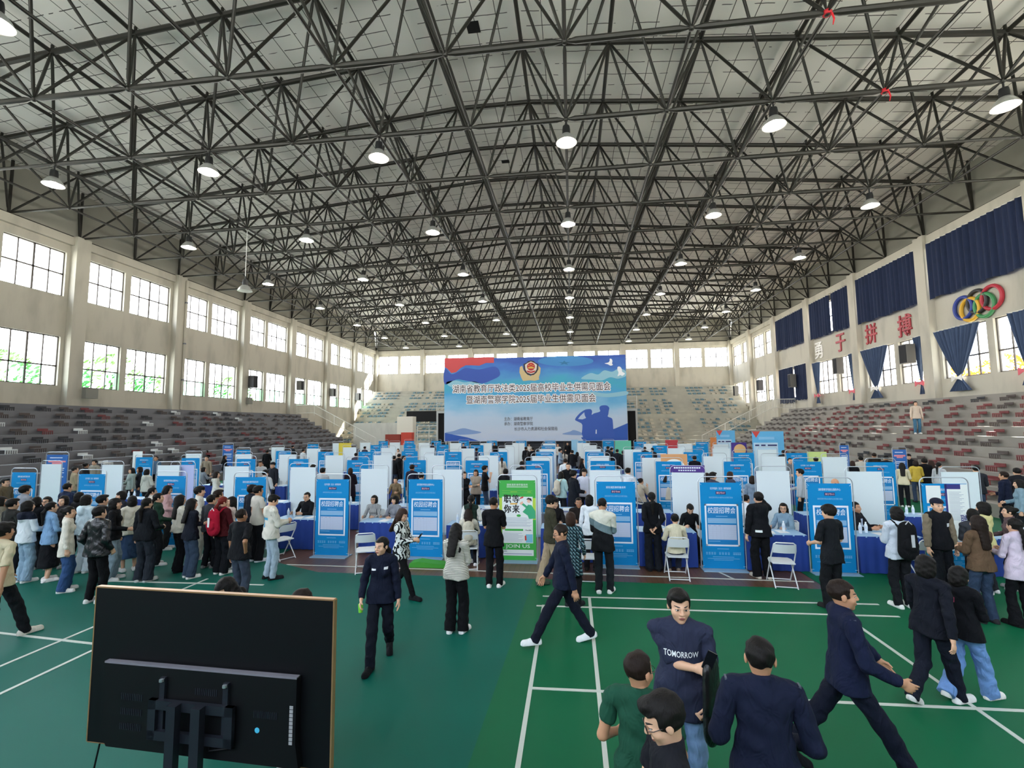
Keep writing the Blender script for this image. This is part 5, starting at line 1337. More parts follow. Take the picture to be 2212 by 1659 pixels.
POSES = dict(
    down=dict(hr=(.25, .04, .80), hl=(-.25, .04, .80)), phone=dict(hr=(.07, .30, 1.13), hl=(-.07, .30, 1.10), grip=1), back=dict(hr=(.05, -.19, .96), hl=(-.07, -.20, .93), back=1),
    pocket=dict(hr=(.22, .08, .92), hl=(-.22, .08, .92)), cross=dict(hr=(-.12, .20, 1.17), hl=(.12, .21, 1.13)), hold=dict(hr=(.14, .28, 1.05), hl=(-.25, .04, .80), grip=1),
    ear=dict(hr=(.05, .06, 1.48), hl=(-.25, .06, .82), earL=1), drink=dict(hr=(.10, .20, 1.36), hl=(-.25, .03, .80), grip=1), hip=dict(hr=(.20, -.06, .97), hl=(-.25, .04, .80)),
    walk=dict(hr=(.27, -.14, .84), hl=(-.26, .24, .88), walk=1), walk2=dict(hr=(.26, .24, .88), hl=(-.27, -.14, .84), walk=-1), phonewalk=dict(hr=(.07, .30, 1.13), hl=(-.07, .28, 1.10), walk=1, grip=1),
    table=dict(hr=(.16, .36, .80), hl=(-.16, .36, .80), sit=1), lap=dict(hr=(.12, .28, .66), hl=(-.12, .28, .66), sit=1), chin=dict(hr=(.05, .24, 1.02), hl=(-.2, .36, .80), sit=1))
PCOUNT = [0]
def person(loc, face, label, h=1.70, sex='m', pose='down', hair='short', hc='k', top=('tee', '#222222'), bot=('pants', '#16181d'), shoe='#e6e6e2', skin='a', q='lo', look=(0, 0), lean=0.0, girth=1.0, sit_z=.47, group=None, z0=0.0, over=None, **ex):
    """face: heading in degrees, 0 = away from the camera (+Y), 90 = to the right"""
    PCOUNT[0] += 1; ph = PCOUNT[0] * 1.37; sc = h / 1.70
    P = dict(POSES[pose]); P.update(over or {})
    fem = sex == 'f'; v = {'hi': .0105, 'lo': .0155, 'far': .026}[q]
    sit = P.get('sit'); wk = P.get('walk', 0)
    pz = sit_z + .10 if sit else (.925 if not wk else .885)
    C = lambda t: np.array(t, float)
    pel = C((0, 0, pz)); up = C((0, math.sin(lean), math.cos(lean))); fr = C((0, math.cos(lean), -math.sin(lean)))
    dz = (pz - .925)
    chest = pel + up * .30; neck = pel + up * .505 + fr * -.01; shw = (.158 if fem else .182) * (.6 + .4 * girth)
    SR, SLh = pel + up * .452 + C((shw, 0, 0)), pel + up * .452 - C((shw, 0, 0))
    hd = neck + unit(up + C((0, .18, .15))) * .150 * (1 if True else 1)
    hd = neck + (up * .9 + C((0, .10 + .25 * math.sin(max(0, look[0])) , .02))) * .148
    HR_ = rot_xyz(look[0], look[1])
    hips = {s: pel + C((s * .085, 0, -.03)) for s in (1, -1)}
    feet = {}
    for s in (1, -1):
        if sit: feet[s] = C((s * .11, .42 + .03 * s, .075))
        elif wk: feet[s] = C((s * .075, .30 * wk * s, .075 if wk * s > 0 else .15))
        else: feet[s] = C((s * (.10 + .01 * s), .03 * s * math.sin(ph), .075))
        if 'foot' in ex: feet[s] = C(ex['foot'][s])
    knees = {}; ank = {}
    for s in (1, -1):
        knees[s], ank[s] = ik(hips[s], feet[s], .425, .405, (s * .10, 1, 0.15 if not sit else 1.0))
    el = {}; wr = {}
    for s, sh, key in ((1, SR, 'hr'), (-1, SLh, 'hl')):
        t = C(P[key]); t = t + C((0, math.sin(lean) * max(0, t[2] - .9), dz if (not sit) else 0))
        hint = (s * .45, -.7, -.75) if not P.get('back') else (s * 1, -.6, .1)
        if P.get('earL') and s == 1: hint = (1, .5, -.4)
        if 'hint' in P and P['hint'].get(s): hint = P['hint'][s]
        el[s], wr[s] = ik(sh, t, .285, .245, hint)
    # ---- skin
    sk = Solid(); g = girth
    sk.cone(pel + up * .08, chest + up * .05, .095 * g, .105 * g, .03, .72, fr).cone(SR * .8 + SLh * .2 - up * .02, SLh * .8 + SR * .2 - up * .02, .04, .04, .04).cone(pel + up * .42, neck, .042, .045, .01).cone(neck + up * -.01, hd + up * -.06 + fr * -.012, .048 if not fem else .042, .048 if not fem else .042, .01)
    for s in (1, -1):
        sh = SR if s > 0 else SLh
        sk.cone(sh, el[s], .043 * (.5 + .5 * g), .037, .02).cone(el[s], wr[s], .038, .026, .015)
        sk.cone(hips[s], knees[s], .074 * g, .050, .03).cone(knees[s], ank[s], .050, .034, .02)
    parts = []; V, F = sk.mesh(v * 1.1); hp = np.full((len(V), 3), -1.0); parts.append((V, F, 0))
    hv, hf = HEADS[sex, q]; hs = 1.0 if fem else 1.03
    parts.append(((hv * hs) @ HR_.T + hd, hf, 0)); hp = np.concatenate([hp, hv])
    for s in (1, -1):
        hand = 'grip' if P.get('grip') else P.get('hand', 'relax'); hdv, hdf = HANDS[hand, q]
        d = unit(wr[s] - el[s]); d2 = P.get('hd%+d' % s)
        if d2 is not None: d = unit(C(d2))
        n = C((-s, 0, 0)) if not P.get('palm%+d' % s) else C(P['palm%+d' % s]); n = unit(n - d * (n @ d)); yv = np.cross(d, n) * s
        B = np.stack([-n * (1 if s > 0 else 1), yv, -d], 1)
        x = hdv.copy()
        if s < 0: B = np.stack([n * -1, yv, -d], 1); 
        w = x @ B.T
        f = hdf if np.linalg.det(B) > 0 else hdf[:, ::-1]
        parts.append((w * (.92 if fem else 1.0) + wr[s], f, 0)); hp = np.concatenate([hp, np.full((len(w), 3), -1.0)])
    root = thing('person', label, 'person', (loc[0], loc[1], z0), -math.radians(face), group); root.scale = (sc, sc, sc)
    def addp(name, me): return link(name, me, root)
    body = addp('body', np_mesh('body', parts, [SKIN[skin]], hp))
    # ---- hair
    if hair:
        a, f = hair_mesh(hair, q, PCOUNT[0] % 4); addp('hair', np_mesh('hair', [((a * hs * ex.get('hairs', 1.0)) @ HR_.T + hd, f, 0)], [HC[hc]]))
    # ---- top
    kind, c = top[0], top[1]; pat = top[2] if len(top) > 2 else None
    e = {'tee': .020, 'shirt': .022, 'sweater': .032, 'jacket': .036, 'hoodie': .042, 'coat': .040, 'dress': .022, 'fit': .012}[kind] * (.85 if fem else 1) + (g - 1) * .03
    hem = {'tee': -.10, 'shirt': -.13, 'sweater': -.08, 'jacket': -.10, 'hoodie': -.10, 'coat': -.36, 'dress': -.36, 'fit': -.02}[kind]
    if 'hem' in ex: hem = ex['hem']
    if sit: hem = max(hem, -.06)
    t = Solid(); wst = (.112 if kind != 'fit' else .104) if fem else .120
    t.cone(pel + up * .36, pel + up * .14, (.112 if fem else .128) * g + e, wst * g + e, .03, .70, fr)
    t.cone(pel + up * .14, pel + up * (hem - .05), wst * g + e, (.130 if fem else .130) * g + e + (.03 if kind in ('coat', 'dress') else .006), .03, .80, fr)
    for s in (1, -1): t.cone(pel + C((s * .078 * g, 0, 0)) + up * .03, pel + C((s * .080 * g, .02 if sit else 0, 0)) + up * (hem - .03), .088 * g + e * .9, .104 * g + e, .05)
    t.cone(SR * .93 + SLh * .07, SLh * .93 + SR * .07, .047 + e * .55, .047 + e * .55, .04).cone(pel + up * .46, neck + up * .05, .082 + e * .3, .063 + e * .25, .04, None, None, (neck + up * (.020 if kind in ('tee', 'fit', 'dress') else .034), unit(up + fr * .5)))
    if fem:
        for s in (1, -1): t.ell(pel + up * .325 + fr * (.058 + e) + C((s * .055, 0, 0)), (.055, .045, .058), .06)
    for sh_ in (SR, SLh): t.cone(neck + up * -.015, sh_ * .80 + neck * .20, .050 + e * .3, .046 + e * .4, .04)
    if kind == 'hoodie': t.cone(neck + fr * -.075 + up * -.02 + C((-.06, 0, 0)), neck + fr * -.075 + up * -.02 + C((.06, 0, 0)), .055, .055, .03).ell(neck + fr * -.10 + up * -.09, (.085, .045, .09), .04)
    if kind in ('jacket', 'coat', 'shirt'): t.cone(neck + up * -.04 + fr * -.008, neck + up * .07 + fr * .012, .070, .064, .02, None, None, (neck + up * .045, unit(up + fr * .45)))
    hp_ = pel + up * hem
    t.cut(lambda X, a=hp_, u=up: (a - X) @ u)
    slv = {'tee': (.62, 0), 'dress': (1, .9)}.get(kind, (1, .97))
    if ex.get('sleeve') is not None: slv = ex['sleeve']
    t2 = Solid()
    for s in (1, -1):
        sh = SR if s > 0 else SLh; r0 = .045 + e * .55; ru = unit(el[s] - sh); a_ = sh + (el[s] - sh) * slv[0]
        if slv[1] == 0: t2.cone(sh, a_, r0, .043 + e * .85, .02, None, None, (a_, ru))
        else:
            rf = unit(wr[s] - el[s]); b_ = el[s] + (wr[s] - el[s]) * slv[1]
            t2.cone(sh, el[s], r0, .037 + e * .62, .02).cone(el[s], b_, .037 + e * .60, .027 + e * .55, .02, None, None, (b_, rf))
    tv1 = t.mesh(v, .0055 if q != 'far' else 0, 19, ph); tv2 = t2.mesh(v, .0050 if q != 'far' else 0, 27, ph + 1)
    nm = {'tee': 't_shirt', 'fit': 'top'}.get(kind, kind)
    slm = cloth(ex['slc']) if 'slc' in ex else None
    to = addp(nm, np_mesh(nm, [(tv1[0], tv1[1], 0), (tv2[0], tv2[1], 1 if slm else 0)], [cloth(c, pat)] + ([slm] if slm else [])))
    # ---- trousers or skirt
    bk, bc = bot[0], bot[1]; bpat = bot[2] if len(bot) > 2 else ('denim' if bk in ('jeans', 'widejeans') else None)
    s_ = Solid(); wd = {'pants': (.020, .024), 'jeans': (.018, .022), 'wide': (.030, .052), 'widejeans': (.030, .050), 'slim': (.008, .008), 'flare': (.010, .050), 'skirt': (.03, .03)}[bk]
    s_.cone(pel + up * .07, pel + up * -.03, .122 * g, .132 * g, .03, .74, fr)
    if bk == 'skirt':
        s_.cone(pel, C((0, pel[1] + .02, .36)), .135, .21, .04, .85, fr); s_.cut(lambda X: .30 - X[..., 2])
    else:
        for s in (1, -1):
            d = unit(ank[s] - knees[s]); end = ank[s] + d * .035
            s_.cone(hips[s], knees[s], .074 * g + wd[0] * .55, .054 + wd[0], .030).cone(knees[s], end, .054 + wd[0], .040 + wd[1], .02, None, None, (end, d))
    bv = s_.mesh(v, .0055 if q != 'far' else 0, 22, ph + 2); nmb = 'skirt' if bk == 'skirt' else 'trousers'
    addp(nmb, np_mesh(nmb, [(bv[0], bv[1], 0)], [cloth(bc, bpat)]))
    # ---- shoes
    for s in (1, -1):
        fo = Solid(); a = ank[s]; toe = unit(C((s * .18, 1, 0)))
        hl = C((a[0], a[1], 0)) - toe * .045; tp = C((a[0], a[1], 0)) + toe * .165; base = a[2] - .075
        if wk and wk * s < 0: hl[2] = base + .02; tp[2] = .0
        else: hl[2] = tp[2] = base
        z_ = C((0, 0, 1))
        fo.cone(hl + z_ * .042, tp + z_ * .034, .043, .040, .02).cone(a + z_ * -.02, (hl * .45 + tp * .55) + z_ * .045, .042, .034, .03).cone(hl + z_ * .018, tp + z_ * .018, .046, .046, .01, None, None)
        pl = unit(np.cross(C((1, 0, 0)), tp - hl)); pl = pl if pl[2] > 0 else -pl
        fo.cut(lambda X, a0=hl + pl * .002, n=pl: (a0 - X) @ n)
        fv = fo.mesh(v * .8); addp('shoe', np_mesh('shoe', [(fv[0], fv[1], 0)], [cloth(shoe)]))
    info = dict(root=root, neck=neck, head=hd, HR=HR_, wr=wr, el=el, pel=pel, up=up, fr=fr, sc=sc, face=face, top=to, chest=chest, SR=SR, SL=SLh, e=e)
    return info
def on_person(pi, name, mb_or_me, m, label=None, cat=None, smooth=True):
    """something worn or carried, given in the person's own coordinates; with a label it is a thing of its own"""
    o = mb_or_me.build(name, m, None if label else pi['root'], smooth) if isinstance(mb_or_me, MB) else link(name, mb_or_me, None if label else pi['root'])
    if label:
        r = pi['root']; o.location = r.location; o.rotation_euler = r.rotation_euler; o.scale = r.scale; tag(o, label, cat)
    return o
def at_head(px, py, h):
    p = atz(px, py, h); return (p.x, p.y)
# ---------------------------------------------------------------- who stands where
PLACED = []
def ground_z(x, y):
    """height of what one stands on at (x, y): the floor or a step of a side stand"""
    for side, x0, y1 in ((-1, XL + .03, YSL), (1, XR - .03, YSR)):
        t = -side * (x - x0) if side > 0 else (x - x0)
        t = (x - x0) if side < 0 else (x0 - x)
        if t < RUN * NS and YS0 < y < y1: return RISE * (NS - max(0, int(t / RUN))) + .04
    return 0.0
def who(px, py, face, label, h=None, sex='m', **kw):
    h = h or (1.73 if sex == 'm' else 1.63); sit = 'sit' in kw; kw.pop('sit', None)
    hh = h * (.775 if sit else 1.0); z0 = 0.0; p = atz(px, py, hh)
    if ground_z(p.x, p.y) > 0:
        for i in range(NS):
            z = RISE * (i + 1) + .04; p2 = atz(px, py, hh + z)
            if abs(ground_z(p2.x, p2.y) - z) < .01 or ground_z(p2.x, p2.y) < z: 
                z0 = ground_z(p2.x, p2.y); p = atz(px, py, hh + z0); break
    d = Vector((p.x, p.y, 0)).normalized(); L0 = L = Vector((p.x, p.y, 0)).length + kw.pop('dy', 0.0)
    for _ in range(9):
        if all((d * L - Vector((a, b, 0))).length > .42 for a, b in PLACED): break
        L += .09
    L_ = Vector((p.x, p.y, 0)).length
    h = h + (CAM_H - z0 - hh) * (1 - L / L_); p = d * L
    PLACED.append((p.x, p.y))
    q = kw.pop('q', None) or ('hi' if p.y < 8.6 else 'lo' if p.y < 15.5 else 'far')
    return person((p.x, p.y), face, label, h, sex, q=q, z0=z0, **kw)
def seated(px, y, face, label, chair_label, h=None, sex='f', **kw):
    h = h or (1.72 if sex == 'm' else 1.63)
    x = aty(px, 1090, y).x
    kw.setdefault('pose', 'table')
    q = kw.pop('q', 'lo')
    pi = person((x, y), face, label, h, sex, q=q, sit_z=.455 / (h / 1.70), **kw)
    PLACED.append((x, y))
    if chair_label: dchair(x, y, -math.radians(face), chair_label)
    return pi
M_phone = mat('black_phone_glass', '#101216', .25); M_lens = mat('spectacle_rim', '#2a1c18', .4); M_badge = mat('silver_badge', '#d9dce0', .4)
def at_person(pi, p):  # person coordinates -> world
    bpy.context.view_layer.update(); return pi['root'].matrix_world @ Vector(p)
def phone(pi, label, s=0):
    p = (pi['wr'][1] + pi['wr'][-1]) / 2 + V3(0, .09, .06) if s == 0 else pi['wr'][s] + V3(0, .07, .05)
    mb = MB(); mb.box(p, (.078, .012, .155), 0, 0, Matrix.Rotation(-.6, 3, 'X')); on_person(pi, 'phone', mb, M_phone, label, 'phone', False)
def glasses(pi, m=None):
    H, c = pi['HR'], pi['head']; f = lambda *p: tuple(H @ V3(*p) + c); mb = MB()
    for s in (-1, 1):
        mb.tube([f(s * .033 + .023 * math.cos(a * .52), .104, .002 + .019 * math.sin(a * .52)) for a in range(12)], .0022, 6, closed=True)
        mb.tube([f(s * .056, .102, .006), f(s * .080, .07, .008), f(s * .084, -.005, .006)], .0022, 6)
    mb.tube([f(-.011, .107, .004), f(.011, .107, .004)], .002, 6)
    on_person(pi, 'glasses', mb, m or M_lens)
def cap(pi, m):
    H, c = pi['HR'], pi['head']; s = Solid(); s.ell((0, -.010, .050), (.094, .114, .085), .01).ell((0, .125, .052), (.070, .075, .010), .02); s.cut(lambda P: .040 - P[..., 2] + .12 * (P[..., 1]))
    v, f = s.mesh(.009); on_person(pi, 'cap', np_mesh('cap', [(v @ H.T + c, f, 0)], [m]), None)
def backpack(pi, m, label, w=.15, hh=.20, trim_m=None, cat='bag', off=.0):
    c = pi['chest'] + pi['fr'] * (-.185 - pi['e'] - off) + pi['up'] * -.04; s = Solid()
    s.cone(c + pi['up'] * hh * .7, c - pi['up'] * hh * .8, w * .86, w, .03, .62, pi['fr']).ell(c + pi['fr'] * -.09 - pi['up'] * .08, (w * .7, .04, hh * .5), .02)
    for t in (1, -1):
        S_ = pi['SR'] if t > 0 else pi['SL']; a = S_ * .55 + pi['SL' if t > 0 else 'SR'] * .45
        a = V3(t * .095, 0, 0) + pi['chest'] + pi['up'] * .17; r = .155 + pi['e']
        prev = c + pi['up'] * .14 + V3(t * .085, 0, 0)
        for q_ in (a + pi['fr'] * -.09 + pi['up'] * .035, a + pi['up'] * .065, a + pi['fr'] * .10 + pi['up'] * .0, a + pi['fr'] * .125 - pi['up'] * .12 + V3(t * .02, 0, 0)):
            s.cone(prev, q_, .018, .018, .008); prev = q_
    v, f = s.mesh(.011); o = on_person(pi, 'backpack', np_mesh('backpack', [(v, f, 0)], [m]), None, label, cat)
    if trim_m:
        mb = MB(); b_ = c + pi['fr'] * -.128
        mb.box(tuple(b_), (.05, .012, .20)); mb.tube([tuple(c + pi['up'] * (hh * .7 + .09) + V3(-.05, -.05, 0)), tuple(c + pi['up'] * (hh * .7 + .15) + V3(0, -.05, 0)), tuple(c + pi['up'] * (hh * .7 + .09) + V3(.05, -.05, 0))], .008, 6)
        mb.build('bag_panel', trim_m, o)
    return o
def chest_mark(pi, w, h, m, name, x=0, up=.33, depth=.14, back=False, txt=None):
    """printed or sewn mark laid on the cloth by casting it onto the garment"""
    from mathutils.bvhtree import BVHTree
    me = pi['top'].data; bv = BVHTree.FromPolygons([v.co for v in me.vertices], [tuple(p.vertices) for p in me.polygons])
    mb = MB(); d = Vector(tuple(pi['fr'])) * (1 if back else -1)
    def f(u, v_, w_):
        p = pi['pel'] + pi['up'] * (up + v_) + V3((x + u) * (-1 if not back else 1), 0, 0) - V3(*d) * .6
        hit = bv.ray_cast(Vector(tuple(p)), d)
        return (hit[0] - d * .004) if hit[0] else Vector(tuple(p + V3(*d) * .45))
    if txt: put_text(mb, txt, f, w, h, .01)
    else: mb.grid(6, 4, lambda a, b: f((a - .5) * w, (b - .5) * h, 0))
    me2 = mb.build(name, m, pi['root']); return me2
DK, NV, CH = '#15181f', '#141a2b', '#23262d'
# ---- the nearest people, right of centre
p = who(1465, 1270, 190, 'man in dark slogan tee clutching a phone and black bag, facing the camera', 1.77, pose='cross', hair='short', top=('tee', '#2b3044'), bot=('jeans', '#7c9cc4'), shoe='#d8dade', girth=1.14, look=(.10, .22), hem=-.17, sleeve=(.95, 0), over=dict(hr=(-.10, .24, 1.20), hl=(-.17, .20, .93), grip=1))
chest_mark(p, .26, .045, M_wp, 'shirt_lettering', 0, .31, txt='TOMORROW')
mb = MB(); mb.box(tuple(p['wr'][1] + V3(-.09, .07, .10)), (.068, .014, .135), 0, 0, Matrix.Rotation(-.4, 3, 'Y')); on_person(p, 'phone', mb, M_phone, 'black phone held to the chest of the slogan tee', 'phone', False)
s = Solid(); a = p['wr'][-1]; s.cone(a + V3(-.03, .04, .26), a + V3(-.03, .06, -.10), .12, .14, .02, .38, unit(V3(.9, -.4, 0))); v, f = s.mesh(.010); on_person(p, 'handbag', np_mesh('handbag', [(v, f, 0)], [cloth('#0f1012', 'leather')]), None, 'black leather bag tucked under the arm of the slogan tee', 'bag')
F4 = who(1640, 1375, 8, 'man in navy uniform jacket seen from behind, nearest on the right', 1.77, pose='down', hair='crop', top=('jacket', '#151b30'), bot=('pants', '#121622'), shoe='#15161a', look=(.12, -.12), skin='b', over=dict(hr=(.22, .20, 1.0), hl=(-.22, .20, 1.0)))
for s in (1, -1):
    c = (F4['SR'] if s > 0 else F4['SL']) + V3(-s * .03, 0, .062); mb = MB(); mb.box(tuple(c), (.12, .05, .010), 0, 0, Matrix.Rotation(s * .18, 3, 'Y')); mb.box(tuple(c + V3(s * .055, 0, -.004)), (.012, .05, .014)); on_person(F4, 'epaulette', mb, mat('grey_braid', '#4d535f', .6), None, None, False)
p = who(1378, 1405, 18, 'man in dark green shirt from behind, behind the bespectacled man', 1.74, dy=.18, pose='down', hair='crop', hc='b', top=('tee', '#1c4a38'), bot=('pants', '#1b1d22'), shoe='#22242a', look=(.1, -.45), skin='b', over=dict(hr=(.2, .22, 1.02), hl=(-.2, .22, 1.02))); glasses(p)
p = who(1440, 1495, 262, 'man with glasses and black tee in left profile at the bottom edge', 1.72, pose='phone', hair='part', top=('tee', '#17191f'), bot=('pants', '#17181c'), shoe='#222', look=(.42, -.12), skin='a'); glasses(p)
p = who(1815, 1240, 98, 'officer in navy uniform with blue collar striding to the right', 1.78, pose='walk', hair='crop', hc='b', top=('jacket', '#131a33'), bot=('pants', '#0f1424'), shoe='#121318', look=(.02, -.05), skin='b', foot={1: (.08, .44, .075), -1: (-.08, -.48, .17)}, over=dict(hr=(.24, .28, 1.00), hl=(-.24, .34, .93)))
s = Solid(); s.cone(p['neck'] + V3(0, .0, -.012), p['neck'] + V3(0, .008, .055), .070, .062, .02, None, None, (p['neck'] + V3(0, 0, .05), V3(0, 0, 1))); v, f = s.mesh(.008); on_person(p, 'shirt_collar', np_mesh('shirt_collar', [(v, f, 0)], [cloth('#6d8fd0')]), None)
chest_mark(p, .07, .02, M_badge, 'badge', -.09, .37)
for s in (1, -1):
    c = (p['SR'] if s > 0 else p['SL']) + V3(-s * .02, 0, .062); mb = MB(); mb.box(tuple(c), (.10, .045, .010), 0, 0, Matrix.Rotation(s * .2, 3, 'Y')); on_person(p, 'epaulette', mb, mat('grey_braid', '#4d535f', .6), None, None, False)
p = who(1997, 1190, 60, 'walker in dark jacket and trousers left of the light blue jeans', 1.68, pose='walk', hair='bang', sex='f', top=('jacket', '#12151f'), bot=('pants', '#151926'), shoe='#e2e2de', look=(.15, .1))
p = who(2068, 1215, 62, 'walker in black jacket with light blue jeans holding snacks', 1.66, pose='phonewalk', hair='bang', sex='f', top=('jacket', '#0e0f14'), bot=('widejeans', '#7196cc'), shoe='#e6e4de', look=(.25, -.1)); chest_mark(p, .15, .06, mat('pink_print', '#d23a6a', .6), 'back_patch', -.09, .36, back=True)
mb = MB(); mb.lathe(tuple((p['wr'][1] + p['wr'][-1]) / 2 + V3(0, .10, .0)), [(.03, 0), (.045, .05), (.02, .07)], 12); on_person(p, 'snack_cup', mb, mat('cream_cup', '#e6d9b8', .6), 'cream snack cup held by the walker in light jeans', 'cup')
# ---- middle of the floor
p = who(825, 1152, 168, 'woman in navy police uniform walking with a green drink', 1.68, sex='f', pose='walk', hair='tied', top=('jacket', '#12182a'), bot=('pants', '#10141f'), shoe='#16171a', look=(.05, -.55), over=dict(hr=(.24, .12, .90), hl=(-.25, .06, .84)))
chest_mark(p, .05, .03, M_badge, 'badge', .08, .37); chest_mark(p, .06, .022, M_badge, 'name_tag', -.08, .36)
mb = MB(); mb.lathe(tuple(p['wr'][1] + V3(0, .03, -.16)), [(.026, 0), (.034, .10), (.03, .11)], 14); on_person(p, 'drink_cup', mb, mat('lime_drink', '#7ed03a', .4), 'lime green drink cup held low by the policewoman', 'cup')
p = who(868, 1093, 100, 'long-haired woman in black and white patterned jacket looking at phone', 1.66, sex='f', pose='phonewalk', hair='long', hc='g', top=('jacket', '#888', 'zebra'), bot=('slim', '#0d0e10'), shoe='#17181a', look=(.4, -.12), hem=-.16); phone(p, 'black phone held by the woman in the patterned jacket')
p = who(985, 1130, 10, 'woman in striped sweater and black trousers seen from behind', 1.64, sex='f', pose='phone', hair='long', top=('sweater', '#ccc', 'stripe'), bot=('wide', '#0e0f12'), shoe='#f0f0ee', girth=1.08, look=(.3, 0))
p = who(1066, 1073, 4, 'man in black tee and trousers from behind beside the green banner', 1.74, pose='phone', hair='crop', top=('tee', '#101114'), bot=('pants', '#0f1013'), shoe='#eceae6', hem=-.15, look=(.2, -.3), skin='b', sleeve=(.85, 0))
p = who(1188, 1070, 75, 'man in olive sweater and khaki trousers looking down right', 1.76, pose='hold', hair='fluffy', top=('sweater', '#3b3a2c'), bot=('wide', '#a8957a'), shoe='#4f5a50', look=(.45, 0), over=dict(hr=(.1, .28, 1.1), hl=(-.08, .28, 1.08)), foot={1: (.1, .16, .075), -1: (-.1, -.2, .075)})
p = who(1213, 1125, 262, 'man in navy sweatshirt and white shoes striding left', 1.75, pose='walk2', hair='crop', hc='b', top=('sweater', '#131a2e'), bot=('pants', '#121624'), shoe='#e9ecec', look=(.3, 0), skin='b', foot={1: (.08, -.40, .12), -1: (-.08, .42, .09)}); glasses(p)
p = who(1233, 1105, 20, 'bob-haired woman in teal plaid dress behind the navy strider', 1.62, sex='f', pose='pocket', hair='bob', hc='g', top=('dress', '#888', 'plaid'), bot=('slim', '#14161a'), shoe='#222428')
p = who(1300, 1075, 12, 'man in cream, grey and black block jacket seen from behind', 1.76, pose='phone', hair='crop', top=('jacket', '#888', 'block'), bot=('pants', '#1d2126'), shoe='#eeeeec', hem=-.17, look=(.3, -.1), skin='b')
p = who(1407, 1062, 2, 'ponytailed woman in black suit standing with hands behind her back', 1.68, sex='f', pose='back', hair='tied', top=('jacket', '#0f1115'), bot=('wide', '#171b22'), shoe='#16171a')
p = who(1638, 1062, 350, 'man in black hooded jacket with a hand at his ear', 1.74, pose='ear', hair='short', top=('hoodie', '#101217'), bot=('wide', '#0d0e11'), shoe='#c9c2b4', look=(.1, 0)); chest_mark(p, .12, .045, M_wp, 'hem_label', -.10, .02, back=True)
p = who(1790, 1090, 338, 'person in loose black tee from behind, before the rightmost table banner', 1.74, pose='hold', hair='fluffy', top=('tee', '#16191d'), bot=('wide', '#121417'), shoe='#222', hem=-.17, sleeve=(.95, 0), over=dict(hr=(.16, .26, 1.02), hl=(-.16, .26, 1.02)), look=(.2, .3))
p = who(1935, 1093, 358, 'visitor in pale hoodie wearing a black backpack', 1.70, pose='phone', hair='bang', sex='f', top=('hoodie', '#c6cfdb'), bot=('pants', '#15171b'), shoe='#e8e8e4'); backpack(p, cloth('#101114'), 'black backpack worn over the pale hoodie', .16, .23, mat('grey_patch', '#b9bcc0', .6))
p = who(2022, 1075, 172, 'man in dark cap and black jacket with khaki sleeves, facing the camera', 1.76, pose='down', hair='crop', top=('jacket', '#14151a'), bot=('pants', '#16191f'), shoe='#dcdcd8', slc='#7d715e', look=(.05, -.2)); cap(p, cloth('#1a1c2c')); chest_mark(p, .06, .06, M_badge, 'badge', .08, .32)
p = who(2110, 1112, 350, 'long-haired woman in brown suede jacket from behind', 1.66, sex='f', pose='phone', hair='long', hc='b', top=('jacket', '#5f4b39'), bot=('jeans', '#2d3c52'), shoe='#2a2a2c')
p = who(2190, 1118, 352, 'woman in pale pink shirt and black flared trousers from behind', 1.66, sex='f', pose='phone', hair='tied', top=('shirt', '#cdbfd0'), bot=('flare', '#0d0e12'), shoe='#111', hem=-.18)
p = who(2122, 1083, 335, 'visitor in pale yellow top leaning at the right tables', 1.66, sex='f', pose='hold', hair='bang', top=('tee', '#d9cf96'), bot=('pants', '#26282e'), shoe='#ddd')
p = who(2100, 1098, 20, 'dark-haired visitor beside the pale yellow top', 1.62, sex='f', pose='phone', hair='bob', dy=.25, top=('shirt', '#3a3c42'), bot=('pants', '#1a1b1f'), shoe='#ddd')
p = who(2178, 1092, 300, 'visitor in patterned dark cardigan near the right edge', 1.60, sex='f', pose='hold', hair='bun', dy=.4, top=('sweater', '#5c4a4c'), bot=('pants', '#1a1b1f'), shoe='#999')
# ---- recruiters and visitors who are seated
yr = lambda x: rowy(0, x) + .22 + .64
def rec(px, face, label, cl, **kw): return seated(px, yr(aty(px, 1090, 12).x), face, label, cl, **kw)
p = rec(663, 192, 'seated man in black shirt with glasses, left of a blue banner', 'white chair under the seated man in black', sex='m', hair='crop', top=('shirt', '#14161b'), bot=('pants', '#1a1b20'), shoe='#222', look=(.1, .2), girth=1.1); glasses(p)
p = rec(808, 182, 'smiling seated woman in striped shirt with bottles before her', 'white chair under the smiling woman in stripes', hair='bob', top=('shirt', '#999', 'vstripe'), bot=('pants', '#22242a'), shoe='#333', look=(0, -.15)); glasses(p, mat('fine_gold_rim', '#9a7a4c', .4, .6))
p = rec(853, 200, 'seated woman half hidden by the patterned jacket', 'white chair under the half hidden woman', hair='bang', top=('sweater', '#8b8f98'), bot=('pants', '#22242a'), shoe='#333')
p = rec(1199, 178, 'seated woman with long wavy hair gazing at the camera', 'white chair under the woman with wavy hair', hair='long', hc='g', top=('coat', '#1b1a1c'), bot=('pants', '#222'), shoe='#333', look=(0, .15))
p = rec(1250, 176, 'seated man in dark brown jacket facing the camera', 'white chair under the man in dark brown', sex='m', hair='crop', top=('jacket', '#231d1b'), bot=('pants', '#222'), shoe='#333', skin='c')
p = rec(1487, 182, 'seated woman in black writing with her head bowed', 'white chair under the writing woman', hair='tied', top=('shirt', '#101216'), bot=('pants', '#222'), shoe='#333', look=(.75, 0), lean=.25)
p = rec(1692, 225, 'seated woman in light denim jacket turned to the left', 'white chair under the woman in light denim', hair='long', top=('jacket', '#7f9bb0'), bot=('jeans', '#455a74'), shoe='#ddd', look=(0, .3)); glasses(p)
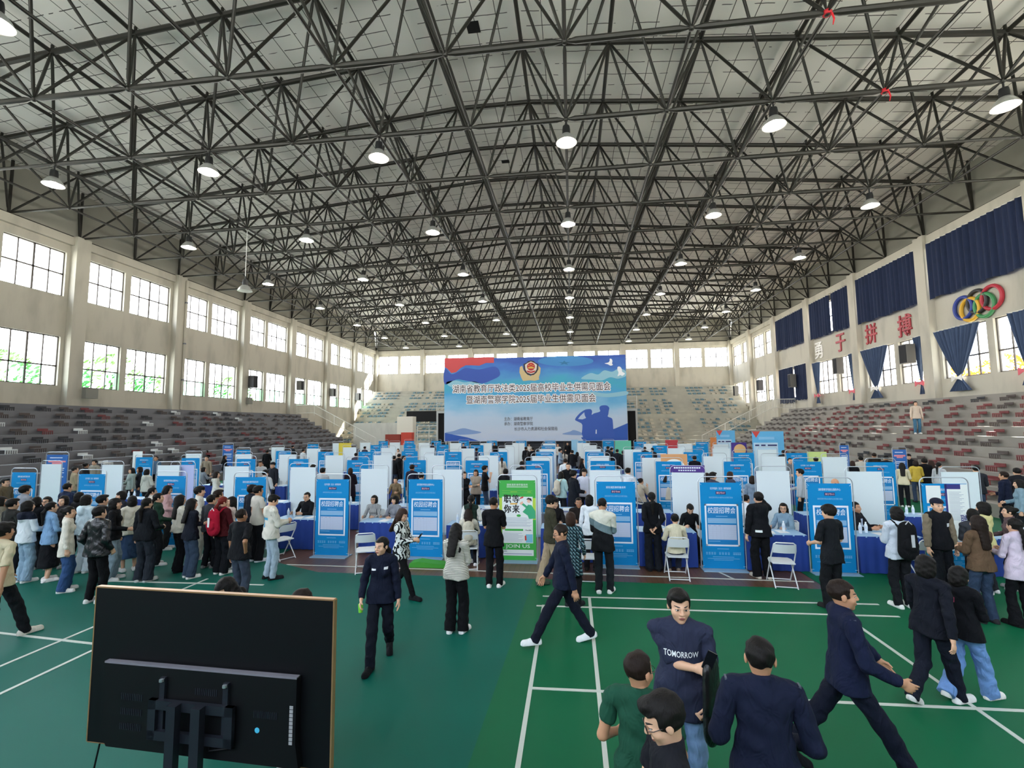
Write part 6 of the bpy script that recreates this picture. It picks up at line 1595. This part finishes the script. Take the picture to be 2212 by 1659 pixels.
p = rec(1847, 140, 'seated man in dark suit and pale shirt turned right', 'white chair under the man in the suit', sex='m', hair='crop', top=('jacket', '#191b22'), bot=('pants', '#191b22'), shoe='#222', skin='b'); chest_mark(p, .09, .22, mat('pale_shirt_cloth', '#b9cbe4', .8), 'shirt_front', 0, .30)
q_ = atz(1012, 1225); p = person((q_.x, q_.y), -12, 'long-haired visitor seated with a cream backpack, back to the camera', 1.62, 'f', 'table', 'long', 'b', ('jacket', '#c9c6b8'), ('jeans', '#33475f'), '#e0e0dc', q='lo', sit_z=.475, look=(.2, 0)); dchair(q_.x, q_.y, math.radians(12), 'white folding chair partly behind the striped sweater'); backpack(p, cloth('#c8c1ae'), 'cream backpack on the seated long-haired visitor', .15, .20)
q_ = atz(1463, 1246); p = person((q_.x, q_.y), 2, 'visitor in cream sweater seated with back to the camera', 1.62, 'f', 'table', 'bun', 'k', ('sweater', '#d6cfb4'), ('pants', '#2a3040'), '#8a7a6a', q='lo', sit_z=.475, look=(.2, -.2)); dchair(q_.x, q_.y, -.03, 'white folding chair holding the visitor in the cream sweater')
p = who(1018, 1068, 355, 'visitor in white and dark green varsity jacket, bending over a table', 1.58, sex='f', pose='hold', hair='tied', top=('jacket', '#24352e'), slc='#e2e2dc', bot=('pants', '#16181c'), shoe='#ddd')
p = who(1273, 1068, 20, 'woman in white shirt with black hair behind the block jacket', 1.62, sex='f', pose='hold', hair='bob', top=('shirt', '#dfe6ec'), bot=('pants', '#1a1b20'), shoe='#222')
# ---- the queue on the left
who(10, 1122, 8, 'man in cream tee with white back lettering at the left edge', 1.80, pose='walk', hair='fluffy', top=('tee', '#cbbf9f'), bot=('pants', '#16181c'), shoe='#d9d4c8', skin='b', sleeve=(.95, 0)); 
p = who(62, 1080, 12, 'visitor in white hoodie with navy shoulders and pale jeans', 1.68, sex='f', pose='hold', hair='bang', top=('hoodie', '#d5dde2', 'yoke'), bot=('widejeans', '#8ba6ba'), shoe='#dfe0dc')
who(112, 1083, 20, 'ponytailed girl in light denim shirt and black skirt', 1.64, sex='f', pose='hold', hair='tied', top=('shirt', '#7fa3c8'), bot=('skirt', '#131418'), shoe='#eceae6')
who(150, 1093, 48, 'woman in cream shirt and wide blue jeans looking right', 1.64, sex='f', pose='down', hair='bun', top=('shirt', '#ddd8ca'), bot=('widejeans', '#33507c'), shoe='#eceae6', hem=-.2)
who(188, 1068, 10, 'visitor in pale mint hoodie and white trousers', 1.70, sex='f', pose='hold', hair='bob', top=('hoodie', '#cfe0e6'), bot=('wide', '#cdd8df'), shoe='#e6e6e2')
who(216, 1092, 5, 'man in black leather jacket and black trousers from behind', 1.74, pose='pocket', hair='short', top=('jacket', '#121417', 'leather'), bot=('pants', '#0e0f12'), shoe='#e0e0dc', girth=1.1)
who(250, 1075, 60, 'visitor in black sweater and beret-like hair looking right', 1.70, sex='f', pose='hold', hair='bang', top=('sweater', '#101114'), bot=('jeans', '#93a6b4'), shoe='#d9d9d6')
who(286, 1070, 300, 'visitor in cream jacket and denim skirt facing left', 1.66, sex='f', pose='hold', hair='bang', top=('jacket', '#ded9c8'), bot=('skirt', '#3d5478'), shoe='#e9e9e5')
who(318, 1074, 0, 'person in wide black sweatshirt with two white dots', 1.72, sex='f', pose='hold', hair='tied', top=('sweater', '#14171c'), bot=('wide', '#2a2f38'), shoe='#cfcfcb', girth=1.1)
who(343, 1064, 45, 'woman in dark green sweater with a white hair clip', 1.66, sex='f', pose='hold', hair='tied', top=('sweater', '#1d3a2c'), bot=('pants', '#202226'), shoe='#ddd')
who(362, 1048, 60, 'woman in pink jacket with dark hair looking down', 1.66, sex='f', pose='hold', hair='long', top=('jacket', '#c9a3a3'), bot=('pants', '#222'), shoe='#ddd', look=(.3, 0))
who(390, 1068, 25, 'long-haired woman in short ivory jacket and black trousers', 1.68, sex='f', pose='hold', hair='long', top=('jacket', '#d0cbbb'), bot=('flare', '#101115'), shoe='#1a1a1c', hem=-.05)
who(415, 1076, 20, 'long-haired woman in charcoal jacket and slate jeans', 1.66, sex='f', pose='cross', hair='long', top=('jacket', '#171b26'), bot=('widejeans', '#37465a'), shoe='#e9e8e2', look=(.1, -.2))
who(432, 1050, 55, 'man with dark fringe in ivory shirt looking right', 1.74, pose='hold', hair='fluffy', top=('shirt', '#d9d6cb'), bot=('wide', '#b9b6aa'), shoe='#d6d6d2')
who(472, 1057, 20, 'man in beige shirt and black trousers from behind', 1.72, pose='hold', hair='short', hc='b', top=('shirt', '#bfb8a8'), bot=('pants', '#17181c'), shoe='#eee', skin='b')
p = who(482, 1072, 10, 'red-haired visitor in maroon sweater with a red backpack', 1.66, sex='f', pose='hold', hair='tied', hc='r', top=('sweater', '#4a1318'), bot=('wide', '#101217'), shoe='#e9e6e0', look=(.1, -.3)); backpack(p, cloth('#a3152f'), 'bright red backpack with white straps on the red-haired visitor', .155, .21, M_wp)
who(500, 1072, 215, 'woman peering round the edge of a blue banner', 1.62, sex='f', pose='hold', hair='long', top=('shirt', '#cdb9b0'), bot=('pants', '#222'), shoe='#ddd')
who(522, 1098, 12, 'stocky man in black tee with a hand at his back', 1.70, pose='hip', hair='crop', hc='b', top=('tee', '#131418'), bot=('jeans', '#3a4250'), shoe='#ccc', girth=1.12, skin='c', sleeve=(.9, 0))
p = who(588, 1068, 40, 'boy in white hoodie with blue print and pale jeans', 1.74, pose='phone', hair='short', top=('hoodie', '#d9d5c8'), bot=('jeans', '#a9bccb'), shoe='#1d1e20', look=(.5, 0)); chest_mark(p, .20, .05, mat('sky_print', '#3d9cc4', .6), 'back_print', 0, .30, back=True); chest_mark(p, .05, .10, mat('sky_print', '#3d9cc4', .6), 'back_print', 0, .18, back=True)
who(558, 1048, 30, 'tall man in white tee and black trousers behind the white hoodie', 1.78, pose='hold', hair='short', top=('tee', '#c9c4b8'), bot=('wide', '#101115'), shoe='#dfe3ea', skin='b')
who(545, 1047, 20, 'dark-jacketed man behind the tall man in white', 1.77, pose='hold', hair='fluffy', top=('jacket', '#1a1e28'), bot=('pants', '#17181c'), shoe='#222', dy=.5)
for i, (px, py, fc, sx, hr, tp, lab) in enumerate(((12, 1033, 75, 'm', 'short', '#6b5e48', 'man in brown jacket in right profile at the far left'), (55, 1048, 10, 'm', 'fluffy', '#8f939c', 'visitor in navy cap before the leftmost blue banner'), (28, 1076, 10, 'm', 'short', '#2b2a28', 'dark-haired visitor in a dark jacket, second from the left edge'), (4, 1072, 30, 'f', 'bob', '#7a7566', 'grey-jacketed visitor cut by the left edge'), (80, 1072, 340, 'f', 'bang', '#14151a', 'black-haired visitor behind the white and navy hoodie'),
      (102, 1072, 160, 'f', 'long', '#26282e', 'woman with glasses facing the camera in the left queue'), (138, 1070, 170, 'f', 'bob', '#2d2a2c', 'auburn-fringed visitor facing the camera in the left queue'), (172, 1062, 0, 'f', 'bob', '#16161a', 'visitor with bushy black hair before the third blue banner'), (222, 1068, 15, 'm', 'short', '#1d2027', 'short-haired visitor in dark jacket left of the beret-haired visitor'), (262, 1060, 200, 'f', 'bang', '#2a2c33', 'small visitor glancing back above the cream jacket'), (330, 1052, 40, 'f', 'tied', '#cfc7bb', 'visitor in pale top between the first hoodies and the green sweater'), (457, 1068, 10, 'm', 'short', '#33353a', 'short-haired visitor peeking between two beige shirts'))):
    p = who(px, py, fc, lab, None, sx, pose='hold', hair=hr, top=(('jacket', 'shirt', 'sweater')[i % 3], tp), bot=('pants', '#1b1d22'), shoe='#888')
    if i == 1: cap(p, cloth('#1d2036'))
    if i == 5: glasses(p)
# ---- seen over the television
who(492, 1246, 200, 'woman with parted black hair just above the television edge', 1.60, sex='f', pose='phone', hair='long', top=('jacket', '#22242c'), bot=('pants', '#1a1b20'), shoe='#ddd', look=(.5, 0))
who(520, 1268, 240, 'dark-haired person bending right of her above the television edge', 1.56, pose='phone', hair='short', top=('jacket', '#2c2f38'), bot=('pants', '#1a1b20'), shoe='#ddd', look=(.5, 0))
who(655, 1271, 230, 'person whose hair shows above the right half of the television', 1.56, sex='f', pose='phone', hair='bob', hc='b', top=('shirt', '#b9b4ac'), bot=('pants', '#1a1b20'), shoe='#ddd', look=(.4, 0))
# ---- between the banner rows
MID = [
 (205, 993, 178, 'm', 'short', 'jacket', '#9a968a', 'hold', 'man in grey jacket facing the camera between two white banner backs'),
 (162, 1008, 30, 'm', 'crop', 'jacket', '#a3957c', 'hold', 'man in beige jacket leaning left of the grey-jacketed man'),
 (186, 1000, 20, 'f', 'bun', 'sweater', '#2a2a2e', 'hold', 'dark-haired visitor between the beige and the grey jacket'),
 (146, 1043, 8, 'm', 'crop', 'jacket', '#1d2740', 'hold', 'man in navy coat bending, seen from behind on the left'),
 (285, 1010, 200, 'f', 'long', 'hoodie', '#8f9d98', 'hold', 'woman with long dark hair in sage hoodie'),
 (302, 1008, 215, 'f', 'bob', 'jacket', '#22252d', 'hold', 'woman facing left behind the sage hoodie'),
 (318, 1013, 5, 'f', 'bob', 'hoodie', '#c9cbbf', 'hold', 'visitor in cream hoodie from behind beside the sage hoodie'),
 (290, 985, 20, 'm', 'short', 'jacket', '#3f3a36', 'hold', 'visitor left of the small blue banner near the left stand'),
 (338, 985, 170, 'm', 'crop', 'shirt', '#56708c', 'hold', 'fair-haired person in blue behind the small blue banner'),
 (368, 977, 10, 'm', 'crop', 'jacket', '#a79a80', 'hold', 'man in tan jacket before the left stand'),
 (394, 972, 10, 'm', 'short', 'jacket', '#14161b', 'hold', 'man in black before the left stand beside the tan jacket'),
 (447, 972, 300, 'm', 'short', 'jacket', '#121419', 'hold', 'man in black suit standing by the aisle on the left'),
 (440, 1010, 30, 'f', 'bob', 'sweater', '#7f8a94', 'table', 'visitor in grey sweater seated on the left aisle'),
 (468, 1018, 60, 'f', 'long', 'hoodie', '#c9c9bd', 'hold', 'visitor in ivory hoodie with falling black hair'),
 (486, 983, 70, 'f', 'long', 'jacket', '#0f1013', 'hold', 'woman in black reaching toward the left banner'),
 (447, 985, 170, 'm', 'crop', 'shirt', '#8d8372', 'hold', 'person facing the camera behind the black suit'),
 (594, 1020, 178, 'f', 'bun', 'hoodie', '#8d9ba3', 'lap', 'woman in grey-blue sweats seated facing the camera'),
 (563, 995, 150, 'm', 'short', 'shirt', '#cfd3d6', 'hold', 'man in white shirt bending over papers at left'),
 (590, 998, 190, 'm', 'crop', 'jacket', '#23262e', 'hold', 'person in dark cap beside the white shirt'),
 (577, 972, 350, 'm', 'short', 'jacket', '#101318', 'hold', 'man in black beside the left stand, behind the white shirt'),
 (548, 966, 30, 'f', 'tied', 'jacket', '#17191e', 'hold', 'woman in black with light face beside the left stand'),
 (573, 1014, 0, 'm', 'short', 'shirt', '#c4c8ca', 'hold', 'dark head just above the fourth front banner'),
 (632, 962, 20, 'm', 'short', 'jacket', '#2b3036', 'hold', 'person in dark green before the foot of the left stand'),
 (641, 961, 160, 'f', 'bob', 'jacket', '#3a3c42', 'hold', 'person facing the camera before the foot of the left stand'),
 (655, 970, 20, 'm', 'crop', 'shirt', '#c9ced2', 'hold', 'man in white shirt among the left booths'),
 (697, 1010, 0, 'm', 'short', 'shirt', '#b9bcc0', 'hold', 'dark head above the left half of the fifth front banner'),
 (676, 1003, 10, 'm', 'short', 'shirt', '#99a', 'hold', 'dark hair showing over a white banner back at left'),
 (757, 1010, 340, 'f', 'bob', 'coat', '#1d1420', 'hold', 'woman in dark plum coat behind the fifth front banner'),
 (769, 978, 0, 'm', 'short', 'shirt', '#445', 'hold', 'dark head over the second-row banners left of centre'),
 (788, 964, 10, 'm', 'short', 'shirt', '#445', 'hold', 'dark head over the far banners left of centre'),
 (855, 1032, 178, 'f', 'bun', 'jacket', '#7a6a52', 'table', 'woman in brown jacket seated facing the camera, bottle before her'),
 (862, 980, 20, 'm', 'short', 'jacket', '#0f1013', 'hold', 'man in black standing in the aisle left of a blue banner'),
 (872, 984, 60, 'm', 'short', 'tee', '#111215', 'hold', 'man in black tee with pale strap beside the man in black'),
 (851, 984, 10, 'm', 'short', 'jacket', '#1a1b20', 'hold', 'dark-haired man half behind the white banner back'),
 (860, 969, 175, 'f', 'bob', 'shirt', '#cfc4bb', 'hold', 'woman facing the camera beyond the aisle men in black'),
 (890, 1003, 10, 'm', 'short', 'shirt', '#223', 'hold', 'dark head between the blue banners left of centre'),
 (910, 1020, 0, 'm', 'crop', 'shirt', '#334', 'hold', 'dark hair showing above the sixth front banner'),
 (973, 981, 60, 'f', 'bob', 'jacket', '#191b20', 'hold', 'woman in black in right profile before a blue banner'),
 (983, 985, 75, 'f', 'tied', 'jacket', '#14161a', 'hold', 'ponytailed woman in black in right profile beside her'),
 (935, 956, 10, 'm', 'short', 'shirt', '#223', 'hold', 'dark head among the far centre-left banners'),
 (1001, 957, 178, 'm', 'short', 'shirt', '#223', 'hold', 'man facing the camera before a far blue banner'),
 (1068, 956, 178, 'm', 'short', 'jacket', '#1b1d22', 'hold', 'man in black facing the camera at a far banner near centre'),
 (1029, 968, 20, 'm', 'short', 'shirt', '#334', 'hold', 'dark head low behind the far centre banners'),
 (1003, 1018, 150, 'f', 'tied', 'jacket', '#131519', 'cross', 'woman in black jacket beside the white banner back'),
 (1028, 1014, 182, 'f', 'bob', 'jacket', '#a6998a', 'cross', 'smiling woman in beige blazer facing the camera'),
 (1047, 1005, 70, 'm', 'short', 'tee', '#101216', 'drink', 'man in black tee raising a hand to his mouth'),
 (1092, 1012, 0, 'm', 'short', 'jacket', '#12151a', 'hold', 'man in black jacket behind the green banner'),
 (1084, 988, 350, 'f', 'tied', 'hoodie', '#cfcbc0', 'hold', 'visitor in ivory hoodie behind a white banner back'),
 (1127, 996, 15, 'm', 'short', 'jacket', '#1c1f26', 'hold', 'man in dark jacket between the centre banners'),
 (1143, 958, 170, 'f', 'long', 'tee', '#d0cdc6', 'hold', 'woman in pale top in the left centre aisle, farthest back'),
 (1136, 965, 20, 'm', 'short', 'jacket', '#111318', 'hold', 'man in black at the back of the left centre aisle'),
 (1151, 966, 340, 'm', 'short', 'jacket', '#15171d', 'hold', 'second man in black in the left centre aisle'),
 (1141, 975, 10, 'f', 'long', 'coat', '#101216', 'hold', 'long-haired woman in black in the left centre aisle'),
 (1205, 958, 180, 'm', 'crop', 'tee', '#d3d3ce', 'hold', 'far man in pale top at the head of the centre aisle'),
 (1226, 955, 190, 'm', 'short', 'jacket', '#101318', 'hold', 'man in black facing the camera far down the centre aisle'),
 (1210, 969, 100, 'm', 'fluffy', 'jacket', '#8ba1b8', 'hold', 'man in pale denim jacket in the centre aisle'),
 (1219, 973, 350, 'f', 'tied', 'shirt', '#d3cfc8', 'hold', 'visitor in white top right of the pale denim jacket'),
 (1236, 972, 10, 'm', 'short', 'jacket', '#14161b', 'hold', 'dark-haired visitor mid centre aisle, left of a grey jacket'),
 (1247, 976, 30, 'f', 'long', 'jacket', '#6d7076', 'hold', 'long-haired visitor in grey jacket mid centre aisle'),
 (1221, 990, 0, 'm', 'short', 'shirt', '#dfe5ea', 'hold', 'man in white shirt from behind mid centre aisle'),
 (1227, 1000, 178, 'm', 'crop', 'jacket', '#0f1115', 'hold', 'man in black facing the camera mid centre aisle'),
 (1257, 990, 80, 'f', 'long', 'coat', '#101216', 'hold', 'woman in black coat with long hair, right of the aisle'),
 (1212, 1018, 40, 'f', 'long', 'hoodie', '#b9dfe0', 'hold', 'girl in pale aqua hoodie carrying a cream bag'),
 (1238, 1016, 60, 'm', 'fluffy', 'coat', '#151a22', 'hold', 'man in black coat beside the aqua hoodie'),
 (1262, 1012, 190, 'm', 'fluffy', 'tee', '#d9def0', 'pocket', 'young man in white tee facing the camera by the aisle'),
 (1313, 964, 60, 'm', 'short', 'jacket', '#1a1c22', 'hold', 'man in dark cap at the right centre aisle, leftmost of three'),
 (1321, 967, 80, 'm', 'short', 'jacket', '#15171c', 'hold', 'man in black in right profile at the right centre aisle'),
 (1333, 970, 20, 'm', 'short', 'coat', '#1b1f29', 'hold', 'man in navy coat before the jade poster'),
 (1346, 973, 20, 'm', 'short', 'coat', '#111318', 'hold', 'rightmost man in black before the jade poster'),
 (1356, 1010, 30, 'm', 'short', 'shirt', '#dbe2ea', 'hold', 'man in white shirt behind a front banner, right of centre'),
 (1388, 957, 10, 'm', 'short', 'jacket', '#111', 'hold', 'dark head before a far banner right of centre'),
 (1393, 965, 10, 'm', 'short', 'shirt', '#2a2c33', 'hold', 'dark head over a blue banner right of centre'),
 (1409, 967, 10, 'm', 'short', 'shirt', '#2a2c33', 'hold', 'second dark head over a blue banner right of centre'),
 (1384, 1034, 60, 'f', 'bun', 'jacket', '#c0b6a4', 'chin', 'visitor in beige seated with one arm raised'),
 (1437, 1010, 25, 'f', 'long', 'coat', '#c9c5b6', 'hold', 'long-haired woman in pale beige coat beside the purple header'),
 (1500, 984, 20, 'm', 'short', 'jacket', '#10131a', 'hold', 'man in black between the tan poster and a white banner'),
 (1511, 963, 10, 'm', 'short', 'shirt', '#223', 'hold', 'dark head before two far blue banners at right'),
 (1527, 1021, 20, 'f', 'bob', 'shirt', '#334', 'hold', 'dark head left above the second front banner at right'),
 (1539, 1019, 60, 'm', 'short', 'shirt', '#445', 'hold', 'man with glasses above the front banner at right'),
 (1577, 1018, 70, 'f', 'bob', 'shirt', '#445', 'hold', 'woman in right profile above the front banner at right'),
 (1611, 1070, 60, 'f', 'bun', 'shirt', '#dfe5ea', 'table', 'seated visitor in white behind the man at the phone'),
 (1625, 1027, 30, 'f', 'bob', 'jacket', '#7f93a8', 'hold', 'visitor in blue jacket half behind a white banner back'),
 (1706, 989, 180, 'm', 'crop', 'jacket', '#6d7176', 'hold', 'man facing the camera left of a blue banner at right'),
 (1692, 972, 30, 'm', 'short', 'jacket', '#22252c', 'hold', 'dark head right of the notice board'),
 (1728, 1012, 295, 'm', 'short', 'sweater', '#b3bac2', 'hold', 'man in pale grey sweater in left profile'),
 (1762, 987, 10, 'm', 'short', 'jacket', '#333', 'hold', 'head between the blue banner and lime poster'),
 (1803, 1033, 178, 'm', None, 'shirt', '#556', 'hold', 'bald head just above the right front banner'),
 (1841, 995, 20, 'f', 'bob', 'jacket', '#121419', 'hold', 'person in black bending right of a white banner'),
 (1859, 985, 20, 'm', 'short', 'jacket', '#b9b5aa', 'hold', 'person in pale jacket near the right guide sign'),
 (1888, 978, 10, 'm', 'short', 'jacket', '#2a2622', 'hold', 'head above the far right blue banner, left one'),
 (1913, 983, 10, 'm', 'short', 'jacket', '#15171c', 'hold', 'head above the far right blue banner, right one'),
 (1962, 980, 200, 'm', 'short', 'jacket', '#111318', 'hold', 'man in black cap facing the camera by the right stand'),
 (1948, 999, 30, 'f', 'long', 'sweater', '#d9cfae', 'hold', 'woman in cream top with patterned bag by the right stand'),
 (1977, 994, 20, 'f', 'bob', 'jacket', '#c9ae48', 'hold', 'woman in mustard yellow jacket by the right stand'),
 (1996, 990, 10, 'm', 'fluffy', 'coat', '#0f1115', 'hold', 'big man in black coat from behind by the right stand'),
 (2011, 994, 20, 'f', 'long', 'jacket', '#2a2420', 'hold', 'long-haired woman right of the big black coat'),
 (2027, 998, 60, 'f', 'tied', 'jacket', '#b9bcc0', 'hold', 'woman in pale grey by the right white banner'),
 (2108, 1005, 20, 'm', 'short', 'jacket', '#2b2d33', 'hold', 'man in dark grey behind the rightmost white banner'),
 (2168, 1018, 330, 'm', 'crop', 'jacket', '#161d33', 'hold', 'man in navy jacket with bowed head at far right'),
 (2196, 1010, 10, 'm', 'short', 'jacket', '#1a1c22', 'hold', 'man in dark jacket second row at the right edge'),
 (2200, 1035, 300, 'f', 'bob', 'jacket', '#7f9aa8', 'hold', 'woman in teal jacket at the right edge'),
]
for i, (px, py, fc, sx, hr, tk, tc_, po, lab) in enumerate(MID):
    kw = {}
    if POSES[po].get('sit'): kw['sit'] = 1
    h = (1.74 if sx == 'm' else 1.64)
    bots = (('pants', '#17191e'), ('jeans', '#3a4a62'), ('pants', '#202329'), ('wide', '#16171b'))[i % 4]
    p = who(px, py, fc, lab, h, sx, pose=po, hair=hr, hc='kbkg'[i % 4] if sx == 'f' else 'kkb'[i % 3], top=(tk, tc_), bot=bots, shoe=('#e4e4e0', '#2a2b2f')[i % 2], look=(.12, 0), skin='aab'[i % 3], **kw)
    if kw.get('sit'):
        l = p['root'].location; dchair(l.x, l.y, -math.radians(fc), 'white folding chair under the ' + lab.split(' seated')[0].replace('visitor', 'person')[:60] if ' seated' in lab else 'white folding chair under the seated visitor in white')
    if 'cream bag' in lab: backpack(p, cloth('#cbc4b2'), 'cream cloth bag on the girl in aqua', .14, .17)
    if 'cap' in lab.split(): cap(p, cloth('#181a20'))
    if 'glasses' in lab: glasses(p)
# a man standing up on the right stand
d = ray(1987, 989); x = 18.2; y = d.y / d.x * x
i_ = int((XR - .03 - x) / RUN); person((x, y), 195, 'man in cream shirt and jeans standing on the right concrete stand', 1.74, 'm', 'down', 'short', 'k', ('shirt', '#d6c3b0'), ('jeans', '#47708a'), '#e8e6e0', q='far', z0=RISE * (NS - i_) + .04)
